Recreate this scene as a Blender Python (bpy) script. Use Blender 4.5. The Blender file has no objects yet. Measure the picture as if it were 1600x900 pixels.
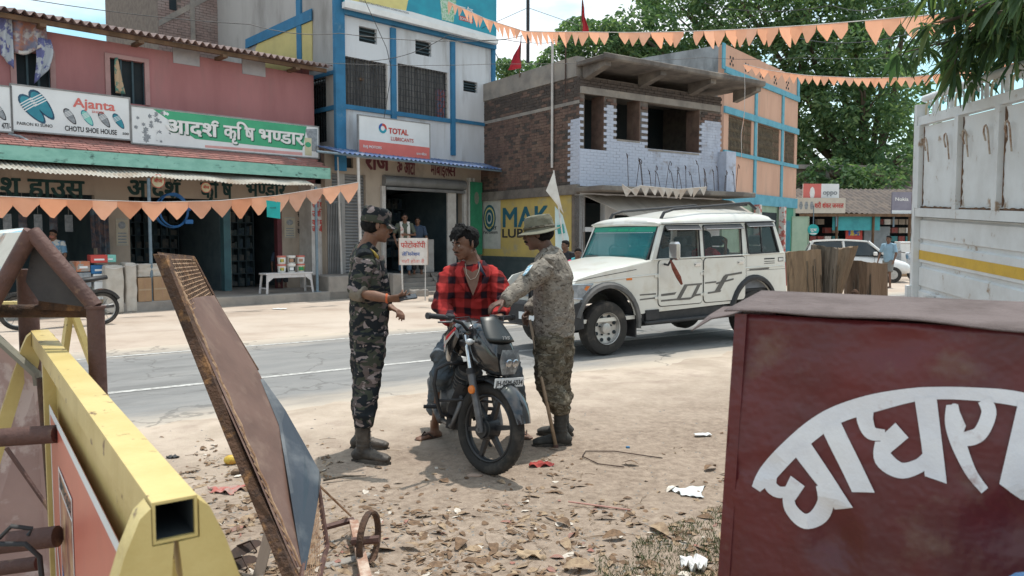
import bpy, bmesh, math, random
import numpy as np
from mathutils import Vector, Matrix, noise as mn
R=math.radians; PI=math.pi
random.seed(7)
S=bpy.context.scene; COL=S.collection

CAMZ=1.56; FOC=1200.0; PIT=math.atan(78/1200)
cam=bpy.data.cameras.new('camera'); cob=bpy.data.objects.new('camera',cam); COL.objects.link(cob)
cam.sensor_width=36; cam.lens=36*FOC/1600; cam.clip_end=3000; cam.clip_start=0.05
cob.location=(0,0,CAMZ); cob.rotation_euler=(R(90)-PIT,0,0); S.camera=cob
cam.dof.use_dof=True; cam.dof.focus_distance=6.2; cam.dof.aperture_fstop=9

SUN_EL=R(74); SUN_AZ=R(28)       # azimuth measured from +Y towards +X
W=bpy.data.worlds.new('World'); S.world=W; W.use_nodes=True
nt=W.node_tree; nt.nodes.clear()
def N(t,**k):
    n=nt.nodes.new(t)
    for a,b in k.items(): setattr(n,a,b)
    return n
out=N('ShaderNodeOutputWorld'); bg=N('ShaderNodeBackground'); sky=N('ShaderNodeTexSky')
sky.sky_type='NISHITA'; sky.sun_disc=False; sky.sun_elevation=SUN_EL; sky.sun_rotation=SUN_AZ; sky.dust_density=1.2; sky.air_density=1.0; sky.ozone_density=1.0
bg.inputs[1].default_value=0.15
tc=N('ShaderNodeTexCoord'); mp=N('ShaderNodeMapping'); mp.inputs['Scale'].default_value=(1,1,2.6)
nz=N('ShaderNodeTexNoise'); nz.inputs['Scale'].default_value=2.6; nz.inputs['Detail'].default_value=9; nz.inputs['Roughness'].default_value=.55
cr=N('ShaderNodeValToRGB'); cr.color_ramp.elements[0].position=.40; cr.color_ramp.elements[1].position=.60
mx=N('ShaderNodeMixRGB'); mx.inputs[2].default_value=(6.4,6.6,6.8,1)
cy=N('ShaderNodeMixRGB',blend_type='MULTIPLY'); cy.inputs[0].default_value=1; cy.inputs[2].default_value=(.95,1.18,1.0,1)
nt.links.new(tc.outputs['Generated'],mp.inputs[0]); nt.links.new(mp.outputs[0],nz.inputs['Vector']); nt.links.new(nz.outputs['Fac'],cr.inputs[0])
nt.links.new(sky.outputs[0],cy.inputs[1]); nt.links.new(cy.outputs[0],mx.inputs[1]); nt.links.new(cr.outputs[0],mx.inputs[0]); nt.links.new(mx.outputs[0],bg.inputs[0]); nt.links.new(bg.outputs[0],out.inputs[0])
sd=bpy.data.lights.new('sun','SUN'); sun=bpy.data.objects.new('sun',sd); COL.objects.link(sun)
sd.energy=2.8; sd.angle=R(1.0); sd.color=(1,.95,.87)
sv=Vector((math.cos(SUN_EL)*math.sin(SUN_AZ),math.cos(SUN_EL)*math.cos(SUN_AZ),math.sin(SUN_EL)))
sun.rotation_euler=(-sv).to_track_quat('-Z','Y').to_euler(); sun.location=(0,0,40)
S.view_settings.view_transform='Standard'; S.view_settings.look='None'; S.view_settings.gamma=1; S.view_settings.exposure=0.48
S.view_settings.use_curve_mapping=False

_c,_s=math.cos(PIT),math.sin(PIT)
def ray(px,py):
    a=(px-800)/FOC; b=-(py-450)/FOC
    return Vector((a,_c+b*_s,-_s+b*_c))
CAM=Vector((0,0,CAMZ))
def G(px,py,z=0.0):
    r=ray(px,py); k=(z-CAMZ)/r.z; return CAM+r*k
def D(px,py,d):
    r=ray(px,py); return CAM+r*(d/r.y)
class Frame:
    def __init__(s,O,ang):
        s.O=Vector((O[0],O[1],0)); s.a=ang; s.u=Vector((math.cos(ang),math.sin(ang),0)); s.n=Vector((-math.sin(ang),math.cos(ang),0))
    def hit(s,px,py,w=0):
        r=ray(px,py); o=s.O+s.n*w; k=(o-CAM).dot(s.n)/r.dot(s.n); p=CAM+r*k
        return ((p-s.O).dot(s.u),p.z)
    def x(s,px,w=0,py=372): return s.hit(px,py,w)[0]
    def z(s,px,py,w=0): return s.hit(px,py,w)[1]
    def r(s,xl,xr,yt,yb,w=0,at='l'):
        x0=s.x(xl,w,(yt+yb)/2); x1=s.x(xr,w,(yt+yb)/2); p=xl if at=='l' else xr
        return x0,x1,s.z(p,yb,w),s.z(p,yt,w)
    def P(s,x,y,z=0): return s.O+s.u*x+s.n*y+Vector((0,0,z))

MC={}
def mat(name,col,col2=None,scale=4,rough=.75,bump=.15,bscale=40,metal=0,mixpos=(.42,.62),col3=None,scale3=1.2,mix3=(.5,.7),detail=6,spec=.35,stretch=(1,1,1),alpha=None,trans=0,coat=0,emit=None,sss=0):
    if name in MC: return MC[name]
    m=bpy.data.materials.new(name); m.use_nodes=True; t=m.node_tree; L=t.links.new
    b=t.nodes['Principled BSDF']; b.inputs['Roughness'].default_value=rough; b.inputs['Metallic'].default_value=metal
    b.inputs['Specular IOR Level'].default_value=spec; b.inputs['Coat Weight'].default_value=coat; b.inputs['Coat Roughness'].default_value=.12
    if trans: b.inputs['Transmission Weight'].default_value=trans
    if alpha is not None: b.inputs['Alpha'].default_value=alpha
    if emit: b.inputs['Emission Color'].default_value=(*emit[:3],1); b.inputs['Emission Strength'].default_value=emit[3]
    if col2 is None: col2=tuple(c*.8 for c in col)
    tc=t.nodes.new('ShaderNodeTexCoord'); mp=t.nodes.new('ShaderNodeMapping'); mp.inputs['Scale'].default_value=stretch
    L(tc.outputs['Object'],mp.inputs[0])
    def nz(sc,d=detail):
        n=t.nodes.new('ShaderNodeTexNoise'); n.inputs['Scale'].default_value=sc; n.inputs['Detail'].default_value=d; n.inputs['Roughness'].default_value=.62; L(mp.outputs[0],n.inputs['Vector']); return n
    n1=nz(scale); r=t.nodes.new('ShaderNodeValToRGB'); r.color_ramp.elements[0].position=mixpos[0]; r.color_ramp.elements[1].position=mixpos[1]
    r.color_ramp.elements[0].color=(*col,1); r.color_ramp.elements[1].color=(*col2,1); L(n1.outputs['Fac'],r.inputs[0]); o=r.outputs[0]
    if col3:
        n3=nz(scale3); r3=t.nodes.new('ShaderNodeValToRGB'); r3.color_ramp.elements[0].position=mix3[0]; r3.color_ramp.elements[1].position=mix3[1]
        L(n3.outputs['Fac'],r3.inputs[0]); mm=t.nodes.new('ShaderNodeMixRGB'); mm.inputs[2].default_value=(*col3,1); L(r3.outputs[0],mm.inputs[0]); L(o,mm.inputs[1]); o=mm.outputs[0]
    L(o,b.inputs['Base Color'])
    if bump:
        n2=nz(bscale,3); bp=t.nodes.new('ShaderNodeBump'); bp.inputs['Strength'].default_value=bump; bp.inputs['Distance'].default_value=.02; L(n2.outputs['Fac'],bp.inputs['Height']); L(bp.outputs[0],b.inputs['Normal'])
    MC[name]=m; return m
def camo(name,cols,scale,stretch=(1,1,1),th=(.44,.5,.58),bump=.5):
    m=bpy.data.materials.new(name); m.use_nodes=True; t=m.node_tree; L=t.links.new; b=t.nodes['Principled BSDF']; b.inputs['Roughness'].default_value=.9; b.inputs['Specular IOR Level'].default_value=.15
    tc=t.nodes.new('ShaderNodeTexCoord'); o=None
    for i,c in enumerate(cols):
        if i==0: o=c; continue
        mp=t.nodes.new('ShaderNodeMapping'); mp.inputs['Scale'].default_value=stretch; mp.inputs['Location'].default_value=(i*7.3,i*3.1,i*5.7); mp.inputs['Rotation'].default_value=(0,.25*i-.3,.3*i)
        L(tc.outputs['Object'],mp.inputs[0]); n=t.nodes.new('ShaderNodeTexNoise'); n.inputs['Scale'].default_value=scale*(1+.15*i); n.inputs['Detail'].default_value=2.5; n.inputs['Distortion'].default_value=.7; L(mp.outputs[0],n.inputs['Vector'])
        r=t.nodes.new('ShaderNodeValToRGB'); r.color_ramp.elements[0].position=th[i-1]; r.color_ramp.elements[1].position=th[i-1]+.015; L(n.outputs['Fac'],r.inputs[0])
        mm=t.nodes.new('ShaderNodeMixRGB'); L(r.outputs[0],mm.inputs[0]); mm.inputs[2].default_value=(*c,1)
        if isinstance(o,tuple): mm.inputs[1].default_value=(*o,1)
        else: L(o,mm.inputs[1])
        o=mm.outputs[0]
    L(o,b.inputs['Base Color'])
    n2=t.nodes.new('ShaderNodeTexNoise'); n2.inputs['Scale'].default_value=26; n2.inputs['Detail'].default_value=4; L(tc.outputs['Object'],n2.inputs['Vector']); bp=t.nodes.new('ShaderNodeBump'); bp.inputs['Strength'].default_value=bump; bp.inputs['Distance'].default_value=.012; L(n2.outputs['Fac'],bp.inputs['Height']); L(bp.outputs[0],b.inputs['Normal'])
    return m
def plaid(name,red,dark,period=.085):
    m=bpy.data.materials.new(name); m.use_nodes=True; t=m.node_tree; L=t.links.new; b=t.nodes['Principled BSDF']; b.inputs['Roughness'].default_value=.9; b.inputs['Specular IOR Level'].default_value=.15
    tc=t.nodes.new('ShaderNodeTexCoord'); sp=t.nodes.new('ShaderNodeSeparateXYZ'); 
    nz=t.nodes.new('ShaderNodeTexNoise'); nz.inputs['Scale'].default_value=5; L(tc.outputs['Object'],nz.inputs['Vector'])
    va=t.nodes.new('ShaderNodeVectorMath'); va.operation='MULTIPLY_ADD'; va.inputs[1].default_value=(.06,.06,.06); L(nz.outputs['Color'],va.inputs[0]); L(tc.outputs['Object'],va.inputs[2]); L(va.outputs[0],sp.inputs[0])
    outs=[]
    for ax in ('X','Z'):
        mu=t.nodes.new('ShaderNodeMath'); mu.operation='MULTIPLY'; mu.inputs[1].default_value=2*PI/period; L(sp.outputs[ax],mu.inputs[0])
        si=t.nodes.new('ShaderNodeMath'); si.operation='SINE'; L(mu.outputs[0],si.inputs[0])
        r=t.nodes.new('ShaderNodeMapRange'); r.inputs['From Min'].default_value=-.05; r.inputs['From Max'].default_value=.45; L(si.outputs[0],r.inputs['Value']); outs.append(r.outputs[0])
    a=t.nodes.new('ShaderNodeMath'); a.operation='ADD'; L(outs[0],a.inputs[0]); L(outs[1],a.inputs[1])
    r=t.nodes.new('ShaderNodeValToRGB'); r.color_ramp.elements[0].position=0.15; r.color_ramp.elements[0].color=(*red,1); r.color_ramp.elements[1].position=.95; r.color_ramp.elements[1].color=(*dark,1)
    e=r.color_ramp.elements.new(.5); e.color=(red[0]*.5,red[1]*.6,red[2]*.6,1)
    h=t.nodes.new('ShaderNodeMath'); h.operation='MULTIPLY'; h.inputs[1].default_value=.5; L(a.outputs[0],h.inputs[0]); L(h.outputs[0],r.inputs[0]); L(r.outputs[0],b.inputs['Base Color'])
    return m

class MB:
    def __init__(s): s.v=[]; s.f=[]; s.mi=[]; s.cur=0
    def add(s,vs,fs,M=None):
        o=len(s.v)
        if M is not None: vs=[M@Vector(v) for v in vs]
        s.v.extend(tuple(v) for v in vs); s.f.extend(tuple(i+o for i in f) for f in fs); s.mi.extend([s.cur]*len(fs)); return s
    def box(s,x0,x1,y0,y1,z0,z1,M=None,bev=0):
        if bev:
            b=min(bev,abs(x1-x0)*.45,abs(y1-y0)*.45,abs(z1-z0)*.45)
            X=(x0,x1);Y=(y0,y1);Z=(z0,z1);vs=[];
            sg=(1,-1)
            idx={}
            for i in (0,1):
                for j in (0,1):
                    for k in (0,1):
                        for a in range(3):
                            v=[X[i]+sg[i]*b,Y[j]+sg[j]*b,Z[k]+sg[k]*b]; v[a]=(X[i],Y[j],Z[k])[a]; idx[(i,j,k,a)]=len(vs); vs.append(v)
            fs=[]
            q=[(0,0),(1,0),(1,1),(0,1)]
            for a in range(3):
                for e in (0,1):
                    f=[]
                    for (p,r) in q:
                        c=[p,r]; c.insert(a,e); f.append(idx[(*c,a)])
                    if (e==0)!=(a==1): f=f[::-1]
                    fs.append(tuple(f))
            for a in range(3):
                o1,o2=[c for c in range(3) if c!=a]
                for p in (0,1):
                    for r in (0,1):
                        c0=[0,0,0];c1=[0,0,0];c0[a]=0;c1[a]=1;c0[o1]=c1[o1]=p;c0[o2]=c1[o2]=r
                        fs.append((idx[(*c0,o1)],idx[(*c1,o1)],idx[(*c1,o2)],idx[(*c0,o2)]))
            for i in (0,1):
                for j in (0,1):
                    for k in (0,1): fs.append((idx[(i,j,k,0)],idx[(i,j,k,1)],idx[(i,j,k,2)]))
            return s.add(vs,fs,M)
        vs=[(x0,y0,z0),(x1,y0,z0),(x1,y1,z0),(x0,y1,z0),(x0,y0,z1),(x1,y0,z1),(x1,y1,z1),(x0,y1,z1)]
        return s.add(vs,[(0,3,2,1),(4,5,6,7),(0,1,5,4),(1,2,6,5),(2,3,7,6),(3,0,4,7)],M)
    def prism(s,pts,y0,y1,M=None,axis='y'):
        n=len(pts)
        def m3(p,t): return {'y':(p[0],t,p[1]),'x':(t,p[0],p[1]),'z':(p[0],p[1],t)}[axis]
        vs=[m3(p,y0) for p in pts]+[m3(p,y1) for p in pts]
        fs=[tuple(range(n)),tuple(range(2*n-1,n-1,-1))]+[(i,(i+1)%n,n+(i+1)%n,n+i) for i in range(n)]
        return s.add(vs,fs,M)
    def tube(s,pts,rad,n=8,cap=True,M=None,flat=1.0,up=None):
        pts=[Vector(p) for p in pts]; k=len(pts)
        if not hasattr(rad,'__len__'): rad=[rad]*k
        vs=[];pu=None
        for i,p in enumerate(pts):
            d=(pts[min(i+1,k-1)]-pts[max(i-1,0)])
            if d.length<1e-9: d=Vector((0,0,1))
            d.normalize()
            if pu is None:
                r=Vector(up) if up else (Vector((0,0,1)) if abs(d.z)<.9 else Vector((1,0,0)))
            else: r=pu
            a=r-d*r.dot(d)
            if a.length<1e-6: a=d.orthogonal()
            a.normalize(); b=d.cross(a); pu=a
            rr=rad[i]; ra,rb=(rr if hasattr(rr,'__len__') else (rr,rr*flat))
            for j in range(n):
                t=2*PI*j/n; vs.append(p+a*math.cos(t)*ra+b*math.sin(t)*rb)
        fs=[]
        for i in range(k-1):
            for j in range(n):
                j2=(j+1)%n; fs.append((i*n+j,i*n+j2,(i+1)*n+j2,(i+1)*n+j))
        if cap: fs+= [tuple(range(n-1,-1,-1)),tuple((k-1)*n+j for j in range(n))]
        return s.add(vs,fs,M)
    def ell(s,c,r,n=12,m=8,M=None,rot=None):
        vs=[];fs=[]; Mr=rot.to_matrix() if rot else None
        def q(v):
            v=Vector((v[0]*r[0],v[1]*r[1],v[2]*r[2]))
            if Mr: v=Mr@v
            return v+Vector(c)
        for i in range(1,m):
            t=PI*i/m
            for j in range(n):
                p=2*PI*j/n; vs.append(q((math.sin(t)*math.cos(p),math.sin(t)*math.sin(p),math.cos(t))))
        vs+=[q((0,0,1)),q((0,0,-1))]; T=len(vs)-2
        for i in range(m-2):
            for j in range(n): fs.append((i*n+j,(i+1)*n+j,(i+1)*n+(j+1)%n,i*n+(j+1)%n))
        for j in range(n): fs.append((T,j,(j+1)%n)); fs.append((T+1,(m-2)*n+(j+1)%n,(m-2)*n+j))
        return s.add(vs,fs,M)
    def lathe(s,prof,n=16,M=None,axis='z',cap=True):
        vs=[];fs=[];k=len(prof)
        for (r,h) in prof:
            for j in range(n):
                t=2*PI*j/n; a,b=r*math.cos(t),r*math.sin(t)
                vs.append({'z':(a,b,h),'y':(a,h,b),'x':(h,a,b)}[axis])
        for i in range(k-1):
            for j in range(n): fs.append((i*n+j,i*n+(j+1)%n,(i+1)*n+(j+1)%n,(i+1)*n+j))
        if cap and prof[0][0]>1e-6: fs.append(tuple(range(n-1,-1,-1)))
        if cap and prof[-1][0]>1e-6: fs.append(tuple((k-1)*n+j for j in range(n)))
        return s.add(vs,fs,M)
    def ring(s,R0,r,n=20,m=8,M=None,axis='y',sq=1.0,a0=0,a1=2*PI):
        vs=[];fs=[];full=abs(a1-a0-2*PI)<1e-6;K=n if full else n+1
        for i in range(K):
            t=a0+(a1-a0)*i/n
            for j in range(m):
                p=2*PI*j/m; rr=R0+r*math.cos(p); h=r*sq*math.sin(p)
                a,b=rr*math.cos(t),rr*math.sin(t)
                vs.append({'y':(a,h,b),'z':(a,b,h),'x':(h,a,b)}[axis])
        for i in range(n):
            i2=(i+1)%K
            for j in range(m): fs.append((i*m+j,i2*m+j,i2*m+(j+1)%m,i*m+(j+1)%m))
        return s.add(vs,fs,M)
    def quad(s,a,b,c,d,M=None): return s.add([a,b,c,d],[(0,1,2,3)],M)
    def grid(s,fn,nu,nv,M=None,thick=None):
        vs=[fn(i/nu,j/nv) for j in range(nv+1) for i in range(nu+1)]
        fs=[(j*(nu+1)+i,j*(nu+1)+i+1,(j+1)*(nu+1)+i+1,(j+1)*(nu+1)+i) for j in range(nv) for i in range(nu)]
        if thick is not None:
            T=Vector(thick); n=len(vs); vs=vs+[tuple(Vector(v)+T) for v in vs]; fs2=[tuple(i+n for i in f[::-1]) for f in fs]
            bd=[i for i in range(nu+1)]+[j*(nu+1)+nu for j in range(1,nv+1)]+[nv*(nu+1)+i for i in range(nu-1,-1,-1)]+[j*(nu+1) for j in range(nv-1,0,-1)]
            sd=[(bd[k],bd[(k+1)%len(bd)],bd[(k+1)%len(bd)]+n,bd[k]+n) for k in range(len(bd))]
            fs=fs+fs2+sd
        return s.add(vs,fs,M)
    def mesh(s,name,mats,smooth=False,recalc=True):
        me=bpy.data.meshes.new(name); me.from_pydata(s.v,[],s.f)
        if not isinstance(mats,(list,tuple)): mats=[mats]
        for m in mats: me.materials.append(m)
        if len(mats)>1: me.polygons.foreach_set('material_index',s.mi)
        if recalc and len(s.f)<60000:
            bm=bmesh.new(); bm.from_mesh(me); bmesh.ops.recalc_face_normals(bm,faces=bm.faces); bm.to_mesh(me); bm.free()
        if smooth:
            me.polygons.foreach_set('use_smooth',[True]*len(me.polygons))
            if smooth!='all':
                try: me.set_sharp_from_angle(angle=R(smooth if smooth>1 else 35))
                except Exception: pass
        me.update(); return me
    def build(s,name,mats,parent=None,smooth=False,label=None,kind=None,loc=None,rot=None,recalc=True):
        o=bpy.data.objects.new(name,s.mesh(name,mats,smooth,recalc)); COL.objects.link(o)
        if parent: o.parent=parent
        if loc is not None: o.location=loc
        if rot is not None: o.rotation_euler=rot
        if label: o['label']=label
        if kind: o['kind']=kind
        return o
def thing(name,label,cat,loc=(0,0,0),rz=0,group=None,rot=None):
    o=bpy.data.objects.new(name,None); COL.objects.link(o); o.location=loc; o.rotation_euler=rot if rot else (0,0,rz); o['label']=label; o['category']=cat; o.empty_display_size=.2
    if group: o['group']=group
    return o
def tag(o,label,cat,group=None,kind=None):
    o['label']=label; o['category']=cat
    if group: o['group']=group
    if kind: o['kind']=kind
    return o
def structure(o): o['kind']='structure'; return o
def part(name,m,parent,fn,smooth=False,**k):
    b=MB(); fn(b); return b.build(name,m,parent,smooth,**k)
def dup(root,loc=None,rot=None,label=None,parent=None):
    c=root.copy(); COL.objects.link(c)
    if parent is not None: c.parent=parent
    if loc is not None: c.location=loc
    if rot is not None: c.rotation_euler=rot
    if label: c['label']=label
    for ch in list(root.children):
        d=ch.copy(); COL.objects.link(d); d.parent=c
        for g in ch.children:
            e=g.copy(); COL.objects.link(e); e.parent=d
    return c
def share(o,parent,loc=(0,0,0),rot=(0,0,0),sc=None):
    c=o.copy(); COL.objects.link(c); c.parent=parent; c.location=loc; c.rotation_euler=rot
    if sc: c.scale=sc
    return c

_g={}
_tc=bpy.data.curves.new('lettering','FONT'); _tc.resolution_u=3; _to=bpy.data.objects.new('lettering',_tc)
def glyph(ch,bold):
    k=(ch,bold)
    if k in _g: return _g[k]
    def ev(st,off):
        _tc.body=st; _tc.offset=off
        dg=bpy.context.evaluated_depsgraph_get(); dg.update(); me=bpy.data.meshes.new_from_object(_to.evaluated_get(dg))
        r=([tuple(v.co) for v in me.vertices],[tuple(p.vertices) for p in me.polygons]); bpy.data.meshes.remove(me); return r
    v,f=ev(ch,bold); a,_=ev(ch+'I',0); b,_=ev('I',0); c,_=ev(ch,0)
    adv=max(p[0] for p in a)-max(p[0] for p in b)
    _g[k]=(v,f,adv); return _g[k]
COL.objects.link(_to)
def layout(txt,bold=.0,half=.62):
    x=0;out=[];z=0;last=0
    i=0
    while i<len(txt):
        c=txt[i]
        if c==' ': x+=.3; i+=1; continue
        if c=='^':   # reph hook over previous letter
            pts=[]; cx=last+.02
            arc=[(cx-.02+.12*math.cos(t),.66+.12*math.sin(t)) for t in [PI*.05+PI*.95*k/7 for k in range(8)]]
            w=.03+bold*.7; v=[];f=[]
            for k,(a,b) in enumerate(arc):
                t=PI*.05+PI*.95*k/7; v+= [(a+w*math.cos(t),b+w*math.sin(t),0),(a-w*math.cos(t),b-w*math.sin(t),0)]
            f=[(2*k,2*k+1,2*k+3,2*k+2) for k in range(7)]; out.append((v,f,1)); i+=1; continue
        hf=False
        if c=='~': hf=True; i+=1; c=txt[i]
        v,f,adv=glyph(c,0)
        if hf:
            cut=adv*half; v=[(min(p[0],cut),p[1],0) for p in v]; adv=cut+.0
        bo=[(0,0)] if bold<.012 else [(-.5,-.5),(.5,.5),(.5,-.5),(-.5,.5)] if bold<.034 else [(-.5,-.5),(.5,.5),(.5,-.5),(-.5,.5),(0,0),(-.6,0),(.6,0)]
        for q_,(dx,dy) in enumerate(bo): out.append(([(p[0]+x+dx*bold*1.4,p[1]+dy*bold*1.1,0) for p in v],f,z+3*q_))
        z=(z+1)%3
        x+=adv; last=x-.08 if adv>.05 else last; i+=1
    return out,x
def text(mb,txt,x0,z0,h=None,w=None,y=-.01,bold=.0,thick=0,M=None,shear=0,step=.0006,fit='w'):
    """letters standing in the local x-z plane facing -y; h = cap height scale (font size), w = total width"""
    g,tw=layout(txt,bold); 
    sz=h/.72 if h else (w/max(tw,.01)); sx=(w/tw if w else sz)
    for v,f,zi in g:
        mb.add([(x0+p[0]*sx+shear*p[1]*sz, y-zi*step, z0+p[1]*sz) for p in v],f,M)
    return tw*sx
RA=math.atan2(.568,.823); RU=Vector((.823,.568,0)); RN=Vector((-.568,.823,0))   # road direction and its normal
def rd(s,t,z=0): return RU*s+RN*t+Vector((0,0,z))
M_dirt=mat('sandy_dirt',(.44,.345,.265),(.36,.275,.205),scale=.9,rough=.95,bump=.5,bscale=38,col3=(.52,.43,.345),scale3=.35,mix3=(.45,.7),detail=10)
def ground_mat():
    m=mat('verge_dirt',(.49,.405,.33),(.385,.315,.25),scale=1.6,rough=.96,bump=.6,bscale=55,detail=12,col3=(.33,.26,.21),scale3=2.6,mix3=(.5,.72))
    t=m.node_tree; L=t.links.new; b=t.nodes['Principled BSDF']; old=b.inputs['Base Color'].links[0].from_socket
    tc=t.nodes.new('ShaderNodeTexCoord'); sp=t.nodes.new('ShaderNodeSeparateXYZ'); L(tc.outputs['Object'],sp.inputs[0])
    n=t.nodes.new('ShaderNodeTexNoise'); n.inputs['Scale'].default_value=1.7; n.inputs['Detail'].default_value=8; L(tc.outputs['Object'],n.inputs['Vector'])
    a=t.nodes.new('ShaderNodeMath'); a.operation='MULTIPLY_ADD'; a.inputs[1].default_value=2.4; L(n.outputs['Fac'],a.inputs[0]); L(sp.outputs['Y'],a.inputs[2])
    r=t.nodes.new('ShaderNodeMapRange'); r.inputs['From Min'].default_value=7.6; r.inputs['From Max'].default_value=5.6; L(a.outputs[0],r.inputs['Value'])
    n2=t.nodes.new('ShaderNodeTexNoise'); n2.inputs['Scale'].default_value=14; n2.inputs['Detail'].default_value=10; n2.inputs['Roughness'].default_value=.75; L(tc.outputs['Object'],n2.inputs['Vector'])
    r2=t.nodes.new('ShaderNodeValToRGB'); r2.color_ramp.elements[0].position=.35; r2.color_ramp.elements[0].color=(.13,.09,.065,1); r2.color_ramp.elements[1].position=.66; r2.color_ramp.elements[1].color=(.35,.275,.215,1); L(n2.outputs['Fac'],r2.inputs[0])
    mm=t.nodes.new('ShaderNodeMixRGB'); mf=t.nodes.new('ShaderNodeMath'); mf.operation='MULTIPLY'; mf.inputs[1].default_value=.8; L(r.outputs[0],mf.inputs[0]); L(mf.outputs[0],mm.inputs[0]); L(old,mm.inputs[1]); L(r2.outputs[0],mm.inputs[2]); L(mm.outputs[0],b.inputs['Base Color'])
    return m
M_verge=ground_mat()
def road_mat():
    m=mat('asphalt',(.205,.203,.20),(.245,.24,.233),scale=3,rough=.88,bump=.4,bscale=90,detail=12,col3=(.15,.148,.145),scale3=1.6,mix3=(.5,.66),stretch=(.3,1,1))
    t=m.node_tree; L=t.links.new; b=t.nodes['Principled BSDF']; old=b.inputs['Base Color'].links[0].from_socket
    tc=t.nodes.new('ShaderNodeTexCoord'); sp=t.nodes.new('ShaderNodeSeparateXYZ'); L(tc.outputs['Object'],sp.inputs[0])
    n=t.nodes.new('ShaderNodeTexNoise'); n.inputs['Scale'].default_value=1.3; n.inputs['Detail'].default_value=9; n.inputs['Roughness'].default_value=.7; mp=t.nodes.new('ShaderNodeMapping'); mp.inputs['Scale'].default_value=(.35,1,1); L(tc.outputs['Object'],mp.inputs[0]); L(mp.outputs[0],n.inputs['Vector'])
    ds=[]
    for (a0,a1) in ((7.55,6.75),(10.9,11.9)):
        a=t.nodes.new('ShaderNodeMath'); a.operation='MULTIPLY_ADD'; a.inputs[1].default_value=1.6 if a0<9 else -1.6; L(n.outputs['Fac'],a.inputs[0]); 
        q=t.nodes.new('ShaderNodeMath'); q.operation='ADD'; q.inputs[1].default_value=-.8 if a0<9 else .8; L(sp.outputs['Y'],q.inputs[0]); L(q.outputs[0],a.inputs[2])
        r=t.nodes.new('ShaderNodeMapRange'); r.inputs['From Min'].default_value=a0; r.inputs['From Max'].default_value=a1; L(a.outputs[0],r.inputs['Value']); ds.append(r.outputs[0])
    mxn=t.nodes.new('ShaderNodeMath'); mxn.operation='MAXIMUM'; L(ds[0],mxn.inputs[0]); L(ds[1],mxn.inputs[1])
    mf=t.nodes.new('ShaderNodeMath'); mf.operation='MULTIPLY'; mf.inputs[1].default_value=.92; L(mxn.outputs[0],mf.inputs[0])
    mm=t.nodes.new('ShaderNodeMixRGB'); mm.inputs[2].default_value=(.50,.425,.345,1); L(mf.outputs[0],mm.inputs[0]); L(old,mm.inputs[1]); 
    vo=t.nodes.new('ShaderNodeTexVoronoi'); vo.feature='DISTANCE_TO_EDGE'; vo.inputs['Scale'].default_value=.55
    n5=t.nodes.new('ShaderNodeTexNoise'); n5.inputs['Scale'].default_value=2.2; n5.inputs['Detail'].default_value=5; L(tc.outputs['Object'],n5.inputs['Vector'])
    va=t.nodes.new('ShaderNodeVectorMath'); va.operation='MULTIPLY_ADD'; va.inputs[1].default_value=(.8,.8,.8); L(n5.outputs['Color'],va.inputs[0]); L(tc.outputs['Object'],va.inputs[2]); L(va.outputs[0],vo.inputs['Vector'])
    rc=t.nodes.new('ShaderNodeMapRange'); rc.inputs['From Min'].default_value=.004; rc.inputs['From Max'].default_value=.012; rc.inputs['To Min'].default_value=.5; rc.inputs['To Max'].default_value=0; L(vo.outputs['Distance'],rc.inputs['Value'])
    m2=t.nodes.new('ShaderNodeMixRGB'); m2.inputs[2].default_value=(.10,.095,.09,1); L(rc.outputs[0],m2.inputs[0]); L(mm.outputs[0],m2.inputs[1]); L(m2.outputs[0],b.inputs['Base Color'])
    return m
M_road=road_mat()
b=MB(); b.quad((-400,-400,-.06),(400,-400,-.06),(400,400,-.06),(-400,400,-.06)); structure(b.build('ground',M_dirt))
b=MB(); b.grid(lambda u,v:(-60+260*u,5.6+6.9*v,0),60,8); o=structure(b.build('road',M_road,rot=(0,0,RA)))
M_line=mat('worn_road_paint',(.50,.495,.475),(.30,.29,.275),scale=14,rough=.8,bump=.2,bscale=120,mixpos=(.45,.6),detail=10)
for nm,t,w in (('road_line',8.60,.10),('road_line',11.22,.09)):
    b=MB(); b.grid(lambda u,v:(-30+150*u,t-w/2+w*v,.004),60,1); structure(b.build(nm,M_line,rot=(0,0,RA)))
def fb(x,y,o=4): 
    s=0;a=1
    for i in range(o): s+=a*mn.noise(Vector((x,y,3.3*i))); x*=2.1;y*=2.1;a*=.5
    return s
def sstep(a,b,x): x=min(1,max(0,(x-a)/(b-a))); return x*x*(3-2*x)
b=MB()
def nv(u,v):
    s=-8+24*u; t=-3+10.9*v; e=7.0+.45*fb(s*.5,7)
    return (s,t,.002+.007*fb(s*2.2,t*2.2,5)+.012*fb(s*.4,t*.4,2)-.05*sstep(e-.35,e+.4,t)+.004)
b.grid(nv,300,200); structure(b.build('dirt_verge',M_verge,smooth='all',rot=(0,0,RA),recalc=False))
b=MB()
def fv(u,v):
    s=-14+90*u; t=11.0+9*v*v+6*v; e=11.75+.3*fb(s*.4,3)
    return (s,t,.004+.012*fb(s*1.1,t*1.1,4)-.06*(1-sstep(e-.3,e+.25,t)))
M_far=mat('far_dirt',(.45,.37,.305),(.37,.295,.24),scale=.8,rough=.95,bump=.5,bscale=30,detail=10,col3=(.52,.45,.385),scale3=.3,mix3=(.45,.65))
b.grid(fv,220,50); structure(b.build('dirt_shoulder',M_far,smooth='all',rot=(0,0,RA),recalc=False))

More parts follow.
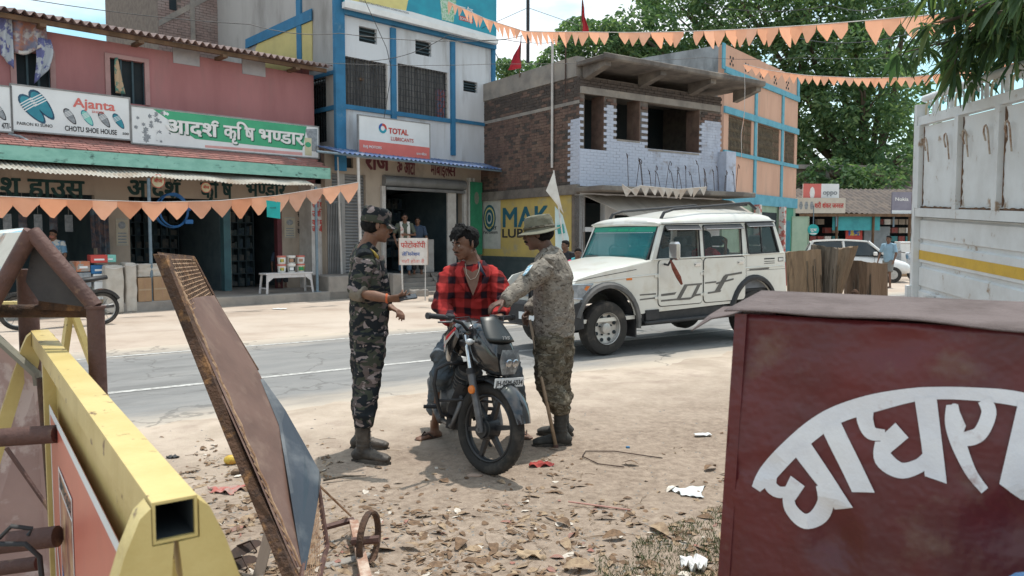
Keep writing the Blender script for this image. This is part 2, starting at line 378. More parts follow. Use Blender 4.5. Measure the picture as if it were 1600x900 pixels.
def vz(p):
    s=p.dot(RU); t=p.dot(RN); e=7.0+.45*fb(s*.5,7)
    return .006+.007*fb(s*2.2,t*2.2,5)+.012*fb(s*.4,t*.4,2)-.05*sstep(e-.35,e+.4,t)
M_leafs=[mat('dry_leaf_tan',(.34,.25,.165),(.22,.15,.10),scale=30,rough=.9,bump=.3),mat('dry_leaf_brown',(.20,.125,.075),(.11,.07,.045),scale=30,rough=.9,bump=.3),mat('paper_scrap',(.62,.57,.50),(.48,.42,.36),scale=25,rough=.8),mat('red_scrap',(.30,.13,.10),(.24,.15,.12),scale=25,rough=.7),mat('grey_stone',(.26,.245,.225),(.17,.16,.15),scale=20,rough=.95)]
def leaf(b,p,L,Wd,ang,curl,tilt):
    M=Matrix.Translation(p)@Matrix.Rotation(ang,4,'Z')@Matrix.Rotation(tilt,4,'X')
    n=4;vs=[];fs=[]
    for i in range(n+1):
        u=i/n; w=Wd*math.sin(PI*min(max(u,.04),.97))**.8; z=curl*math.sin(PI*u)*L+random.uniform(-.004,.004)
        vs+= [(L*(u-.5),-w/2,z+abs(curl)*w*.5),(L*(u-.5),0,z),(L*(u-.5),w/2,z+abs(curl)*w*.6)]
    for i in range(n):
        for k in (0,1): a=i*3+k; fs.append((a,a+1,a+4,a+3))
    b.add(vs,fs,M)
def scrap(b,p,r,ang):
    n=random.randint(4,6); k=[r*random.uniform(.5,1.1) for _ in range(n)]
    M=Matrix.Translation(p)@Matrix.Rotation(ang,4,'Z')@Matrix.Rotation(random.uniform(-.25,.25),4,'X')
    vs=[(0,0,random.uniform(.002,.012))]+[(k[i]*math.cos(2*PI*i/n),k[i]*.7*math.sin(2*PI*i/n),random.uniform(-.002,.01)) for i in range(n)]
    b.add(vs,[(0,1+i,1+(i+1)%n) for i in range(n)],M)
b=MB(); rr=random.Random(5)
def lit_pt():
    while True:
        px=rr.uniform(230,1190); py=rr.uniform(668,960)
        p=G(px,py); dens=.04+.96*sstep(700,850,py+60*fb(px*.01,py*.01,2)); 
        if 300<px<520: dens=max(dens,.9*sstep(680,720,py))
        dens*=.25+.75*sstep(-.35,.45,fb(px*.014+5,py*.025,3))
        if rr.random()<dens: return p
for i in range(2100):
    p=lit_pt(); p.z=vz(p)+.002; q=rr.random()
    b.cur=rr.choices((0,1,2,3),(5,7,.8,.35))[0]
    sc_=1+1.3*rr.random()**6
    if q<.7: leaf(b,p,sc_*rr.uniform(.02,.07),sc_*rr.uniform(.010,.032),rr.uniform(0,6.3),rr.uniform(-.05,.16),rr.uniform(-.4,.4))
    else: scrap(b,p,rr.uniform(.008,.03),rr.uniform(0,6.3))
random.seed(11)
o=b.build('leaf_litter',M_leafs,recalc=False); tag(o,'dry leaves and paper scraps strewn over the dirt verge','litter',kind='stuff')
b=MB()
for i in range(1900):
    p=lit_pt() if i%3 else G(rr.uniform(150,1180),rr.uniform(640,900)); p.z=vz(p); r=rr.uniform(.003,.011); b.cur=0
    M=Matrix.Translation(p)@Matrix.Rotation(rr.uniform(0,3),4,'Z')@Matrix.Diagonal((r*rr.uniform(.8,1.6),r,r*.6,1))
    b.add([(1,0,0),(-1,0,0),(0,1,0),(0,-1,0),(0,0,1),(0,0,-1)],[(0,2,4),(2,1,4),(1,3,4),(3,0,4),(2,0,5),(1,2,5),(3,1,5),(0,3,5)],M)
tag(b.build('gravel',M_leafs[4],recalc=False),'small grey pebbles scattered over the dirt verge','gravel',kind='stuff')
b=MB()
for i in range(420):  # straws and twigs
    p=lit_pt(); p.z=vz(p)+.004; a=rr.uniform(0,6.3); L=rr.uniform(.03,.16); d=Vector((math.cos(a),math.sin(a),0)); b.cur=0 if rr.random()<.5 else 1
    b.tube([p-d*L/2,p+Vector((-d.y,d.x,0))*L*.06+Vector((0,0,.004)),p+d*L/2],.0016,3)
tag(b.build('twig_litter',M_leafs[:2],recalc=False),'thin dry twigs and straws strewn over the dirt','twigs',kind='stuff')
M_grass=mat('short_grass',(.085,.12,.045),(.16,.16,.085),scale=14,rough=.85,bump=0)
b=MB()
for i in range(11000):
    px=rr.uniform(930,1200); py=rr.uniform(772,960); edge=885-(px-940)*.52+34*fb(px*.018,py*.03,3)
    if py<edge or rr.random()>.35+.65*sstep(-.45,.35,fb(px*.03+9,py*.05,3)): continue
    p=G(px,py); p.z=vz(p); a=rr.uniform(0,6.3); h=rr.uniform(.008,.030); w=.0022; l=Vector((rr.uniform(-.7,.7),rr.uniform(-.7,.7),0))*h
    d=Vector((math.cos(a),math.sin(a),0))*w; b.add([p-d,p+d,p+l*.4+d*.7+Vector((0,0,h*.6)),p+l+Vector((0,0,h))],[(0,1,2),(0,2,3)])
tag(b.build('grass_patch',M_grass,recalc=False),'patch of short weedy grass beside the maroon metal sign','grass',kind='stuff')
PA=math.atan2(.70,.714)
FP=Frame((-7.84,16.1),PA)     # line of the shop plinths of the pink and the blue-white buildings
def mroot(F,name,label,cat,group=None): return thing(name,label,cat,loc=F.O,rz=F.a,group=group)
M_pink=mat('pink_plaster',(.37,.165,.165),(.32,.14,.14),scale=1.3,rough=.9,bump=.12,bscale=30,col3=(.26,.15,.145),scale3=1.6,mix3=(.54,.8),stretch=(1,1,.2))
M_ldpink=mat('dusty_pink_trim',(.40,.24,.23),(.33,.20,.19),scale=3)
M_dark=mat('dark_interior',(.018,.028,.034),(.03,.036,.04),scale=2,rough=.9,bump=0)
M_vent=mat('grey_vent_board',(.36,.34,.35),(.30,.29,.30),scale=3)
M_cream=mat('dirty_cream_plaster',(.40,.335,.275),(.33,.275,.225),scale=1.4,rough=.92,col3=(.24,.21,.18),scale3=1.7,mix3=(.58,.75),stretch=(1,1,.6))
M_tile=mat('pink_roof_tile',(.33,.155,.135),(.25,.12,.105),scale=5,rough=.9,bump=.3,col3=(.16,.10,.09),scale3=3)
M_teal=mat('teal_painted_fascia',(.26,.50,.42),(.20,.42,.35),scale=3,rough=.8,col3=(.05,.10,.09),scale3=4,mix3=(.58,.68),stretch=(1,1,2))
M_corr=mat('galvanised_sheet',(.50,.47,.42),(.40,.365,.32),scale=2.5,rough=.6,bump=.1,metal=.1,col3=(.30,.22,.16),scale3=2)
M_roofc=mat('weathered_asbestos',(.27,.20,.185),(.18,.135,.13),scale=2.5,rough=.95,bump=.3,col3=(.36,.27,.24),scale3=1.4)
M_conc=mat('grey_concrete',(.29,.265,.24),(.22,.20,.185),scale=2.2,rough=.93,bump=.35,col3=(.38,.33,.28),scale3=.9)
M_wht=mat('white_enamel',(.74,.74,.73),(.66,.66,.65),scale=3,rough=.5,bump=.03)
M_flex=mat('white_flex_print',(.70,.72,.73),(.64,.66,.67),scale=1.5,rough=.55,bump=.04,bscale=6)
M_blk=mat('black_print',(.025,.027,.03),(.04,.04,.045),rough=.6,bump=0)
M_tg=mat('dark_green_lettering',(.012,.04,.04),(.02,.06,.058),scale=8,rough=.8,bump=0)
M_bpost=mat('blue_grey_post',(.16,.22,.27),(.12,.17,.21),scale=6,rough=.6)
M_wood=mat('brown_wood',(.16,.095,.055),(.10,.06,.035),scale=4,rough=.8,stretch=(1,1,.2))
M_red=mat('red_print',(.52,.07,.06),(.45,.06,.05),rough=.6,bump=0)
M_green=mat('green_print',(.06,.36,.19),(.05,.31,.17),scale=2,rough=.6,bump=0)
M_grey=mat('grey_print',(.20,.22,.24),(.30,.32,.34),scale=12,rough=.7,bump=0)
def corr(b,F,x0,x1,fn0,fn1,pitch=.075,amp=.018,th=.004):
    """corrugated sheet: fn0(x)->(y,z) outer edge, fn1(x)->(y,z) inner edge, ridges run between them"""
    n=int((x1-x0)/pitch*6)
    def g(u,v):
        x=x0+(x1-x0)*u; a=fn0(x); c=fn1(x); return (x,a[0]+(c[0]-a[0])*v,a[1]+(c[1]-a[1])*v+amp*math.sin(x/pitch*2*PI))
    b.grid(g,n,3,thick=(0,0,-th))
rp=mroot(FP,'pink_building','two storey pink plastered building with corrugated roof above the shoe and farm shops','building')
UW=1.55   # upper wall depth behind plinth line
LW=2.0
xl=FP.x(-420,UW); xr=FP.x(494,UW)
zt=6.0
win1=FP.r(172,226,90,158,UW); win2=FP.r(25,78,78,133,UW); 
def wall_with_holes(b,x0,x1,z0,z1,y0,y1,holes):
    xs=sorted({x0,x1,*[h[0] for h in holes],*[h[1] for h in holes]}); 
    for i in range(len(xs)-1):
        a,c=xs[i],xs[i+1]
        if c-a<1e-4: continue
        hs=sorted([h for h in holes if h[0]<=a+1e-6 and h[1]>=c-1e-6],key=lambda h:h[2]); z=z0
        for h in hs:
            if h[2]>z: b.box(a,c,y0,y1,z,h[2])
            z=h[3]
        if z1>z: b.box(a,c,y0,y1,z,z1)
part('upper_wall',M_pink,rp,lambda b:(wall_with_holes(b,xl,xr,3.0,zt-.12,UW,UW+.22,[win1,win2]),b.box(xl,xr,UW+7,UW+7.2,0,6.6),b.box(xl,xl+.2,UW+.22,UW+7,0,6.2),b.box(xr-.2,xr,UW+.22,UW+7,0,6.1)))
def winfn(w,nb):
    def f(b):
        x0,x1,z0,z1=w; b.box(x0,x1,UW+.12,UW+.15,z0,z1)
    return f
M_shut=mat('blue_black_shutter',(.03,.06,.075),(.045,.075,.09),scale=5,rough=.6)
for w in (win1,win2):
    wo=part('window',M_dark,rp,winfn(w,3))
    x0,x1,z0,z1=w
    for k in range(4): part('window_bar',M_shut,wo,lambda b:b.box(x0+(x1-x0)*k/3-.02,x0+(x1-x0)*k/3+.02,UW+.03,UW+.07,z0,z1))
    part('window_frame',M_ldpink,wo,lambda b:(b.box(x0-.1,x1+.1,UW-.03,UW-.001,z1,z1+.09),b.box(x0-.1,x0,UW-.03,UW-.001,z0,z1),b.box(x1,x1+.1,UW-.03,UW-.001,z0,z1)))
for (a,c,t,bt) in ((270,311,63,98),(378,414,81,115)):
    q=FP.r(a,c,t,bt,UW); part('vent_board',M_vent,rp,lambda b:b.box(q[0],q[1],UW-.02,UW+.02,q[2],q[3]))
ov=.45
def ze(x): return 6.02-.0*x
o=part('roof_sheet',M_roofc,rp,lambda b:corr(b,FP,xl-.3,xr+.25,lambda x:(UW-.55,FP.z(250,56,UW-.55)),lambda x:(UW+4.2,FP.z(250,56,UW-.55)+1.0),pitch=.17,amp=.045,th=.012),smooth=40)
zr=FP.z(250,56,UW-.55)
part('roof_purlin',M_wood,rp,lambda b:b.box(xl,xr+.15,UW-.42,UW-.34,zr-.15,zr-.055))
for k in range(7): part('rafter',M_wood,rp,lambda b:b.box(xl+.8+k*1.9,xl+.92+k*1.9,UW-.5,UW-.01,zr-.22,zr-.152))
LZ1=FP.z(350,205,UW); 
zf=FP.z(350,262,.45); # top of teal fascia
fz1,fz0=FP.z(350,252,.42),FP.z(350,266,.42)
tx0=FP.x(-420,.42); tx1=FP.x(516,.42)
ltz=FP.z(100,207,UW)
nrow=9
def tiles(b):
    for r_ in range(nrow):
        v0=r_/nrow; v1=(r_+1.25)/nrow
        ya=.38+(UW-.38)*v0; za=fz1+.015+(ltz-fz1)*v0; yb=.38+(UW-.38)*min(v1,1.0); zb=fz1+.015+(ltz-fz1)*min(v1,1.0)
        n=int((tx1-tx0)/.2)
        for i in range(n):
            x=tx0+i*.2+(.1 if r_%2 else 0)+random.uniform(-.004,.004); 
            if x+.19>tx1+.05: continue
            dz=random.uniform(0,.006)
            b.add([(x,ya,za+.022+dz),(x+.19,ya,za+.022+dz),(x+.19,yb,zb+.004),(x,yb,zb+.004),(x,ya,za+dz),(x+.19,ya,za+dz)],[(0,1,2,3),(4,5,1,0)])
o=part('roof_tile',M_tile,rp,tiles); o['kind']='stuff'
part('lean_to_deck',M_wood,rp,lambda b:b.add([(tx0,.42,fz1-.01),(tx1,.42,fz1-.01),(tx1,UW,ltz-.02),(tx0,UW,ltz-.02),(tx0,.42,fz1-.06),(tx1,.42,fz1-.06),(tx1,UW,ltz-.08),(tx0,UW,ltz-.08)],[(0,1,2,3),(7,6,5,4),(0,4,5,1),(1,5,6,2),(2,6,7,3),(3,7,4,0)]))
part('fascia',M_teal,rp,lambda b:b.box(tx0,tx1,.36,.415,fz0-.06,fz1+.01))
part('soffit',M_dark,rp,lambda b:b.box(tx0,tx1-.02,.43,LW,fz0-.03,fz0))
q=FP.r(205,498,158,170,1.0); 
part('sign_rail',M_ldpink,rp,lambda b:b.box(FP.x(203,1.1),FP.x(497,1.1),1.12,1.2,FP.z(350,186,1.1),FP.z(350,193,1.1)))
az0=FP.z(350,284,.05); az1=FP.z(350,268,.05)
def awn(b): corr(b,FP,FP.x(-420,.05),FP.x(492,.05),lambda x:(.02,az0+.02*math.sin(x*2.1)+.015*math.sin(x*5)),lambda x:(1.0,az0+.34),pitch=.085,amp=.014)
part('awning_sheet',M_corr,rp,awn,smooth=40)
gz=.22
wz1=FP.z(350,283,LW)+.35; wz0=FP.z(350,312,LW)
lx0=FP.x(-420,LW); lx1=FP.x(493,LW); 
openings=[(lx0+.3,FP.x(150,LW)),(FP.x(203,LW),FP.x(352,LW)),(FP.x(361,LW),FP.x(437,LW))]
def lw(b): wall_with_holes(b,lx0,lx1,gz,3.15,LW,LW+.2,[(a,c,gz,wz0) for a,c in openings])
part('shop_front_wall',M_cream,rp,lw)
M_tealp=mat('teal_pillar',(.06,.14,.16),(.05,.11,.13),scale=3,rough=.7)
part('pillar',M_tealp,rp,lambda b:b.box(FP.x(350,LW-.05),FP.x(361,LW-.05),LW-.04,LW+.16,gz,wz0))
M_maroon=mat('maroon_paint',(.13,.035,.045),(.10,.03,.035),scale=3,rough=.7)
part('door_post',M_maroon,rp,lambda b:b.box(FP.x(434,LW-.05),FP.x(441,LW-.05),LW-.04,LW+.14,gz,wz0))
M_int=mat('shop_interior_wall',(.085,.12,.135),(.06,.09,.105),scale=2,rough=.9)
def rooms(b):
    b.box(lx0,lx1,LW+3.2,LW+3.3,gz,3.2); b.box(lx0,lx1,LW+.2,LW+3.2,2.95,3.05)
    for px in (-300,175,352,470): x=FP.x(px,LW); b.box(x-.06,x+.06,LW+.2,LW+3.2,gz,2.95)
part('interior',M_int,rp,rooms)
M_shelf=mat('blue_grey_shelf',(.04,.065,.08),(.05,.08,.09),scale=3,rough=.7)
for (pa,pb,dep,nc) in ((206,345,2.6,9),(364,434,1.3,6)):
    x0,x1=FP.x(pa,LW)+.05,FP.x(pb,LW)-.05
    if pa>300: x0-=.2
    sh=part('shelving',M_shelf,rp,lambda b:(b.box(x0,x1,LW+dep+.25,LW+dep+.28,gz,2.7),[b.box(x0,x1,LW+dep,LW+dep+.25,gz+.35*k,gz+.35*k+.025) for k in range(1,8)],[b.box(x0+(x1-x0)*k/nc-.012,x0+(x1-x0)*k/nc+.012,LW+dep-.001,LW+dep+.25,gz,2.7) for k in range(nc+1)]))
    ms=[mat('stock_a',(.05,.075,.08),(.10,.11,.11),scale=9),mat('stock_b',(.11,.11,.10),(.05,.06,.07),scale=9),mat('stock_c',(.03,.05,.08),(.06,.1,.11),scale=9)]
    def st(b):
        for k in range(7):
            for i in range(nc):
                xa=x0+(x1-x0)*i/nc+.03; w=(x1-x0)/nc-.06; j=0
                while j<w-.05:
                    ww=random.uniform(.06,.16); h=random.uniform(.12,.28); b.cur=random.randint(0,2)
                    b.box(xa+j,xa+min(j+ww,w),LW+dep+.02,LW+dep+.2,gz+.35*k+.027,gz+.35*k+.027+h); j+=ww+.01
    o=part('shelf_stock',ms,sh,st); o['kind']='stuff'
part('plinth',M_conc,rp,lambda b:(b.box(lx0,FP.x(566,0)-.0,0,LW,-.1,gz,bev=.02),b.box(lx0,lx1,LW+.003,LW+3.2,-.1,gz-.003)))
def wl(txt,xa,xb,yb,F,w,m,par,bold=.03,hpx=None,name='lettering',at=None,h=None):
    x0=F.x(xa,w,yb); x1=F.x(xb,w,yb); z=F.z((xa+xb)/2,yb,w)
    def f(b):
        g,tw=layout(txt,bold); hh=F.z((xa+xb)/2,yb-hpx,w)-z
        sx=(x1-x0)/tw; sz=hh/.62
        for v,fs,zi in g: b.add([(x0+p[0]*sx,w-.006-zi*.0004,z+p[1]*sz) for p in v],fs)
    return part(name,m,par,f)
wl('श हाउस',0,131,307,FP,LW,M_tg,rp,.035,26)
wl('आदश^',199,281,308,FP,LW,M_tg,rp,.04,24)
wl('कृषि'.replace('षि','िष'),314,362,309,FP,LW,M_tg,rp,.04,22)
wl('भ~णडार',384,446,307,FP,LW,M_tg,rp,.04,20)
for i,y in enumerate((325,339,353,365)): wl(['उन्नत बीज'.replace('्',''),'सब परकार','उचित मूल','यहाँ मिलता'][i],465,486,y,FP,LW,M_blk,rp,.04,7)
M_wp=mat('white_post_paint',(.55,.53,.51),(.45,.42,.40),scale=4,rough=.85)
part('side_pier',M_wp,rp,lambda b:b.box(FP.x(487,1.35),FP.x(509,1.35),1.35,LW+.2,gz,3.0))
for i,y in enumerate((310,324,338,352,362)): wl(['अनय','सभी शख','उचित','यही मूल','जय अ है'][i],488,508,y,FP,1.35,M_red,rp,.04,8)
def poster(F,w,xa,xb,yt,yb,par,m=None,rows=4,hd=True):
    x0,x1,z0,z1=F.r(xa,xb,yt,yb,w); mm=m or mat('poster_paper',(.45,.41,.33),(.38,.34,.27),scale=3)
    p=part('poster',mm,par,lambda b:b.box(x0,x1,w-.012,w-.002,z0,z1))
    def f(b):
        W_,H=x1-x0,z1-z0
        if hd: b.prism([(x0+W_*.5+W_*.32*math.cos(t*PI/5),z0+H*.75+H*.14*math.sin(t*PI/5)) for t in range(10)],w-.016,w-.013)
        for k in range(rows): b.box(x0+W_*.15,x1-W_*.15,w-.016,w-.013,z0+H*(.1+.11*k),z0+H*(.15+.11*k))
        b.box(x0+.01,x1-.01,w-.016,w-.013,z0+.01,z0+.022); b.box(x0+.01,x1-.01,w-.016,w-.013,z1-.022,z1-.01)
    part('poster_print',M_grey,p,f); return p
poster(FP,LW,181,200,341,384,rp); poster(FP,LW,444,461,339,372,rp)
for px,pyb,pyt,m in ((238,478,262,M_bpost),(496,460,300,M_bpost)):
    x=FP.x(px,.1,pyb); zz=az0+.0
    o=thing('awning_post','thin blue-grey post holding the awning '+('beside the cardboard cartons' if px<300 else 'beside the white bench'),'post',loc=FP.P(x,.1,0),rz=FP.a,group='posts under the corrugated awning')
    part('pole',m,o,lambda b:b.tube([(0,0,gz-.01),(0,0,zz)],.035,10),smooth=40); part('foot_plate',m,o,lambda b:b.box(-.07,.07,-.07,.07,gz,gz+.012))

def board(F,w,xa,xb,ytl,ybl,name,label,m,frame=None,dep=.07,atz='l',cat='signboard',ytr=None,ybr=None):
    x0=F.x(xa,w,(ytl+ybl)/2); x1=F.x(xb,w,((ytr or ytl)+(ybr or ybl))/2)
    zt_,zb_=F.z(xa,ytl,w),F.z(xa,ybl,w)
    if ytr: zt_=(zt_+F.z(xb,ytr,w))/2; zb_=(zb_+F.z(xb,ybr,w))/2
    r=thing(name,label,cat,loc=F.P(x0,w,zb_),rz=F.a); Wd,H=x1-x0,zt_-zb_
    part('panel',m,r,lambda b:b.box(0,Wd,0,dep*.5,0,H))
    if frame: part('frame',frame,r,lambda b:(b.box(-.03,0,-.01,dep*.6,-.03,H+.03),b.box(Wd,Wd+.03,-.01,dep*.6,-.03,H+.03),b.box(0,Wd,-.01,dep*.6,H,H+.03),b.box(0,Wd,-.01,dep*.6,-.03,0)))
    for k in (.2,.8): part('bracket',M_bpost,r,lambda b:b.box(Wd*k-.02,Wd*k+.02,dep*.52,dep*.52+.42,H*.4,H*.4+.04))
    return r,Wd,H
def st_(txt,m,r,x,z,w=None,h=None,bold=.02,name='lettering',y=-.004,step=.0004):
    def f(b):
        g,tw=layout(txt,bold); sz=h/.72; sx=(w/tw) if w else sz
        for v,fs,zi in g: b.add([(x+p[0]*sx,y-zi*step,z+p[1]*sz) for p in v],fs)
    return part(name,m,r,f)
M_fr=mat('grey_frame',(.28,.28,.28),(.2,.2,.2))
r1,Wd,H=board(FP,1.0,19,202,134,204,'shop_sign','white Ajanta shoe signboard with printed slippers on the pink building','_' and M_flex,M_fr,ytr=153,ybr=216)
M_coral=mat('coral_print',(.62,.16,.14),(.58,.15,.13),rough=.6,bump=0)
def slipper(b,cx,cz,L,wd,ang,cols=(0,1)):
    M=Matrix.Translation((cx,0,cz))@Matrix.Rotation(-ang,4,'Y'); b.cur=cols[0]
    pts=[(L*.5*math.cos(t)*(1),wd*.5*math.sin(t)*(1.0+.25*math.cos(t))) for t in [2*PI*k/18 for k in range(18)]]
    b.add([(p[0],-.004,p[1]) for p in pts],[tuple(range(18))],M)
    b.cur=cols[1]; b.add([(p[0]*.86,-.0055,p[1]*.8) for p in pts],[tuple(range(18))],M)
    b.cur=2
    for k in range(4): b.add([(L*(.04+.07*k),-.007,-wd*.5),(L*(.07+.07*k),-.007,-wd*.5),(L*(.085+.07*k),-.007,wd*.52),(L*(.055+.07*k),-.007,wd*.52)],[(0,1,2,3)],M)
M_slt=mat('teal_slipper_print',(.03,.20,.27),(.04,.26,.33),rough=.6,bump=0); M_sld=mat('navy_slipper_print',(.02,.06,.11),(.03,.10,.16),rough=.6,bump=0)
M_slm=mat('mint_slipper_print',(.22,.55,.48),(.18,.46,.40),rough=.6,bump=0)
part('slipper_print',[M_sld,M_slt,M_flex],r1,lambda b:(slipper(b,Wd*.16,H*.50,H*.78,H*.30,2.25),slipper(b,Wd*.24,H*.62,H*.78,H*.30,2.2)))
for k,(fx,mm) in enumerate(((.47,(M_blk,M_grey,M_flex)),(.62,(M_slt,M_slm,M_flex)),(.77,(M_blk,M_grey,M_flex)),(.90,(M_sld,M_slt,M_flex)))):
    part('slipper_print',list(mm),r1,lambda b:slipper(b,Wd*fx,H*.42,H*.42,H*.17,2.15))
st_('Ajanta',M_coral,r1,Wd*.50,H*.66,w=Wd*.37,h=H*.22,bold=.03); st_('SHOES',M_coral,r1,Wd*.66,H*.56,w=Wd*.11,h=H*.055)
st_('PAIRON KI SUNO',M_blk,r1,Wd*.03,H*.12,w=Wd*.29,h=H*.07,bold=.015); st_('CHOTU SHOE HOUSE',M_blk,r1,Wd*.42,H*.08,w=Wd*.46,h=H*.12,bold=.03); st_('500',M_blk,r1,Wd*.93,H*.10,w=Wd*.06,h=H*.06)
r0,W0,H0=board(FP,1.0,-120,17,125,197,'shop_sign','white signboard cut by the left edge, beside the slipper signboard',M_flex,M_fr,ytr=133,ybr=203)
part('slipper_print',[M_blk,M_grey,M_flex],r0,lambda b:slipper(b,W0*.86,H0*.42,H0*.42,H0*.17,2.15)); st_('477/-',M_blk,r0,W0*.88,H0*.06,w=W0*.11,h=H0*.13,bold=.03)
r2,Wd,H=board(FP,1.0,206,497,164,222,'shop_sign','green and white Devanagari farm shop signboard on the pink building',M_flex,M_fr,ytr=201,ybr=247)
part('green_band',M_green,r2,lambda b:(b.add([(Wd*.10,-.003,H*.99),(Wd*.30,-.003,H*.26),(Wd*.90,-.003,H*.2),(Wd*.93,-.003,H*.99)],[(0,1,2,3)])))
M_shad=mat('deep_green_print',(.01,.10,.06),(.01,.09,.05),rough=.6,bump=0)
for (tx,xa,xb) in (('आदश^',.155,.415),('कृिष',.45,.615),('भ~णडार',.64,.905)):
    st_(tx,M_shad,r2,Wd*xa+.025,H*.37-.02,w=Wd*(xb-xa),h=H*.42,bold=.05,y=-.005); st_(tx,M_wht,r2,Wd*xa,H*.37,w=Wd*(xb-xa),h=H*.42,bold=.04,y=-.01)
def flowers(b):
    rr=random.Random(3)
    for k in range(46):
        cx,cz=Wd*(.015+.16*rr.random()),H*(.08+.84*rr.random()); r_=H*rr.uniform(.04,.10); b.cur=rr.choice((0,1,1,0))
        b.add([(cx,-.004-.0008*k/46,cz)]+[(cx+r_*(1 if j%2 else .6)*math.cos(j*PI/6),-.004-.0008*k/46,cz+r_*(1 if j%2 else .6)*math.sin(j*PI/6)) for j in range(12)],[(0,1+j,1+(j+1)%12) for j in range(12)])
part('flower_print',[M_grey,M_flex],r2,flowers)
M_bott=mat('bottle_print',(.55,.52,.36),(.5,.46,.3),rough=.6,bump=0)
part('bottle_print',[M_bott,M_green,M_grey],r2,lambda b:(setattr(b,'cur',2),b.add([(Wd*.955,-.0045,H*.2),(Wd*.995,-.0045,H*.2),(Wd*.995,-.0045,H*.95),(Wd*.92,-.0045,H*.9)],[(0,1,2,3)]),setattr(b,'cur',0),b.add([(Wd*.915,-.006,H*.05),(Wd*.958,-.006,H*.05),(Wd*.958,-.006,H*.62),(Wd*.915,-.006,H*.62)],[(0,1,2,3)]),setattr(b,'cur',1),b.add([(Wd*(.936)+.09*math.cos(t*PI/4),-.008,H*.4+.07*math.sin(t*PI/4)) for t in range(8)],[tuple(range(8))])))
M_pinkp=mat('pale_red_print',(.62,.33,.31),(.55,.28,.27),rough=.6,bump=0)
part('address_strip',M_pinkp,r2,lambda b:b.add([(Wd*.35,-.0035,H*.03),(Wd*.90,-.0035,H*.03),(Wd*.90,-.0035,H*.13),(Wd*.35,-.0035,H*.10)],[(0,1,2,3)]))

BW=1.0
FB=FP
M_bw=mat('white_plaster',(.60,.62,.65),(.52,.53,.55),scale=1.6,rough=.9,bump=.15,col3=(.30,.29,.28),scale3=2.2,mix3=(.56,.78),stretch=(1,1,.16))
M_blu=mat('blue_trim_paint',(.035,.17,.32),(.03,.14,.26),scale=3,rough=.75,col3=(.12,.22,.30),scale3=4,mix3=(.6,.75))
M_gpl=mat('grey_side_plaster',(.40,.39,.38),(.32,.31,.30),scale=1,rough=.92,col3=(.24,.23,.22),scale3=1.4,stretch=(1,1,.3))
M_brick=mat('brick_red_brown',(.165,.105,.086),(.115,.078,.066),scale=5,rough=.95,bump=.5,bscale=60,col3=(.22,.15,.115),scale3=2)
M_brickd=mat('brick_sooty',(.095,.076,.067),(.065,.054,.05),scale=5,rough=.95,bump=.5,bscale=60)
M_mort=mat('mortar',(.18,.155,.135),(.13,.11,.10),scale=6,rough=.97,bump=.5)
bx0=FB.x(536,BW); bx1=FB.x(771,BW)
rb=mroot(FP,'blue_white_building','three storey white building with blue columns and curtained windows','building')
wz=FB.z(560,0,BW)
w1=(FB.x(543,BW),FB.x(609,BW),FB.z(575,168,BW),FB.z(575,94,BW)); w2=(FB.x(624,BW),FB.x(702,BW),FB.z(660,182,BW),FB.z(660,106,BW))
v1=FB.r(561,589,40,64,BW); v2=FB.r(649,674,61,84,BW); v3=FB.r(724,746,125,142,BW)
zfb=FB.z(640,253,BW)
def upw(b): wall_with_holes(b,bx0,bx1,zfb,wz+2.6,BW,BW+.2,[w1,w2,v1,v2,v3])
part('front_wall',M_bw,rb,upw)
def side(b):
    b.box(bx0,bx0+.2,BW+.2,BW+.75,0,wz+2.6); b.box(bx0,bx0+.2,BW+.75,BW+1.9,0,4.2);b.box(bx0,bx0+.2,BW+.75,BW+1.9,5.95,wz+2.6); b.box(bx0,bx0+.2,BW+1.9,BW+11,0,wz+2.6)
part('side_wall',M_gpl,rb,side)
part('rear_wall',M_gpl,rb,lambda b:(b.box(bx0+.2,bx1,BW+10.8,BW+11,0,wz+2.6),b.box(bx1-.2,bx1,BW+.2,BW+10.8,0,wz+2.6),b.box(bx0+.2,bx1-.2,BW+.2,BW+10.8,wz+2.4,wz+2.5)))
def col(px,wd,z0,z1,name='column',d=.07): 
    x=FB.x(px,BW); return part(name,M_blu,rb,lambda b:b.box(x-wd/2,x+wd/2,BW-d,BW-.002,z0,z1))
z_s=w1[2]
col(532,.30,3.35,wz+2.6,d=.12); x_=bx0; part('column',M_blu,rb,lambda b:b.box(bx0-.06,bx0-.003,BW+1.95,BW+2.2,0,wz+2.6))
col(616,.17,FB.z(616,194,BW),FB.z(616,45,BW)); col(707.5,.16,FB.z(707,243,BW),FB.z(707,66,BW)); col(770,.14,3.2,wz-.3)
part('sill_band',M_blu,rb,lambda b:(b.box(FB.x(541,BW),FB.x(707,BW)-.09,BW-.05,BW-.002,w1[2]-.12,w1[2]),b.box(FB.x(708,BW)+.09,FB.x(769,BW)-.07,BW-.05,BW-.002,FB.z(740,190,BW),FB.z(740,195,BW)) ))
part('top_band',M_blu,rb,lambda b:b.box(FB.x(540,BW)-.05,FB.x(772,BW),BW-.13,BW-.003,FB.z(540,24,BW),FB.z(540,6,BW)))
part('side_band',M_blu,rb,lambda b:(b.box(bx0-.05,bx0-.003,BW+.0,BW+1.94,w1[2]-.12,w1[2]),b.box(bx0-.05,bx0-.003,BW+.0,BW+1.94,5.95,6.05)))
M_wing=mat('dark_glass',(.02,.03,.035),(.03,.04,.045),rough=.15,bump=0,spec=.5)
M_curt=mat('grey_curtain',(.13,.13,.13),(.20,.195,.19),scale=7,rough=.9,bump=.2,stretch=(3,3,.4),col3=(.07,.07,.075),scale3=3)
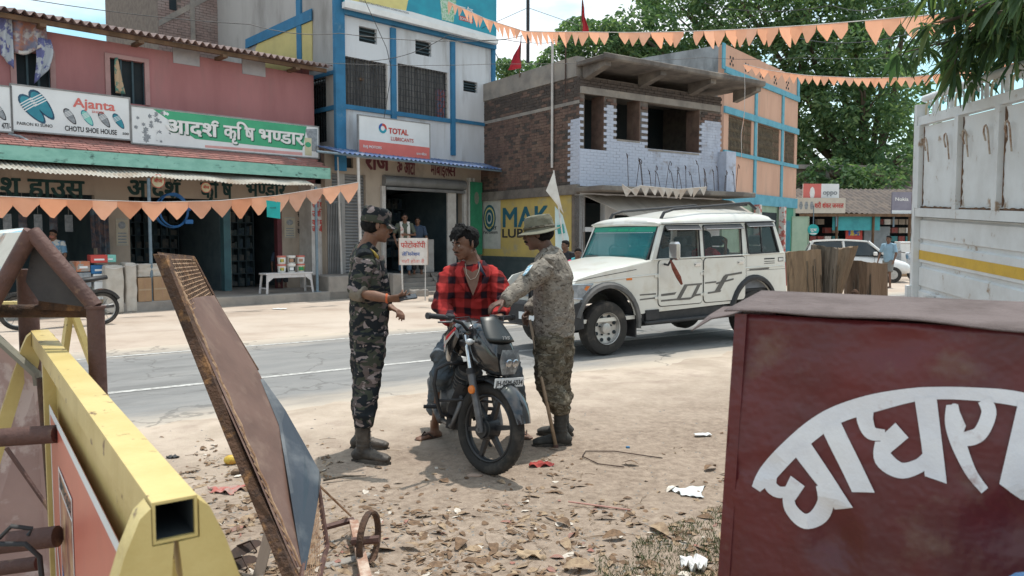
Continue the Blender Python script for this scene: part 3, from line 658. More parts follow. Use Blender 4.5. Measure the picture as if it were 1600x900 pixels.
M_curtr=mat('patterned_curtain',(.30,.10,.10),(.10,.16,.24),scale=12,rough=.9,mixpos=(.48,.52))
for w,nn in ((w1,5),(w2,6)):
    x0,x1,z0,z1=w
    wo=part('window',M_dark,rb,lambda b:b.box(x0,x1,BW+.5,BW+.52,z0,z1))
    def cur(b):
        b.grid(lambda u,v:(x0+.02+(x1-x0-.04)*u,BW+.14+.035*math.sin(u*nn*14)+.02*math.sin(u*53),z0+.02+(z1-z0-.04)*v),90,3,thick=(0,.01,0))
    part('curtain',M_curt,wo,cur,smooth=60)
    def bars(b):
        for k in range(nn*3+1): x=x0+(x1-x0)*k/(nn*3); b.box(x-.008,x+.008,BW+.03,BW+.045,z0,z1)
        for k in range(9): z=z0+(z1-z0)*k/8; b.box(x0,x1,BW+.031,BW+.044,z-.006,z+.006)
    part('grille',M_blk,wo,bars)
    part('window_frame',M_wp,wo,lambda b:b.box(x1-.04,x1-.001,BW+.005,BW+.12,z0,z1))
x0,x1,z0,z1=w2; part('curtain',M_curtr,rb,lambda b:b.grid(lambda u,v:(x1-.42+.36*u,BW+.085+.02*math.sin(u*22),z0+.03+(z1-z0)*.62*v),20,3,thick=(0,.01,0)))
part('side_window',M_wing,rb,lambda b:b.box(bx0+.05,bx0+.08,BW+.2,BW+1.9,4.2,5.95))
part('side_grille',M_blk,rb,lambda b:[b.box(bx0+.01,bx0+.025,BW+.25+.13*k,BW+.265+.13*k,4.2,5.95) for k in range(13)])
for v in (v1,v2,v3):
    vo=part('vent_window',M_dark,rb,lambda b:b.box(v[0],v[1],BW+.12,BW+.14,v[2],v[3]))
    part('louvre',M_shut,vo,lambda b:[b.box(v[0],v[1],BW+.05,BW+.09,v[2]+(v[3]-v[2])*k/4-.012,v[2]+(v[3]-v[2])*k/4+.012) for k in (1,2,3)])
M_yel=mat('pale_yellow_plaster',(.55,.47,.20),(.48,.41,.18),scale=1.5,rough=.9)
def sideP(px,py):   # hit on left end plane x=bx0-.01 -> (y,z)
    r=ray(px,py); o=FP.O+FP.u*(bx0-.012); k=(o-CAM).dot(FP.u)/r.dot(FP.u); p=CAM+r*k; return ((p-FP.O).dot(FP.n),p.z)
A=[sideP(*p) for p in ((488,33),(404,67),(400,76),(400,110),(488,110))]
part('yellow_panel',M_yel,rb,lambda b:b.prism([A[0],A[1],A[2],A[3],A[4]],bx0-.03,bx0-.002,axis='x'))
A2=[sideP(*p) for p in ((489,14),(489,32),(386,76),(386,62))]
part('side_beam',M_blu,rb,lambda b:b.prism(A2,bx0-.07,bx0-.032,axis='x'))
A3=[sideP(*p) for p in ((364,-60),(364,66),(386,66),(386,-60))]
M_hcyan=mat('cyan_print',(.02,.30,.40),(.02,.24,.34),scale=1.5,rough=.5,bump=0); M_hyel=mat('yellow_print',(.62,.55,.22),(.57,.50,.2),rough=.5,bump=0)
x0=FB.x(536,.8,10); x1=FB.x(773,.8,60); hz0=FB.z(540,12,.8); 
rh=thing('hoarding','teal and yellow lubricant hoarding along the roof of the white and blue building','hoarding',loc=FP.P(x0,.72,hz0),rz=FP.a); HW=x1-x0
part('panel',M_hcyan,rh,lambda b:b.box(0,HW,0,.08,.12,1.6)); part('ledge',M_wht,rh,lambda b:b.box(-.02,HW+.02,-.06,.1,-.03,.12))
part('yellow_field',M_hyel,rh,lambda b:b.add([(0,-.003,.2),(HW*.36,-.003,.2),(HW*.42,-.003,1.58),(0,-.003,1.58)],[(0,1,2,3)]))
part('white_strip',M_flex,rh,lambda b:b.add([(0,-.003,.13),(HW,-.003,.13),(HW,-.003,.21),(HW*.4,-.003,.3),(0,-.0035,.19)],[(0,1,2,3,4)]))
M_glass2=mat('pale_green_print',(.50,.60,.52),(.12,.38,.18),scale=14,rough=.5,bump=0)
part('bottle_print',M_glass2,rh,lambda b:b.add([(HW*.60,-.005,.3),(HW*.68,-.005,.3),(HW*.70,-.005,.95),(HW*.585,-.005,.95)],[(0,1,2,3)]))
st_('LUBRICANTS',M_blk,rh,HW*.08,.62,w=HW*.22,h=.14,bold=.03); st_('HINDUSTAN PETROLEUM CORPORATION',M_grey,rh,HW*.08,.215,w=HW*.3,h=.05,y=-.006)
part('red_label',M_red,rh,lambda b:b.add([(HW*.72,-.005,.42),(HW*.82,-.005,.42),(HW*.82,-.005,.55),(HW*.72,-.005,.55)],[(0,1,2,3)])); st_('BONUSED',M_wht,rh,HW*.725,.44,w=HW*.09,h=.08,y=-.008,bold=.02); st_('नया पैक',M_wht,rh,HW*.72,.72,w=HW*.1,h=.12,bold=.02)
rt,Wd,H=board(FP,.55,561,671,181,240,'shop_sign','red and white lubricants signboard of Raj Motors above the blue awning',M_flex,M_fr,ytr=194,ybr=252,dep=.1)
part('red_field',M_coral,rt,lambda b:b.add([(0,-.003,0),(Wd,-.003,0),(Wd,-.003,H*.36),(0,-.003,H*.38)],[(0,1,2,3)]))
st_('TOTAL',M_red,rt,Wd*.40,H*.63,w=Wd*.28,h=H*.15,bold=.045); st_('LUBRICANTS',M_red,rt,Wd*.43,H*.45,w=Wd*.33,h=H*.10,bold=.025)
st_('RAJ MOTORS',M_wht,rt,Wd*.05,H*.19,w=Wd*.25,h=H*.07,bold=.03,y=-.006); st_('राज मोटर',M_wht,rt,Wd*.80,H*.13,w=Wd*.15,h=H*.06,bold=.03,y=-.006)
def logo(b):
    cx,cz,r_=Wd*.32,H*.74,H*.13
    for k,(a0,a1) in enumerate(((-.3,1.6),(1.6,3.2),(3.2,5.98))):
        b.cur=k; n=10; vs=[];
        for i in range(n+1):
            t=a0+(a1-a0)*i/n; vs+=[(cx+r_*math.cos(t),-.005,cz+r_*math.sin(t)),(cx+r_*.5*math.cos(t+.5),-.005,cz+r_*.5*math.sin(t+.5))]
        b.add(vs,[(2*i,2*i+1,2*i+3,2*i+2) for i in range(n)])
part('logo',[M_red,mat('blue_print',(.03,.10,.35),(.03,.09,.3),bump=0),M_hcyan],rt,logo)
GW=1.15
sx0,sx1=FB.x(537,GW,350),FB.x(560,GW,350); ox0,ox1=FB.x(600,GW,350),FB.x(722,GW,350); ztop=FB.z(660,289,GW)
gx1=FB.x(752,GW,350)
gz2=FB.z(650,428,.9); 
part('ground_floor_wall',M_cream,rb,lambda b:wall_with_holes(b,FP.x(509,GW),gx1,0,zfb+.25,GW,GW+.2,[(sx0-.35,sx1+.25,gz2,FB.z(550,272,GW)),(ox0,ox1,gz2,ztop),(FB.x(532,GW,265),FB.x(552,GW,265),FB.z(540,262,GW)+.0,FB.z(540,246,GW))]))
part('vent_window',M_dark,rb,lambda b:b.box(FB.x(532,GW,265),FB.x(552,GW,265),GW+.1,GW+.12,FB.z(540,264,GW),FB.z(540,246,GW)))
M_shutr=mat('grey_shutter_steel',(.24,.245,.25),(.19,.19,.195),scale=3,rough=.5,metal=.3,bump=.05)
so=part('shutter',M_shutr,rb,lambda b:b.box(sx0-.35,sx1+.25,GW+.12,GW+.13,gz2,FB.z(550,272,GW)))
zt2=FB.z(550,272,GW); nsl=int((zt2-gz2)/.085)
_sl=None
for k in range(nsl):
    if _sl is None:
        _sl=part('shutter_slat',M_shutr,so,lambda b:b.grid(lambda u,v:(sx0-.35+(sx1+.6-sx0)*u,GW+.115-.025*math.sin(PI*v),.082*v),1,5,thick=(0,.004,0)),smooth=60); _sl.location=(0,0,gz2)
    else: share(_sl,so,(0,0,gz2+k*.085))
cg=part('collapsible_gate',M_shutr,rb,lambda b:b.box(FP.x(509,GW),FP.x(532,GW),GW-.02,GW-.01,2.5,2.56))
_gb=None
for k in range(9):
    x=FP.x(511,GW)+k*.05
    if _gb is None: _gb=part('gate_bar',M_shutr,cg,lambda b:b.box(-.012,.012,GW-.08,GW-.04,gz,2.5)); _gb.location=(x,0,0)
    else: share(_gb,cg,(x,0,0))
wl('राज',571,607,265,FB,GW,M_maroon,rb,.05,22); wl('ॐ आटो',620,648,272,FB,GW,M_maroon,rb,.04,18); wl('मोबाईल',673,702,274,FB,GW,M_maroon,rb,.03,17); wl('स',700,712,275,FB,GW,M_maroon,rb,.03,15)
part('shutter_box',M_shutr,rb,lambda b:(b.tube([(ox0-.05,GW-.04,ztop+.05),(ox1+.05,GW-.04,ztop+.05)],.16,12),b.box(ox0,ox1,GW-.16,GW-.02,ztop-.2,ztop-.12)),smooth=40)
part('door_jamb',M_wp,rb,lambda b:(b.box(ox0-.12,ox0,GW-.1,GW-.002,gz2,ztop-.1),b.box(ox1,ox1+.1,GW-.1,GW-.002,gz2,ztop),b.box(ox1+.2,ox1+.28,GW-.1,GW-.002,gz2,ztop+.3),b.box(ox1+.38,ox1+.44,GW-.1,GW-.002,gz2,ztop+.3)))
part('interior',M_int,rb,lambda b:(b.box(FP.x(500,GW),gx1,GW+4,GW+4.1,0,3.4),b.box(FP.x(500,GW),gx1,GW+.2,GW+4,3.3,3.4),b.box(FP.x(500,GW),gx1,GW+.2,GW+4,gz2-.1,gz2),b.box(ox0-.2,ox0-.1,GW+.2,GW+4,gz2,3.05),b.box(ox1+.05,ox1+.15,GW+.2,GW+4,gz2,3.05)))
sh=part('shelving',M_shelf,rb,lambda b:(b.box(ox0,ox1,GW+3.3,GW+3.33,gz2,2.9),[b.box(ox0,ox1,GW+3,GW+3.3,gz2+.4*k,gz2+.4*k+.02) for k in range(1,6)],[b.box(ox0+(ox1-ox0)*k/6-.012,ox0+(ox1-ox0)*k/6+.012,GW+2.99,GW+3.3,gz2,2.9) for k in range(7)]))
def stk(b):
    for k in range(1,6):
        x=ox0+.05
        while x<ox1-.15:
            w_=random.uniform(.05,.14); b.cur=random.randint(0,2); b.box(x,x+w_,GW+3.02,GW+3.2,gz2+.4*k+.021,gz2+.4*k+.02+random.uniform(.15,.33)); x+=w_+.01
o=part('shelf_stock',[mat('stock_a',(1,1,1)),mat('stock_b',(1,1,1)),mat('stock_c',(1,1,1))],sh,stk); o['kind']='stuff'
part('white_door_leaf',M_wp,rb,lambda b:b.box(FB.x(697,GW,380),FB.x(710,GW,380),GW-.09,GW-.03,gz2,FB.z(705,300,GW)))
part('counter',M_wp,rb,lambda b:(b.box(FB.x(673,GW,380),FB.x(694,GW,380),GW+.5,GW+.9,gz2,gz2+1.0),b.box(FB.x(640,GW,380),FB.x(673,GW,380),GW+.7,GW+1.1,gz2+.95,gz2+1.02)))
part('plinth',M_conc,rb,lambda b:(b.box(FP.x(600,.9),gx1,.9,GW-.003,-.1,gz2,bev=.015),b.box(FP.x(503,.3),FP.x(598,.3),.0,GW-.01,-.1,FP.z(560,430,0),bev=.02),b.box(FP.x(598,.3)+.01,FP.x(614,.3),-.15,.7,-.1,FP.z(600,428,0),bev=.02)))
for k in range(4):
    part('step',M_conc,rb,lambda b:b.box(FP.x(612,.4,440),FP.x(760,.4,440),.9-.34*(k+1)+.002,.9-.34*k-.001,-.1,gz2*(1-(k+1)/5),bev=.012))
part('step_ramp',M_conc,rb,lambda b:b.add([(FP.x(686,-.3,440),-.45,.0),(FP.x(690,-.3,440),-.45,.0),(FP.x(676,.9,430),.9,gz2+.03),(FP.x(672,.9,430),.9,gz2+.03),(FP.x(686,-.3,440),-.45,-.1),(FP.x(690,-.3,440),-.45,-.1),(FP.x(676,.9,430),.9,-.1),(FP.x(672,.9,430),.9,-.1)],[(0,1,2,3),(0,4,5,1),(1,5,6,2),(3,2,6,7),(0,3,7,4)]))
M_bsheet=mat('blue_roofing_sheet',(.07,.12,.26),(.10,.16,.30),scale=3,rough=.55,bump=.1,col3=(.25,.27,.32),scale3=3)
x0,x1=FP.x(530,-.1,240),FP.x(815,.0,268)
zA=FP.z(530,238,-.1); zB=FP.z(815,268,0); 
def aw2(b): corr(b,FP,x0,x1,lambda x:(-.1+(x-x0)/(x1-x0)*.1,zA+(zB-zA)*(x-x0)/(x1-x0)),lambda x:(GW,zA+(zB-zA)*(x-x0)/(x1-x0)+.28),pitch=.15,amp=.022)
part('awning_sheet',M_bsheet,rb,aw2,smooth=40)
part('awning_beam',M_bpost,rb,lambda b:b.tube([(x0-.6,-.05,zA-.02),(x1,.05,zB-.05)],.03,8))
part('awning_post',M_wp,rb,lambda b:b.tube([(FP.x(564,0,300),.02,-.05),(FP.x(560,0,300),0,zA-.08)],.04,8))
part('awning_post',M_wp,rb,lambda b:b.tube([(FP.x(533,.9,300),.9,0),(FP.x(528,.9,300),.9,zA)],.03,8))
def bricks(b,x0,x1,z0,z1,y,ln=.23,ht=.075,gap=.012,dp=.05,pick=None,jit=.006,hole=None,rng=None):
    rng=rng or random.Random(4); r_=0; z=z0
    while z+ht<=z1+1e-3:
        x=x0-(ln/2 if r_%2 else 0)
        while x<x1:
            a,c=max(x,x0),min(x+ln,x1)
            if c-a>.04 and not (hole and hole(a,c,z)):
                o=rng.uniform(-jit,jit); 
                if pick: b.cur=pick(a,z,rng)
                b.box(a+gap/2,c-gap/2,y-.012+o,y+dp,z+gap/2,z+ht-gap/2)
            x+=ln
        z+=ht; r_+=1
FT=Frame((FP.O.x,FP.O.y),FP.a)
TD=8.5
tw=thing('brick_tower','unplastered brick building with plastered flank rising behind the pink roof','building',loc=FP.O,rz=FP.a)
tx0_,tx1_,tz0,tz1=FP.x(247,TD,40),FP.x(367,TD,40),4.5,FP.z(300,-60,TD)
part('wall',M_mort,tw,lambda b:b.box(tx0_,tx1_,TD,TD+5,0,tz1))
M_bgrey=mat('grey_pink_brick',(.30,.22,.20),(.23,.17,.155),scale=4,rough=.95,col3=(.35,.30,.28),scale3=1)
o=part('brick',M_bgrey,tw,lambda b:bricks(b,tx0_,tx1_,5.2,tz1,TD,.24,.085,hole=lambda a,c,z: (FP.x(264,TD,10)<a<FP.x(275,TD,10) and z>FP.z(270,16,TD)))); o['kind']='stuff'
part('concrete_frame',M_conc,tw,lambda b:(b.add([(p[0],TD-.03,p[1]) for p in (FP.hit(247,32,TD),FP.hit(247,42,TD),FP.hit(340,-8,TD),FP.hit(340,-18,TD))],[(0,1,2,3)]),b.box(FP.x(297,TD,30),FP.x(304,TD,30),TD-.04,TD-.01,5,tz1)))
part('window',M_dark,tw,lambda b:b.box(FP.x(264,TD,10),FP.x(275,TD,10),TD-.03,TD-.02,FP.z(270,16,TD),tz1))
pw=part('plastered_wall',M_gpl,rb,lambda b:b.box(bx0-.0,bx0+.01,BW+10.9,BW+11.4,0,wz+3.2))
F4=Frame((1.79,20.5),RA)      # front plane, origin at the near-left corner
b4=thing('brick_building','half finished brick building with sooty eaves and whitewashed upper front over an awning','building',loc=F4.O,rz=F4.a)
zbal=F4.z(913,292,0); zt4=F4.z(913,118,0)
L4=F4.x(1127,0,200)
h1=(F4.x(914,.0,200),F4.x(943,.0,200),F4.z(914,233,0),F4.z(914,145,0))
h2=(F4.x(964,0,180),F4.x(999,0,180),F4.z(980,219,0),F4.z(980,153,0))
h3=(F4.x(1013,0,200),F4.x(1092,0,200),F4.z(1013,233,0),F4.z(1013,161,0))
M_bwash=mat('whitewashed_brick',(.50,.54,.64),(.40,.43,.52),scale=3,rough=.92,bump=.5,col3=(.25,.21,.20),scale3=3.4,mix3=(.55,.72))
M_frontbr=[M_bwash,M_brick,M_brickd,M_conc]
def wline(x): return 5.0   # height of the whitewash edge
zw=F4.z(913,200,0)
zwa=F4.z(1100,190,0); zwb=F4.z(970,176,0)
def inhole(a,c,z):
    for h in (h1,h2,h3):
        if a<h[1]-.02 and c>h[0]+.02 and z>h[2]-.05 and z<h[3]-.02: return True
    return False
zlin=F4.z(950,150,0); zlin0=F4.z(970,160,0)
def pick4(a,z,r):
    e=zwb+.12+.5*mn.noise(Vector((a*1.2,0,z)))*.4
    if a>h3[1]+.05: e=zwa
    elif h2[1]<a<h3[0]: e=F4.z(1005,180,0)
    if z<e: return 0
    return 1 if z<zlin+.1 and r.random()<.6 else 2
def core4(b):
    wall_with_holes(b,0,L4,zbal,zt4,0.03,.22,[h1,h2,h3])
    b.box(0,.2,.22,8.0,2.7,zt4+.0); b.box(0,L4,7.8,8,0,zt4); b.box(L4-.2,L4,.22,7.8,0,zt4)
part('wall_core',M_mort,b4,core4)
rngb=random.Random(9); allb=[]
class _C: pass
def collect(x0,x1,z0,z1,hole,pick,ln=.235,ht=.082):
    out=[];r_=0;z=z0
    while z+ht<=z1+1e-3:
        x=x0-(ln/2 if r_%2 else 0)
        while x<x1:
            a,c=max(x,x0),min(x+ln,x1)
            if c-a>.05 and not hole(a,c,z): out.append((a,c,z,z+ht,pick(a,z,rngb)))
            x+=ln
        z+=ht; r_+=1
    return out
fr=collect(.0,L4,zbal+.02,zlin-.02,inhole,pick4)+collect(0,L4,zlin+.16,zt4,lambda a,c,z:False,lambda a,z,r:2)
fr.sort(key=lambda q:q[0])
single=fr[:230]; rest=fr[230:]
bcache={}
def single_brick(q,F,parent,side=False):
    a,c,z0,z1,mi=q; k=(round(c-a,2),mi,side)
    if k not in bcache:
        g_=.002 if mi==0 else .006; b=MB(); b.box(g_,(c-a)-g_,-.014,.03,g_,z1-z0-g_)
        bcache[k]=b.mesh('brick',M_frontbr[mi])
    o=bpy.data.objects.new('brick',bcache[k]); COL.objects.link(o); o.parent=parent
    if side: o.location=(0,c,z0); o.rotation_euler=(0,0,-PI/2); o.location.x=-.0+rngb.uniform(-.006,.004)
    else: o.location=(a,rngb.uniform(-.006,.004),z0)
for q in single: single_brick(q,F4,b4)
def jf(b):
    for a,c,z0,z1,mi in rest:
        b.cur=mi; o=rngb.uniform(-.006,.004)*(.4 if mi==0 else 1); g_=.002 if mi==0 else .006; b.box(a+g_,c-g_,-.014+o,.03,z0+g_,z1-g_)
o=part('brickwork',M_frontbr,b4,jf); o['kind']='stuff'
def sidepick(y,z,r):
    zz=F4.z(905,158,0)
    if z>zz+.35*mn.noise(Vector((y*.8,3,z*.8))): return 2 if r.random()<.85 else 1
    if y<.35 and z<zw+.2: return 0
    if z<3.2+.6*mn.noise(Vector((y,1,z)))and r.random()<.5: return 2
    return 1 if r.random()<.8 else 2
sdb=collect(.02,7.6,2.75,zt4-.02,lambda a,c,z:False,sidepick)
M_sideb=M_frontbr
sdb.sort(key=lambda q:q[0])
for q in sdb[:60]: single_brick(q,F4,b4,True)
def sf(b):
    for a,c,z0,z1,mi in sdb[60:]:
        b.cur=mi; o=rngb.uniform(-.008,.004); b.box(-.014+o,.03,a+.005,c-.006,z0+.005,z1-.006)
o=part('brickwork',M_frontbr,b4,sf); o['kind']='stuff'
part('cap_beam',M_conc,b4,lambda b:(b.box(-.05,.25,.1,8,zt4-.02,F4.z(905,86,0)),b.box(-.03,-.016,0,8,F4.z(905,158,0)-.05,F4.z(905,158,0)+.04)))
part('lintel',M_conc,b4,lambda b:b.box(.02,L4-.1,-.035,.03,zlin-.02,zlin+.16))
[part('window_reveal',M_brick,b4,lambda b:b.box(h[1]-.003,h[1]+.02,-.01,.5,h[2],h[3])) for h in (h1,h2,h3)]
[part('window_sill',M_conc,b4,lambda b:b.box(h[0]-.01,h[1]+.01,-.02,.4,h[2]-.05,h[2]+.003)) for h in (h2,h3)]
part('dark_room',M_dark,b4,lambda b:b.box(.25,L4-.25,2.2,2.25,zbal,zt4))
part('upper_floor',M_conc,b4,lambda b:(b.box(.21,L4-.21,.23,7.7,zbal-.15,zbal+.02),b.box(.21,L4-.21,.23,7.7,zt4-.12,zt4-.02)))
zs=F4.z(950,84,-.9)
M_slab=mat('sooty_concrete',(.155,.135,.12),(.10,.088,.08),scale=2.5,rough=.95,bump=.5,bscale=20,col3=(.25,.22,.19),scale3=1.2)
part('roof_slab',M_slab,b4,lambda b:b.box(-.04,L4+.75,-1.0,8.1,zs-.16,zs-.03,bev=.02))
part('roof_edge',M_slab,b4,lambda b:b.box(-.05,L4+.76,-1.02,-.95,zs-.14,zs+.0,bev=.02))
for k in range(4): part('roof_beam',M_slab,b4,lambda b:b.add([(k*2.0+.1,-.85,zs-.16),(k*2.0+.32,-.85,zs-.16),(k*2.0+.32,.02,zs-.16),(k*2.0+.1,.02,zs-.16),(k*2.0+.1,-.85,zs-.28),(k*2.0+.32,-.85,zs-.28),(k*2.0+.32,.02,zs-.5),(k*2.0+.1,.02,zs-.5)],[(3,2,1,0),(4,5,6,7),(0,1,5,4),(1,2,6,5),(2,3,7,6),(3,0,4,7)]))
part('balcony_slab',M_slab,b4,lambda b:b.box(-.15,L4+.3,-1.1,.02,zbal-.16,zbal-.02,bev=.025))
M_rust=mat('rusty_bar',(.08,.05,.04),(.05,.035,.03),rough=.9)
for k in range(22):
    x=.9+k*(L4-1.2)/21+random.uniform(-.12,.12); h=random.uniform(.45,.85); l=random.uniform(-.25,.25)
    part('reinforcing_bar',M_rust,b4,lambda b:b.tube([(x,-.9,zbal-.05),(x+l*.6,-.9,zbal+h*.8),(x+l,-.88,zbal+h),(x+l+.06,-.87,zbal+h-.05),(x+l+.05,-.87,zbal+h-.12)],.011,4))
part('ledge',M_bwash,b4,lambda b:b.box(L4-.15,L4+.3,-.35,.0,zbal-.02,zbal+1.25,bev=.02))
zy=F4.z(905,290,0)
M_mak=mat('faded_yellow_paint',(.50,.38,.125),(.43,.33,.12),scale=1.5,rough=.92,bump=.15,col3=(.33,.30,.20),scale3=2.2,mix3=(.54,.72))
def side4(px,py,x=-.02):
    r=ray(px,py); o=F4.O+F4.u*x; k=(o-CAM).dot(F4.u)/r.dot(F4.u); p=CAM+r*k; return ((p-F4.O).dot(F4.n),p.z)
y_in=6.2
zm0=side4(800,401)[1]; zm1=2.72
part('lower_side_wall',M_mort,b4,lambda b:b.box(0.0,.2,.0,7.8,-.1,2.7))
part('painted_wall',M_mak,b4,lambda b:b.box(-.02,-.001,.32,y_in,zm0,zm1))
M_dkteal=mat('sooty_teal_dado',(.045,.065,.07),(.06,.08,.085),scale=3,rough=.9)
part('dado',M_dkteal,b4,lambda b:(b.box(-.05,-.001,.3,y_in,zm0-.09,zm0),b.box(-.03,-.001,.3,y_in,-.1,zm0-.09)))
part('lower_beam',M_slab,b4,lambda b:b.box(-.12,-.001,-.02,7.8,2.72,2.98))
M_navy=mat('dark_teal_lettering',(.02,.10,.14),(.025,.12,.16),scale=5,rough=.8,bump=0)
def sidetext(txt,pxa,pxb,pyb,pyt,m,bold):
    ya,z0=side4(pxa,pyb); yb,z1=side4(pxb,pyb); _,zt=side4((pxa+pxb)/2,pyt); _,zb=side4((pxa+pxb)/2,pyb)
    def f(b):
        g,tw=layout(txt,bold)
        for v,fs,zi in g: b.add([(-.024-zi*.0004,ya+(yb-ya)*p[0]/tw+ -0*p[1],zb+p[1]*(zt-zb)/.72) for p in v],fs)
    part('lettering',m,b4,f)
sidetext('MAK',784,858,354,322,M_navy,.03); sidetext('LUBRI',784,836,371,357,M_blk,.03)
def bp(b):
    for (a,z),r_,c in ((side4(765,341),.42,0),):
        ys=a
        b.cur=2; b.add([(-.024,ys+.62,z-.95),(-.024,ys-.62,z-.95),(-.024,ys-.62,z+.6),(-.024,ys+.62,z+.6)],[(0,1,2,3)])
        for i,(r1_,cc) in enumerate(((.42,0),(.34,1),(.28,0),(.18,2),(.12,0))):
            b.cur=cc; b.add([(-.026-.002*i,ys+r1_*.85*math.cos(t*PI/10),z+r1_*math.sin(t*PI/10)) for t in range(20)],[tuple(range(20))])
part('emblem',[M_navy,M_hyel,mat('faded_white',(.50,.50,.47),(.42,.42,.40))],b4,bp)
sidetext('भारत',757,776,359,353,M_blk,.02); sidetext('Petroleum',755,778,365,360,M_blk,.02)
M_gboard=mat('green_poster',(.03,.19,.10),(.04,.25,.13),scale=3,rough=.7)
x0,x1,z0,z1=FP.r(735,753,284,398,GW-.12); rg=thing('green_banner','tall green printed banner beside the yellow painted wall','banner',loc=FP.P(x0,GW-.14,z0),rz=FP.a)
part('cloth',M_gboard,rg,lambda b:b.box(0,x1-x0,0,.03,0,z1-z0)); M_skinp=mat('portrait_print',(.22,.20,.16),(.12,.2,.14),scale=20,bump=0); part('portrait',M_skinp,rg,lambda b:b.add([((x1-x0)*(.5+.2*math.cos(t*PI/5)),-.004,(z1-z0)*.78+.2*math.sin(t*PI/5)) for t in range(10)],[tuple(range(10))]))
part('lower_front_wall',M_bw,b4,lambda b:wall_with_holes(b,.0,L4,-.1,zbal-.16,.0,.2,[(F4.x(913,0,360),F4.x(945,0,360),F4.z(930,355,0),F4.z(930,308,0)),(F4.x(960,0,380),L4-.6,.1,2.2),(F4.x(911,0,390),F4.x(935,0,390),.1,F4.z(920,362,0))]))
part('interior',M_dark,b4,lambda b:b.box(.3,L4-.2,1.8,1.9,0,2.6))
M_tarp=mat('grey_brown_sheet',(.38,.335,.29),(.30,.265,.23),scale=2,rough=.8,bump=.2,bscale=12,stretch=(2,.4,1))
pA,pB=F4.hit(905,303,-.25),F4.hit(1160,320,-.25)
zAw=F4.z(905,304,-.2)
def sheet(k): 
    n=7; xa=-.05+k*(L4+.4)/n; xb=-.05+(k+1)*(L4+.4)/n-.015
    part('awning_panel',M_tarp,b4,lambda b:b.grid(lambda u,v:(xa+(xb-xa)*u+.9*v*(1-k/n)*.9,-.2-1.35*v,zAw-.72*v+.02*math.sin(u*PI)),4,6,thick=(0,0,-.012)))
for k in range(7): sheet(k)

for (px,yt,yb,r_,nm) in ((862,57,262,.035,'drain_pipe'),(883,60,150,.018,'iron_rod')):
    yy,zb=side4(px,yb,-.1); _,ztp=side4(px,yt,-.1)
    part(nm,M_wp if r_>.03 else M_rust,b4,lambda b:b.tube([(-.09,yy,zb),(-.09,yy,ztp)],r_,8))
F5=Frame((7.63,28.0),math.atan2(.775,.632))
b5=thing('orange_building','peach three storey building with blue bands and grilled windows','building',loc=F5.O,rz=F5.a)
M_or=mat('peach_plaster',(.58,.355,.26),(.52,.31,.225),scale=1.3,rough=.9,bump=.12,col3=(.40,.27,.21),scale3=2,mix3=(.54,.8),stretch=(1,1,.25))
M_lblu=mat('sky_blue_trim',(.13,.36,.46),(.10,.30,.39),scale=3,rough=.8)
L5=F5.x(1246,0,200)
def z5(px,py): return F5.z(px,py,0)
zt5=z5(1127,66); e1=[(F5.x(a,0,210),F5.x(c,0,210),z5(a,bt),z5(a,tp)) for a,c,tp,bt in ((1138,1174,176,238),(1184,1218,192,245),(1226,1242,203,251))]
zw0=e1[1][2]; zw1=e1[1][3]; e1=[(a,c,zw0,zw1) for a,c,_,_ in e1]
part('front_wall',M_or,b5,lambda b:(wall_with_holes(b,0,L5,2.9,zt5,0,.25,e1),b.box(L5-.25,L5,.25,9,0,zt5)))
part('side_wall',mat('stained_grey_plaster',(.36,.38,.40),(.24,.25,.26),scale=1.2,rough=.95,col3=(.15,.16,.17),scale3=1.5,stretch=(1,1,.5)),b5,lambda b:(b.box(0,.25,.25,9,0,zt5),b.box(.25,L5-.25,8.8,9,0,zt5)))
def bandh(px,py,th=.22): zc=z5(px,py); part('blue_band',M_lblu,b5,lambda b:b.box(-.04,L5+.05,-.06,-.002,zc-th/2,zc+th/2))
zb_=[z5(1140,112),zw1+.12,zw0-.08,z5(1150,309)]
for z_,th in zip(zb_,(.22,.24,.14,.42)): part('blue_band',M_lblu,b5,lambda b:b.box(-.04,L5+.05,-.07,-.002,z_-th/2,z_+th/2))
for px in (1128,1180,1222,1245):
    x=F5.x(px,0,210); part('blue_strip',M_lblu,b5,lambda b:b.box(x-.13,x+.10,-.05,-.003,zb_[3] if px not in(1128,1245) else zb_[0] ,zb_[0] if px not in(1128,1245) else zt5))
M_gr=mat('brown_grille',(.20,.16,.11),(.13,.10,.07),scale=6,rough=.8)
for (a,c,z0,z1) in e1:
    wo=part('window',M_dark,b5,lambda b:b.box(a,c,.3,.32,z0,z1))
    def gf(b):
        n=int((c-a)/.12)
        for k in range(n+1): x=a+(c-a)*k/n; b.box(x-.018,x+.018,.04,.06,z0,z1)
        for k in range(4): z=z0+(z1-z0)*(k+.5)/4; b.box(a,c,.045,.062,z-.03,z+.03)
        for k in range(n):
            for j in range(4): z=z0+(z1-z0)*(j+.5)/4; x=a+(c-a)*(k+.5)/n; b.tube([(x-.04,.03,z-.08),(x,.03,z+.07),(x+.04,.03,z-.08)],.012,4)
    part('grille',M_gr,wo,gf)
for kx in range(5):
    for (dx,dz) in ((-.12,.12),(.12,.12),(0,0),(-.12,-.12),(.12,-.12)): 
        x=F5.x((1143,1167,1190,1212,1231)[kx],0,100)+dx; z=(zt5+zb_[0])/2+dz-.05; part('vent_hole',M_dark,b5,lambda b:b.box(x-.045,x+.045,-.012,.0-.001,z-.045,z+.045))
M_lgreen=mat('pale_green_wall',(.30,.40,.30),(.25,.34,.25),scale=2); M_tdoor=mat('teal_door',(.03,.20,.26),(.02,.15,.20),scale=3,rough=.6); M_green2=mat('green_wall',(.06,.26,.18),(.05,.21,.15),scale=2)
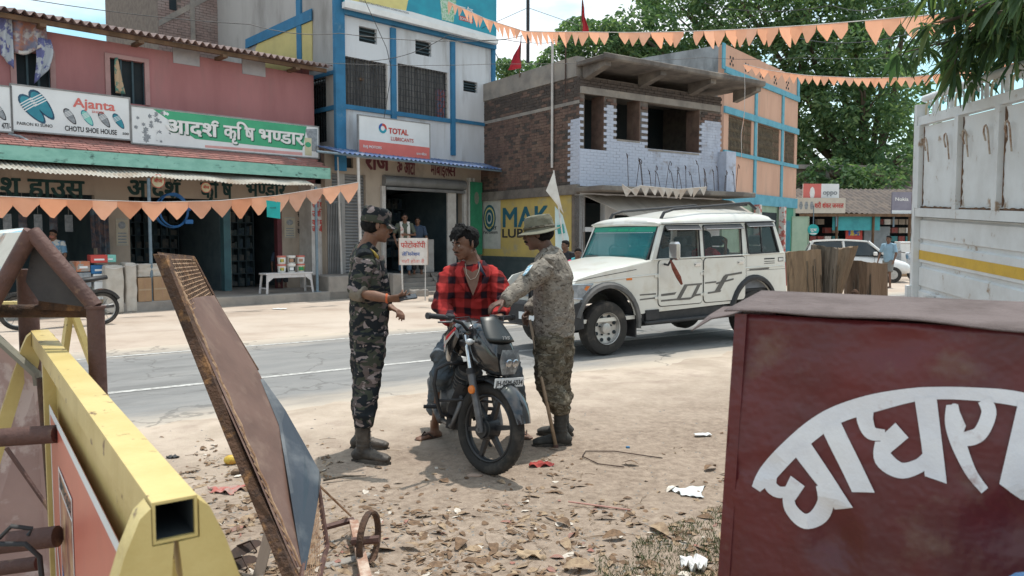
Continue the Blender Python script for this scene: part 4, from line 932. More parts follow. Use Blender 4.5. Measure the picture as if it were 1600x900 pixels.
part('ground_floor_wall',M_lgreen,b5,lambda b:b.box(0,L5,0.0,.25,0,2.9))
part('green_wall_panel',M_green2,b5,lambda b:b.box(F5.x(1220,0,360),L5-.35,-.03,-.001,0,2.86))
part('door',M_tdoor,b5,lambda b:b.box(F5.x(1222,0,380),F5.x(1232,0,380),-.07,-.031,.1,2.3)); part('doorway',M_dark,b5,lambda b:b.box(F5.x(1190,0,380),F5.x(1212,0,380),-.02,-.001,.1,2.6))
M_strip=mat('striped_notice',(.6,.58,.55),(.45,.12,.10),scale=5,mixpos=(.5,.55))
for px in (1180,1219): part('painted_pillar',M_strip,b5,lambda b:b.box(F5.x(px,-.1,360)-.12,F5.x(px,-.1,360)+.12,-.3,-.08,0,2.86))
p=F5.P(L5+.1,-.2,0); gt=thing('metal_gate','pale green sheet metal gate leaf beside the peach building','gate',loc=D(1236,440,33.5).xy.to_3d(),rz=.25)
part('sheet',mat('pale_green_gate',(.33,.43,.33),(.28,.38,.29),scale=2,rough=.6),gt,lambda b:b.box(0,.78,0,.03,.1,2.45)); part('gate_frame',M_lgreen,gt,lambda b:(b.box(-.04,0,-.02,.05,0,2.5),b.box(.78,.82,-.02,.05,0,2.5),b.box(0,.78,-.02,.05,2.45,2.5)))
FS=Frame(tuple(D(1240,440,35.5).xy),R(4))
sh=thing('shop_shed','row of low tin roofed shop sheds beyond the peach building','shed',loc=FS.O,rz=FS.a)
LS=8.6
M_rtin=mat('dark_old_tin',(.10,.085,.08),(.16,.13,.11),scale=3,rough=.9,bump=.3)
zsr=FS.z(1330,330,-.5)
part('back_wall',M_dark,sh,lambda b:(b.box(0,LS,3,3.1,0,3.0),b.box(-.1,0,.3,3,0,3.0),b.box(LS,LS+.1,.3,3,0,3)))
part('roof_sheet',M_rtin,sh,lambda b:corr(b,FS,-.2,LS+.3,lambda x:(-.7,zsr-.12+.05*math.sin(x)),lambda x:(3.2,zsr+1.25),pitch=.25,amp=.03))
part('fascia_plank',M_wood,sh,lambda b:b.box(-.1,LS,-.72,-.68,zsr-.25,zsr-.12))
for k in range(6): part('post',M_wood,sh,lambda b:b.tube([(k*LS/5,-.5,-.05),(k*LS/5+.03,-.5,zsr-.1)],.06,7))
part('teal_sheet',mat('teal_cloth',(.06,.33,.36),(.05,.26,.29),scale=3),sh,lambda b:b.box(FS.x(1300,-.4,350),FS.x(1374,-.4,350),-.45,-.42,FS.z(1340,360,-.4),FS.z(1340,338,-.4)))
part('shop_counter',mat('grey_shutter_board',(.24,.27,.29),(.19,.22,.24),scale=3),sh,lambda b:b.box(FS.x(1348,.3,380),FS.x(1388,.3,380),.2,.28,0,FS.z(1368,354,.2)))
rp_=part('red_poster',M_red,sh,lambda b:b.box(FS.x(1322,.0,360),FS.x(1348,.0,360),.02,.05,FS.z(1330,376,0),FS.z(1330,352,0))); 
part('poster_print',mat('blue_yellow_print',(.05,.12,.4),(.6,.45,.1),scale=6,mixpos=(.5,.53),bump=0),rp_,lambda b:b.box(FS.x(1326,0,360),FS.x(1344,0,360),.008,.019,FS.z(1330,368,0),FS.z(1330,356,0)))
part('shop_stock',[mat('goods_red',(.30,.06,.05),(.2,.1,.1),scale=9),M_wht,mat('goods_teal',(.05,.25,.28),(.1,.2,.2),scale=9),M_tarp],sh,lambda b:[(setattr(b,'cur',random.randint(0,3)),b.box(x,x+.3,.6,.9,z,z+.25)) for x in np.arange(.3,LS-.3,.36) for z in (.6,1.0,1.4,1.8,2.2) if random.random()<.7])['kind']='stuff'
def sgn(px0,px1,yt,yb,w,name,label,m,dep=.08):
    x0,x1,z0,z1=FS.r(px0,px1,yt,yb,w); r=thing(name,label,'signboard',loc=FS.P(x0,w,z0),rz=FS.a); part('panel',m,r,lambda b:b.box(0,x1-x0,0,dep,0,z1-z0)); part('bracket',M_bpost,r,lambda b:[b.box((x1-x0)*k-.03,(x1-x0)*k+.03,dep+.003,dep+.07,-.6,(z1-z0)*.9) for k in (.15,.85)]); return r,x1-x0,z1-z0
r_,a,c=sgn(1255,1311,287,313,-.6,'shop_sign','red and white signboard on the shed roof beside the peach building',M_flex)
part('red_field',M_coral,r_,lambda b:b.add([(0,-.004,0),(a*.5,-.004,0),(a*.5,-.004,c),(0,-.004,c)],[(0,1,2,3)])); st_('oppo',M_grey,r_,a*.55,c*.35,w=a*.4,h=c*.3,bold=.04)
part('emblem',M_wht,r_,lambda b:b.add([(a*.25+.12*math.cos(t*PI/4),-.008,c*.45+.28*math.sin(t*PI/4)) for t in range(8)],[tuple(range(8))]))
r_,a,c=sgn(1243,1321,309,333,-.75,'shop_sign','long cream Devanagari signboard below the red and white signboard',mat('cream_board',(.55,.50,.43),(.48,.43,.37),scale=2)); st_('शरी शंकर जनरल'.replace('^',''),M_red,r_,a*.38,c*.35,w=a*.58,h=c*.32,bold=.04); part('flower_print',M_grey,r_,lambda b:[b.add([(x+.09*math.cos(t*PI/3),-.004,c*.5+.2*math.sin(t*PI/3)) for t in range(6)],[tuple(range(6))]) for x in (.25,.5,.75)])
r_,a,c=sgn(1394,1429,300,334,-.6,'shop_sign','grey signboard with white lettering on the shed roof near the truck',mat('violet_grey_board',(.24,.23,.28),(.2,.19,.24),scale=2)); st_('Nokia',M_wht,r_,a*.12,c*.6,w=a*.6,h=c*.16,bold=.03); part('strip',M_flex,r_,lambda b:b.add([(0,-.004,0),(a,-.004,0),(a,-.004,c*.16),(0,-.004,c*.16)],[(0,1,2,3)]))
p=D(1271,359,32); rs=thing('round_sign','round teal shop sign hanging beside the pale green gate','sign',loc=p,rot=(0,0,0)); part('disc',mat('teal_disc',(.03,.36,.36),(.03,.30,.30),scale=3,bump=0),rs,lambda b:b.lathe([(.23,0),(.23,.05)],24,axis='y')); part('bracket',M_bpost,rs,lambda b:b.tube([(0,.03,.2),(0,.03,1.0)],.02,6)); st_('दूध',M_wht,rs,-.13,-.06,w=.26,h=.12,bold=.03)
part('band',M_wht,rs,lambda b:b.add([(-.16,-.004,-.14),(.16,-.004,-.14),(.10,-.004,-.19),(-.10,-.004,-.19)],[(0,1,2,3)]))
FW=Frame(tuple(D(1300,440,46).xy),R(8))
ow=thing('old_warehouse','long brown weathered warehouse wall behind the shop sheds','building',loc=FW.O,rz=FW.a)
M_ow=mat('olive_brown_wall',(.17,.145,.105),(.12,.10,.075),scale=.8,rough=.95,col3=(.14,.12,.09),scale3=.9)
zo1=FW.z(1400,266,0)
part('wall',M_ow,ow,lambda b:b.box(-3,16,0,.3,0,zo1)); part('coping',M_conc,ow,lambda b:b.box(-3.1,16.1,-.12,.4,zo1,zo1+.25)); part('roof',M_rtin,ow,lambda b:b.add([(-3,-1.5,zo1-1.7),(16,-1.5,zo1-1.5),(16,-.02,zo1-.6),(-3,-.02,zo1-.9),(-3,-1.5,zo1-1.8),(16,-1.5,zo1-1.6),(16,-.02,zo1-.7),(-3,-.02,zo1-1.)],[(0,1,2,3),(7,6,5,4),(0,4,5,1),(1,5,6,2),(2,6,7,3),(3,7,4,0)]))
for k in range(9): part('pilaster',M_conc,ow,lambda b:b.box(-2.8+k*2.2,-2.5+k*2.2,-.06,-.001,0,zo1-.02))
def leafcloud(b,blobs,n,size,rng,mats=3,droop=.3,elong=1.0):
    tot=sum(r[3]**2 for r in blobs)
    for (x,y,z,r) in blobs:
        k=int(n*r*r/tot)
        for i in range(k):
            while True:
                d=Vector((rng.uniform(-1,1),rng.uniform(-1,1),rng.uniform(-1,1)))
                l=d.length
                if .05<l<1: break
            d=d/l*(l**.35); 
            if mn.noise(Vector((x+d.x*r,y+d.y*r,z+d.z*r))*.55)<-.22: continue
            p=Vector((x+d.x*r,y+d.y*r*.9,z+d.z*r*.75))
            a=rng.uniform(0,2*PI); t=Vector((math.cos(a),math.sin(a),rng.uniform(-.9,.3)-droop)).normalized(); s_=t.cross(Vector((rng.uniform(-1,1),rng.uniform(-1,1),rng.uniform(-.2,1)))).normalized()
            L=size*rng.uniform(.6,1.3)*elong; w=size*rng.uniform(.3,.5)
            b.cur=rng.choice((0,0,1,2)) if mats==3 else 0
            b.add([p,p+t*L*.5+s_*w*.5,p+t*L,p+t*L*.5-s_*w*.5],[(0,1,2,3)])
def lmat(name,c): 
    m=mat(name,c,tuple(x*.7 for x in c),scale=1.2,rough=.75,bump=0,spec=.25); t=m.node_tree; b=t.nodes['Principled BSDF']
    ad=t.nodes.new('ShaderNodeMixShader'); ad.inputs[0].default_value=.4; tr=t.nodes.new('ShaderNodeBsdfTranslucent'); tr.inputs[0].default_value=(c[0]*1.6,c[1]*1.7,c[2]*.9,1)
    o=[n for n in t.nodes if n.type=='OUTPUT_MATERIAL'][0]; t.links.new(b.outputs[0],ad.inputs[1]); t.links.new(tr.outputs[0],ad.inputs[2]); t.links.new(ad.outputs[0],o.inputs[0]); return m
ML=[lmat('leaf_dark',(.075,.14,.075)),lmat('leaf_mid',(.115,.195,.10)),lmat('leaf_light',(.18,.26,.135))]
M_bark=mat('tree_bark',(.13,.105,.08),(.08,.065,.05),scale=5,rough=.95,bump=.6,bscale=12,stretch=(1,1,.3))
def tree(name,label,base,trunk_h,blobs,n,size,seed,branches=True,group=None,tr=.5):
    rng=random.Random(seed); r=thing(name,label,'tree',loc=(base.x,base.y,0),group=group)
    def tf(b):
        b.tube([(0,0,-.1),(.1,.1,trunk_h*.4),(-.1,.1,trunk_h*.8),(0,0,trunk_h*1.15)],[tr*1.2,tr*.9,tr*.75,tr*.5],10)
        for (x,y,z,rr_) in blobs:
            s=Vector((0,0,trunk_h*rng.uniform(.7,1.1))); e=Vector((x,y,z)); m=(s+e)/2+Vector((rng.uniform(-.5,.5),rng.uniform(-.5,.5),-.4))
            b.tube([s,m,e,e+(e-m)*.15],[tr*.4,tr*.28,tr*.16,tr*.05],6)
            for q in range(4):
                d=Vector((rng.uniform(-1,1),rng.uniform(-1,1),rng.uniform(-.3,.5)))*rr_*.5; b.tube([m+(e-m)*.6,e+d*.5,e+d],[tr*.12,tr*.07,tr*.02],5)
    part('trunk',M_bark,r,tf,smooth=60)
    b=MB(); leafcloud(b,blobs,n,size,rng); o=b.build('crown',ML,r,recalc=False); return r
def wb(px,py,d,r,base): p=D(px,py,d); return (p.x-base.x,p.y-base.y,p.z,r)
bs=D(1350,440,52)
big=[wb(1000,55,50,2.6,bs),wb(1080,30,52,3.2,bs),wb(1170,20,50,3.6,bs),wb(1120,90,54,3,bs),wb(1250,10,50,3.6,bs),wb(1330,20,52,3.6,bs),wb(1230,90,50,3.2,bs),wb(1310,90,49,3.4,bs),wb(1390,60,52,3.0,bs),wb(1280,160,50,3.2,bs),wb(1350,150,48,3.2,bs),wb(1300,220,50,2.9,bs),wb(1380,210,50,2.6,bs),wb(1275,255,50,2.1,bs),wb(1345,255,49,2.1,bs),wb(1400,140,52,2.2,bs),wb(1405,265,50,1.3,bs),wb(1060,-40,52,3.4,bs),wb(1180,-50,52,3.8,bs),wb(1320,-60,52,4,bs),wb(1420,-20,54,2.6,bs),wb(1195,150,52,2.6,bs),wb(960,70,50,2.0,bs),wb(1370,285,44,1.5,bs),wb(1300,275,44.5,1.5,bs),wb(1265,290,44.5,1.2,bs),wb(1335,285,44,1.3,bs),wb(1400,250,45,1.4,bs)]
tree('rain_tree','huge spreading green tree filling the view behind the peach building',bs,4.5,big,62000,.42,3,tr=.75)
bs=D(905,440,55)
tree('shade_tree','lighter green tree behind the roof of the sooty brick building',bs,4,[wb(880,100,50,1.7,bs),wb(930,75,50,2.3,bs),wb(990,85,52,2.2,bs),wb(850,115,50,1.2,bs),wb(810,112,48,1.0,bs),wb(785,105,48,.8,bs),wb(905,55,52,1.6,bs),wb(1040,100,50,1.8,bs)],15000,.34,5,tr=.4)
bs=D(1450,440,60)
tree('shade_tree','pale far tree seen between the great tree and the truck',bs,4,[wb(1455,240,60,2.6,bs),wb(1420,190,60,2.2,bs),wb(1520,260,60,3,bs),wb(1620,250,60,3.5,bs),wb(1470,310,60,2.4,bs),wb(1560,320,60,3,bs)],9000,.45,6,tr=.4)
M_yp=mat('yellow_enamel',(.60,.47,.19),(.53,.405,.15),scale=5,rough=.42,bump=.12,bscale=30,col3=(.17,.095,.04),scale3=17,mix3=(.635,.665),spec=.5)
M_rb=mat('brown_red_oxide',(.115,.06,.05),(.085,.045,.038),scale=9,rough=.65,bump=.3,col3=(.20,.12,.08),scale3=14,mix3=(.58,.68))
M_rustd=mat('dark_rust',(.10,.055,.035),(.055,.035,.028),scale=18,rough=.9,bump=.6,bscale=50,col3=(.27,.14,.06),scale3=9,mix3=(.55,.66))
M_ban=mat('banner_coral',(.58,.16,.11),(.50,.14,.10),scale=2,rough=.35,bump=.03,spec=.5)
A=G(274,812,1.19); B=G(62,527,1.19)
dv=(B-A); LB=Vector((dv.x,dv.y,0)).length; ang=math.atan2(dv.y,dv.x)
yb_=thing('barricade','yellow painted steel barricade with square top beam and printed red banner, nearest the camera','barricade',loc=(A.x,A.y,0),rz=ang)
def tubebox(b,x0,x1,h=.056,z=1.19,wl=.004):
    k=h/2; b.box(x0,x1,-k,k,z+k-wl,z+k); b.box(x0,x1,-k,k,z-k,z-k+wl); b.box(x0,x1,-k,-k+wl,z-k+wl,z+k-wl); b.box(x0,x1,k-wl,k,z-k+wl,z+k-wl)
bm_=part('top_beam',M_yp,yb_,lambda b:tubebox(b,0,LB))
part('dark_tube_lining',M_dark,yb_,lambda b:(b.box(.35,.36,-.023,.023,1.167,1.213),b.box(.006,.35,-.0235,-.0225,1.1665,1.2135),b.box(.006,.35,.0225,.0235,1.1665,1.2135),b.box(.006,.35,-.0225,.0225,1.1665,1.1675),b.box(.006,.35,-.0225,.0225,1.2125,1.2135)))  # added near-black lining and plug: inner shade and rust put into the colour
part('weld_stain',mat('old_red_paint',(.55,.26,.13),(.5,.3,.12),scale=12,rough=.5),yb_,lambda b:b.box(LB*.80,LB*.86,-.0293,-.0282,1.165,1.2185))
def leg(x,s,top=.0):
    def f(b):
        P=[(s*.003,1.160),(s*.008,1.10),(s*.33,-.02),(s*.43,-.02),(s*.082,1.09),(s*.062,1.155),(s*.043,1.20),(s*.0295,1.212),(s*.0295,1.161)]
        b.prism(P,x-.003,x+.045,axis='x')
    return f
for x in (.0,LB-.05):
    for s in (-1,1): part('leg',M_yp,yb_,leg(x,s),smooth=50)
def strap(b): b.box(LB-.20,LB-.165,-.034,-.028,0.05,1.16); 
part('upright',M_yp,yb_,lambda b:b.box(LB*.77,LB*.77+.04,-.028,.028,0.1,1.161)); part('upright',M_yp,yb_,lambda b:b.box(.14,.18,-.030,-.0,0.1,1.161)); part('bottom_rail',M_yp,yb_,lambda b:b.box(.181,LB-.201,-.03,-.0,.1,.14))
bn=part('steel_sheet',M_yp,yb_,lambda b:b.box(.181,LB*.77-.001,-.012,-.006,.141,1.161))
sgnc=-1 if (Matrix.Rotation(-ang,3,'Z')@(CAM-A)).y<0 else 1
Yf=sgnc*.016
part('banner',M_ban,bn,lambda b:b.box(.2,LB*.77-.03,min(Yf,Yf-.002*sgnc),max(Yf,Yf-.002*sgnc),.15,1.035))
part('banner_border',M_flex,bn,lambda b:(b.box(.2,LB*.77-.03,min(Yf,Yf+.001*sgnc),max(Yf,Yf+.001*sgnc),1.012,1.037),b.box(LB*.77-.045,LB*.77-.03,min(Yf,Yf+.001*sgnc),max(Yf,Yf+.001*sgnc),.15,1.011)))
M_ph=mat('printed_photo',(.45,.20,.12),(.16,.06,.05),scale=9,rough=.4,bump=0,col3=(.55,.40,.22),scale3=12)
pc=part('printed_picture',M_ph,bn,lambda b:b.box(LB*.77-.62,LB*.77-.30,min(Yf+.001*sgnc,Yf+.002*sgnc),max(Yf+.001*sgnc,Yf+.002*sgnc),.35,.90))
part('picture_border',M_flex,pc,lambda b:[b.box(a,c,min(Yf+.002*sgnc,Yf+.003*sgnc),max(Yf+.002*sgnc,Yf+.003*sgnc),d,e) for a,c,d,e in ((LB*.77-.63,LB*.77-.29,.895,.903),(LB*.77-.63,LB*.77-.623,.35,.894),(LB*.77-.297,LB*.77-.29,.35,.894),(LB*.77-.62,LB*.77-.30,.84,.844))])
part('picture_text',M_navy,pc,lambda b:[b.add([(LB*.77-.60+.28*(1-(p[0]/tw_)) if sgnc>0 else LB*.77-.60+.28*p[0]/tw_,Yf+.0035*sgnc,.853+p[1]*.04) for p in v],f) for (g_,tw_) in (layout('SURYA GOLD',.03),) for v,f,z in g_])
part('blue_wedge',mat('blue_print',(0,0,0)),pc,lambda b:b.add([(LB*.77-.62,Yf+.0025*sgnc,.36),(LB*.77-.30,Yf+.0025*sgnc,.36),(LB*.77-.30,Yf+.0025*sgnc,.62)],[(0,1,2)]))
part('white_mark',M_flex,bn,lambda b:b.add([(LB*.77-.12,Yf+.002*sgnc,.66),(LB*.77-.10,Yf+.002*sgnc,.66),(LB*.77-.22,Yf+.002*sgnc,.46),(LB*.77-.25,Yf+.002*sgnc,.48)],[(0,1,2,3)]))
c2=D(-60,480,4.0); y2=thing('barricade','yellow barricade further back at the left edge, behind the pink panel','barricade',loc=(c2.x,c2.y,0),rz=R(12))
for s in (-1,1): part('leg',M_yp,y2,lambda b:b.tube([(.52,0,1.20),(.52+s*.16+.05,.0,.5),(.55+s*.30,0,0)],.022,4))
part('top_beam',M_yp,y2,lambda b:b.box(-1.2,.55,-.028,.028,1.17,1.226))
for s in (-1,1): part('leg',M_yp,y2,lambda b:b.tube([(-1.2,0,1.2),(-1.2,s*.3,0)],.022,4))
dR=2.35
def RP(px,py,d=dR): return D(px,py,d)
rbz=thing('barricade','rusty brown tube barricade with peaked top standing behind the yellow one','barricade',loc=(RP(50,500).x,dR,0))
o_=Vector((RP(50,500).x,dR,0))
def rt_(pts,r,nm='tube',m=M_rb,n=12): return part(nm,m,rbz,lambda b:b.tube([Vector(p)-o_ for p in pts],r,n),smooth=50)
ap=RP(50,362); lf=RP(-60,560); rg_=RP(149,480)
rt_([rg_,rg_-(Vector((-.004,.0,rg_.z)))],.025,'post'); 
rt_([ap,ap+(rg_-ap)*.35,ap+(rg_-ap)*.75,rg_],[.023,.024,.023,.023],'brace'); rt_([ap,lf],.024,'brace')
rt_([rg_+Vector((0,0,-.003)),rg_+Vector((0,0,.004))],[.030,.030],'weld_ring')
rt_([RP(-60,486,2.55),RP(140,486,2.55)],.022,'cross_bar',M_rustd)
pb=RP(44,470,2.9); rt_([pb+Vector((0,0,.12)),Vector((pb.x,pb.y,-.02))],.035,'post')
rt_([RP(-90,690,2.2),RP(88,678,2.2)],.027,'cross_bar'); rt_([RP(-90,860,2.1),RP(90,838,2.1)],.03,'cross_bar'); rt_([RP(-90,900,2.3),RP(60,880,2.3)],.022,'cross_bar')
rt_([RP(70,590,2.5),RP(96,905,2.5)],.024,'post',M_rustd)
part('gusset_sheet',mat('dark_sheet',(.055,.05,.05),(.035,.033,.035),scale=5,rough=.7),rbz,lambda b:b.add([Vector(p)-o_ for p in (RP(52,378,2.38),RP(135,480,2.38),RP(60,470,2.38),RP(40,440,2.38),RP(52,378,2.40),RP(135,480,2.40),RP(60,470,2.40),RP(40,440,2.40))],[(0,1,2,3),(7,6,5,4),(0,4,5,1),(1,5,6,2),(2,6,7,3),(3,7,4,0)]))
part('dark_rail',M_rustd,rbz,lambda b:b.add([Vector(p)-o_ for p in (RP(60,446,2.5),RP(132,462,2.45),RP(140,487,2.45),RP(60,484,2.5),RP(60,446,2.55),RP(132,462,2.5),RP(140,487,2.5),RP(60,484,2.55))],[(0,1,2,3),(7,6,5,4),(0,4,5,1),(1,5,6,2),(2,6,7,3),(3,7,4,0)]))
M_tornp=mat('torn_blue_white_poster',(.55,.52,.46),(.13,.36,.48),scale=5,rough=.6,mixpos=(.5,.52),col3=(.33,.22,.16),scale3=8,mix3=(.56,.62),stretch=(1,1,.5))
def poster_roof(b):
    b.add([Vector(p)-o_ for p in (RP(-120,372,3.2),RP(36,356,3.0),RP(46,362,2.37),RP(-70,560,2.3),RP(-120,375,3.2)+Vector((0,0,-.01)),RP(36,359,3.0)+Vector((0,0,-.01)),RP(46,365,2.37)+Vector((0,0,-.01)),RP(-70,563,2.3)+Vector((0,0,-.01)))],[(0,1,2,3),(7,6,5,4),(0,4,5,1),(1,5,6,2),(2,6,7,3),(3,7,4,0)])
part('poster_panel',M_tornp,rbz,poster_roof)
part('black_tie',M_blk,rbz,lambda b:(b.tube([Vector(p)-o_ for p in (RP(0,840,1.95),RP(18,822,1.93),RP(50,826,1.95),RP(44,836,1.95))],.006,6),b.tube([Vector(p)-o_ for p in (RP(-10,850,1.95),RP(40,850,1.93),RP(62,870,1.95),RP(66,910,1.95))],.007,6)),smooth=60)
M_pk=mat('faded_pink_brown_sheet',(.40,.27,.24),(.33,.22,.20),scale=2.5,rough=.75,bump=.1,col3=(.48,.37,.34),scale3=6,mix3=(.56,.62))
pp=[D(-70,470,2.9),D(60,588,2.75),D(84,905,2.75),D(-70,1000,2.6)]
pkp=thing('sheet_panel','faded pink brown painted sheet leaning behind the yellow barricade','panel',loc=pp[1])
part('sheet',M_pk,pkp,lambda b:(lambda q:b.add([Vector(p)-pp[1] for p in q]+[Vector(p)-pp[1]+Vector((-.01,.02,0)) for p in q],[(0,1,2,3),(7,6,5,4),(0,4,5,1),(1,5,6,2),(2,6,7,3),(3,7,4,0)]))(pp))
part('edge_strip',mat('grey_green_edge',(.22,.21,.17),(.17,.15,.12),scale=5),pkp,lambda b:b.tube([pp[0]-pp[1]+Vector((0,-.01,.01)),Vector((0,-.01,.01)),Vector((.005,-.01,-.03))],.016,6)); part('edge_strip',M_rb,pkp,lambda b:b.tube([D(10,700,2.6)-pp[1],D(80,800,2.6)-pp[1]],.008,6))
q=dict(TL=D(262,402,3.5),TR=D(303,404,4.15),ML=D(360,610,3.32),MR=D(402,585,3.75),BL=D(473,893,2.95),RR=D(497,745,3.5),BLo=D(440,905,2.9),TLo=D(243,396,3.45))
ln=thing('leaning_barricade','rusty mesh barricade with a brown and steel-blue sheet, leaning over the litter','barricade',loc=(q['BL'].x,q['BL'].y,0)); o2=Vector((q['BL'].x,q['BL'].y,0))
M_brs=mat('brown_primer_sheet',(.165,.10,.08),(.125,.075,.06),scale=3,rough=.5,bump=.12,bscale=14,col3=(.21,.14,.11),scale3=7,mix3=(.5,.7),spec=.4)
M_bls=mat('steel_blue_sheet',(.034,.043,.058),(.028,.037,.05),scale=2,rough=.3,bump=.03,spec=.5,col3=(.14,.15,.16),scale3=3)
def lerp(a,c,t): return a+(c-a)*t
def sheetbrown(b):
    L0=D(281,470,3.42);R0=D(331,462,4.02)
    rows=[(L0,R0),(lerp(L0,D(342,610,3.27),.5),lerp(R0,q['MR'],.5)),(D(342,610,3.27),q['MR']),(D(400,740,3.09),D(437,660,3.55)),(D(462,890,2.93),D(476,880,3.0))]
    n=len(rows); vs=[]
    for (a,c) in rows:
        for k in range(4): vs.append(lerp(a,c,k/3)-o2+Vector((0,0,.006*math.sin(k))))
    m=len(vs); vs+= [v+Vector((.008,.012,0)) for v in vs]
    fs=[]
    for r_ in range(n-1):
        for k in range(3):
            a=r_*4+k; fs+= [(a,a+1,a+5,a+4),(m+a+4,m+a+5,m+a+1,m+a)]
    b.add(vs,fs)
part('brown_sheet',M_brs,ln,sheetbrown,smooth=60)
def blue(b):
    P=[q['MR'],D(440,640,3.62),q['RR'],D(492,790,3.3),D(476,880,3.0),D(437,660,3.55)]
    P2=[D(408,592,3.73),D(442,640,3.62),D(476,700,3.52),D(495,735,3.48),D(498,750,3.46),D(492,790,3.3),D(477,872,3.04),D(474,890,2.96),D(455,770,3.2),D(437,663,3.52)]
    P2=[p-o2+Vector((0,-.012,0)) for p in P2]; n=len(P2); c=sum(P2,Vector())/n
    b.add(P2+[p+Vector((.01,.014,0)) for p in P2],[tuple(range(n)),tuple(range(2*n-1,n-1,-1))]+[(i,(i+1)%n,n+(i+1)%n,n+i) for i in range(n)])
part('blue_sheet',M_bls,ln,blue)
def edge(b):
    P=[D(248,398,3.44),D(300,530,3.35),D(360,680,3.18),D(410,800,3.02),D(452,905,2.88)]; 
    for a,c in zip(P,P[1:]):
        d=Vector((.0,.0,0)); w=Vector((.052,.0,-.006)); t=Vector((.0,.05,.0)); A_=a-o2;C_=c-o2
        b.add([A_-w*.5,A_+w*.5,C_+w*.5,C_-w*.5,A_-w*.5+t,A_+w*.5+t,C_+w*.5+t,C_-w*.5+t],[(0,1,2,3),(7,6,5,4),(0,4,5,1),(1,5,6,2),(2,6,7,3),(3,7,4,0)])
part('edge_channel',M_rustd,ln,edge)
M_rwire=mat('light_rusty_wire',(.42,.28,.18),(.22,.12,.07),scale=20,rough=.8)
part('edge_wire',M_rwire,ln,lambda b:[b.tube([lerp(D(278,432,3.36),D(462,880,2.9),t)-o2+Vector((.0,-.004,.0)),lerp(D(278,432,3.36),D(462,880,2.9),t+.012)-o2+Vector((.012,-.006,-.01))],.0028,4) for t in [k/34 for k in range(34)]])
part('edge_wire',M_rwire,ln,lambda b:b.tube([lerp(D(274,425,3.4),D(470,885,2.93),t)-o2+Vector((.004*math.sin(t*60),0,0)) for t in [k/20 for k in range(21)]],.0045,5))
part('far_edge',M_rustd,ln,lambda b:b.tube([D(303,402,4.15)-o2,D(345,482,4.0)-o2,D(403,578,3.79)-o2],.006,6))
part('top_edge',M_rustd,ln,lambda b:b.add([D(246,394,3.43)-o2,D(304,400,4.15)-o2,D(306,408,4.15)-o2,D(252,406,3.43)-o2,D(246,394,3.46)-o2,D(304,400,4.2)-o2,D(306,408,4.2)-o2,D(252,406,3.46)-o2],[(0,1,2,3),(7,6,5,4),(0,4,5,1),(1,5,6,2),(2,6,7,3),(3,7,4,0)]))
def mesh1(b):
    a,c,d_,e=D(262,405,3.48),D(303,406,4.13),D(331,462,4.02),D(299,485,3.47)
    for k in range(15): t=k/14; b.tube([lerp(a,c,t)-o2,lerp(e,d_,t)-o2],.0022,3)
    for k in range(12): t=k/11; b.tube([lerp(a,e,t)-o2,lerp(c,d_,t)-o2],.0022,3)
o=part('wire_mesh',M_rwire,ln,mesh1)
part('mesh_backing',M_rustd,ln,lambda b:b.add([D(262,405,3.53)-o2,D(303,406,4.18)-o2,D(331,462,4.07)-o2,D(299,485,3.52)-o2],[(0,1,2,3)]))
def mesh2(b):
    a,c,d_,e=D(492,772,3.42),D(494,772,3.55),D(512,850,3.35),D(476,905,2.95)
    a,c,d_,e=D(488,790,3.3),D(497,768,3.5),D(511,853,3.38),D(500,905,3.1); f=D(474,905,2.92)
    for k in range(13): t=k/12; b.tube([lerp(a,f,t)-o2,lerp(c,d_,min(1,t*1.2))-o2 if t<.83 else lerp(d_,e,(t-.83)/.17)-o2],.002,3)
    for k in range(9): t=k/8; b.tube([lerp(a,c,t)-o2,lerp(f,e,t)-o2],.002,3)
part('wire_mesh',M_rwire,ln,mesh2)
part('mesh_frame',M_rb,ln,lambda b:(b.tube([D(497,760,3.5)-o2,D(511,853,3.38)-o2,D(498,905,3.1)-o2],.012,5),b.tube([D(495,765,3.44)-o2,D(486,800,3.3)-o2,D(470,905,2.9)-o2],.010,5)))
tp=D(575,860,3.45); tr=thing('trolley_frame','broken rusty trolley frame with one small iron wheel lying on the dirt','frame',loc=(tp.x,tp.y,0)); o3=Vector((tp.x,tp.y,0))
M_pr=mat('peeling_paint_rust',(.30,.17,.12),(.48,.38,.31),scale=16,rough=.85,bump=.3)
part('side_bar',M_pr,tr,lambda b:(lambda A_,C_:b.add([A_,A_+Vector((.045,0,0)),C_+Vector((.05,0,0)),C_,A_+Vector((0,.0,-.03)),A_+Vector((.045,0,-.03)),C_+Vector((.05,0,-.03)),C_+Vector((0,0,-.03))],[(0,1,2,3),(7,6,5,4),(0,4,5,1),(1,5,6,2),(2,6,7,3),(3,7,4,0)]))(G(546,812,.10)-o3,G(566,915,.10)-o3))
part('cross_bar',M_rb,tr,lambda b:b.tube([G(508,824,.09)-o3,G(552,812,.09)-o3],.016,5)); part('rod',M_rwire,tr,lambda b:b.tube([D(498,758,3.5)-o3,G(548,806,.10)-o3],.006,6))
wp=G(574,893,0); part('wheel',M_rustd,tr,lambda b:b.ring(.125,.012,20,6,M=Matrix.Translation(Vector((wp.x,wp.y+.05,.135))-o3)@Matrix.Rotation(R(80),4,'Z'),sq=1.4)); part('axle',M_rb,tr,lambda b:b.tube([G(560,846,.12)-o3+Vector((-.03,0,0)),Vector((wp.x+.05,wp.y+.05,.135))-o3],.02,7))
dS=1.5
sA=D(1151,491,1.55); sB=D(1600,514,1.27); sv_=sB-sA; aS=math.atan2(sv_.y,sv_.x); zS=(sA.z+sB.z)/2
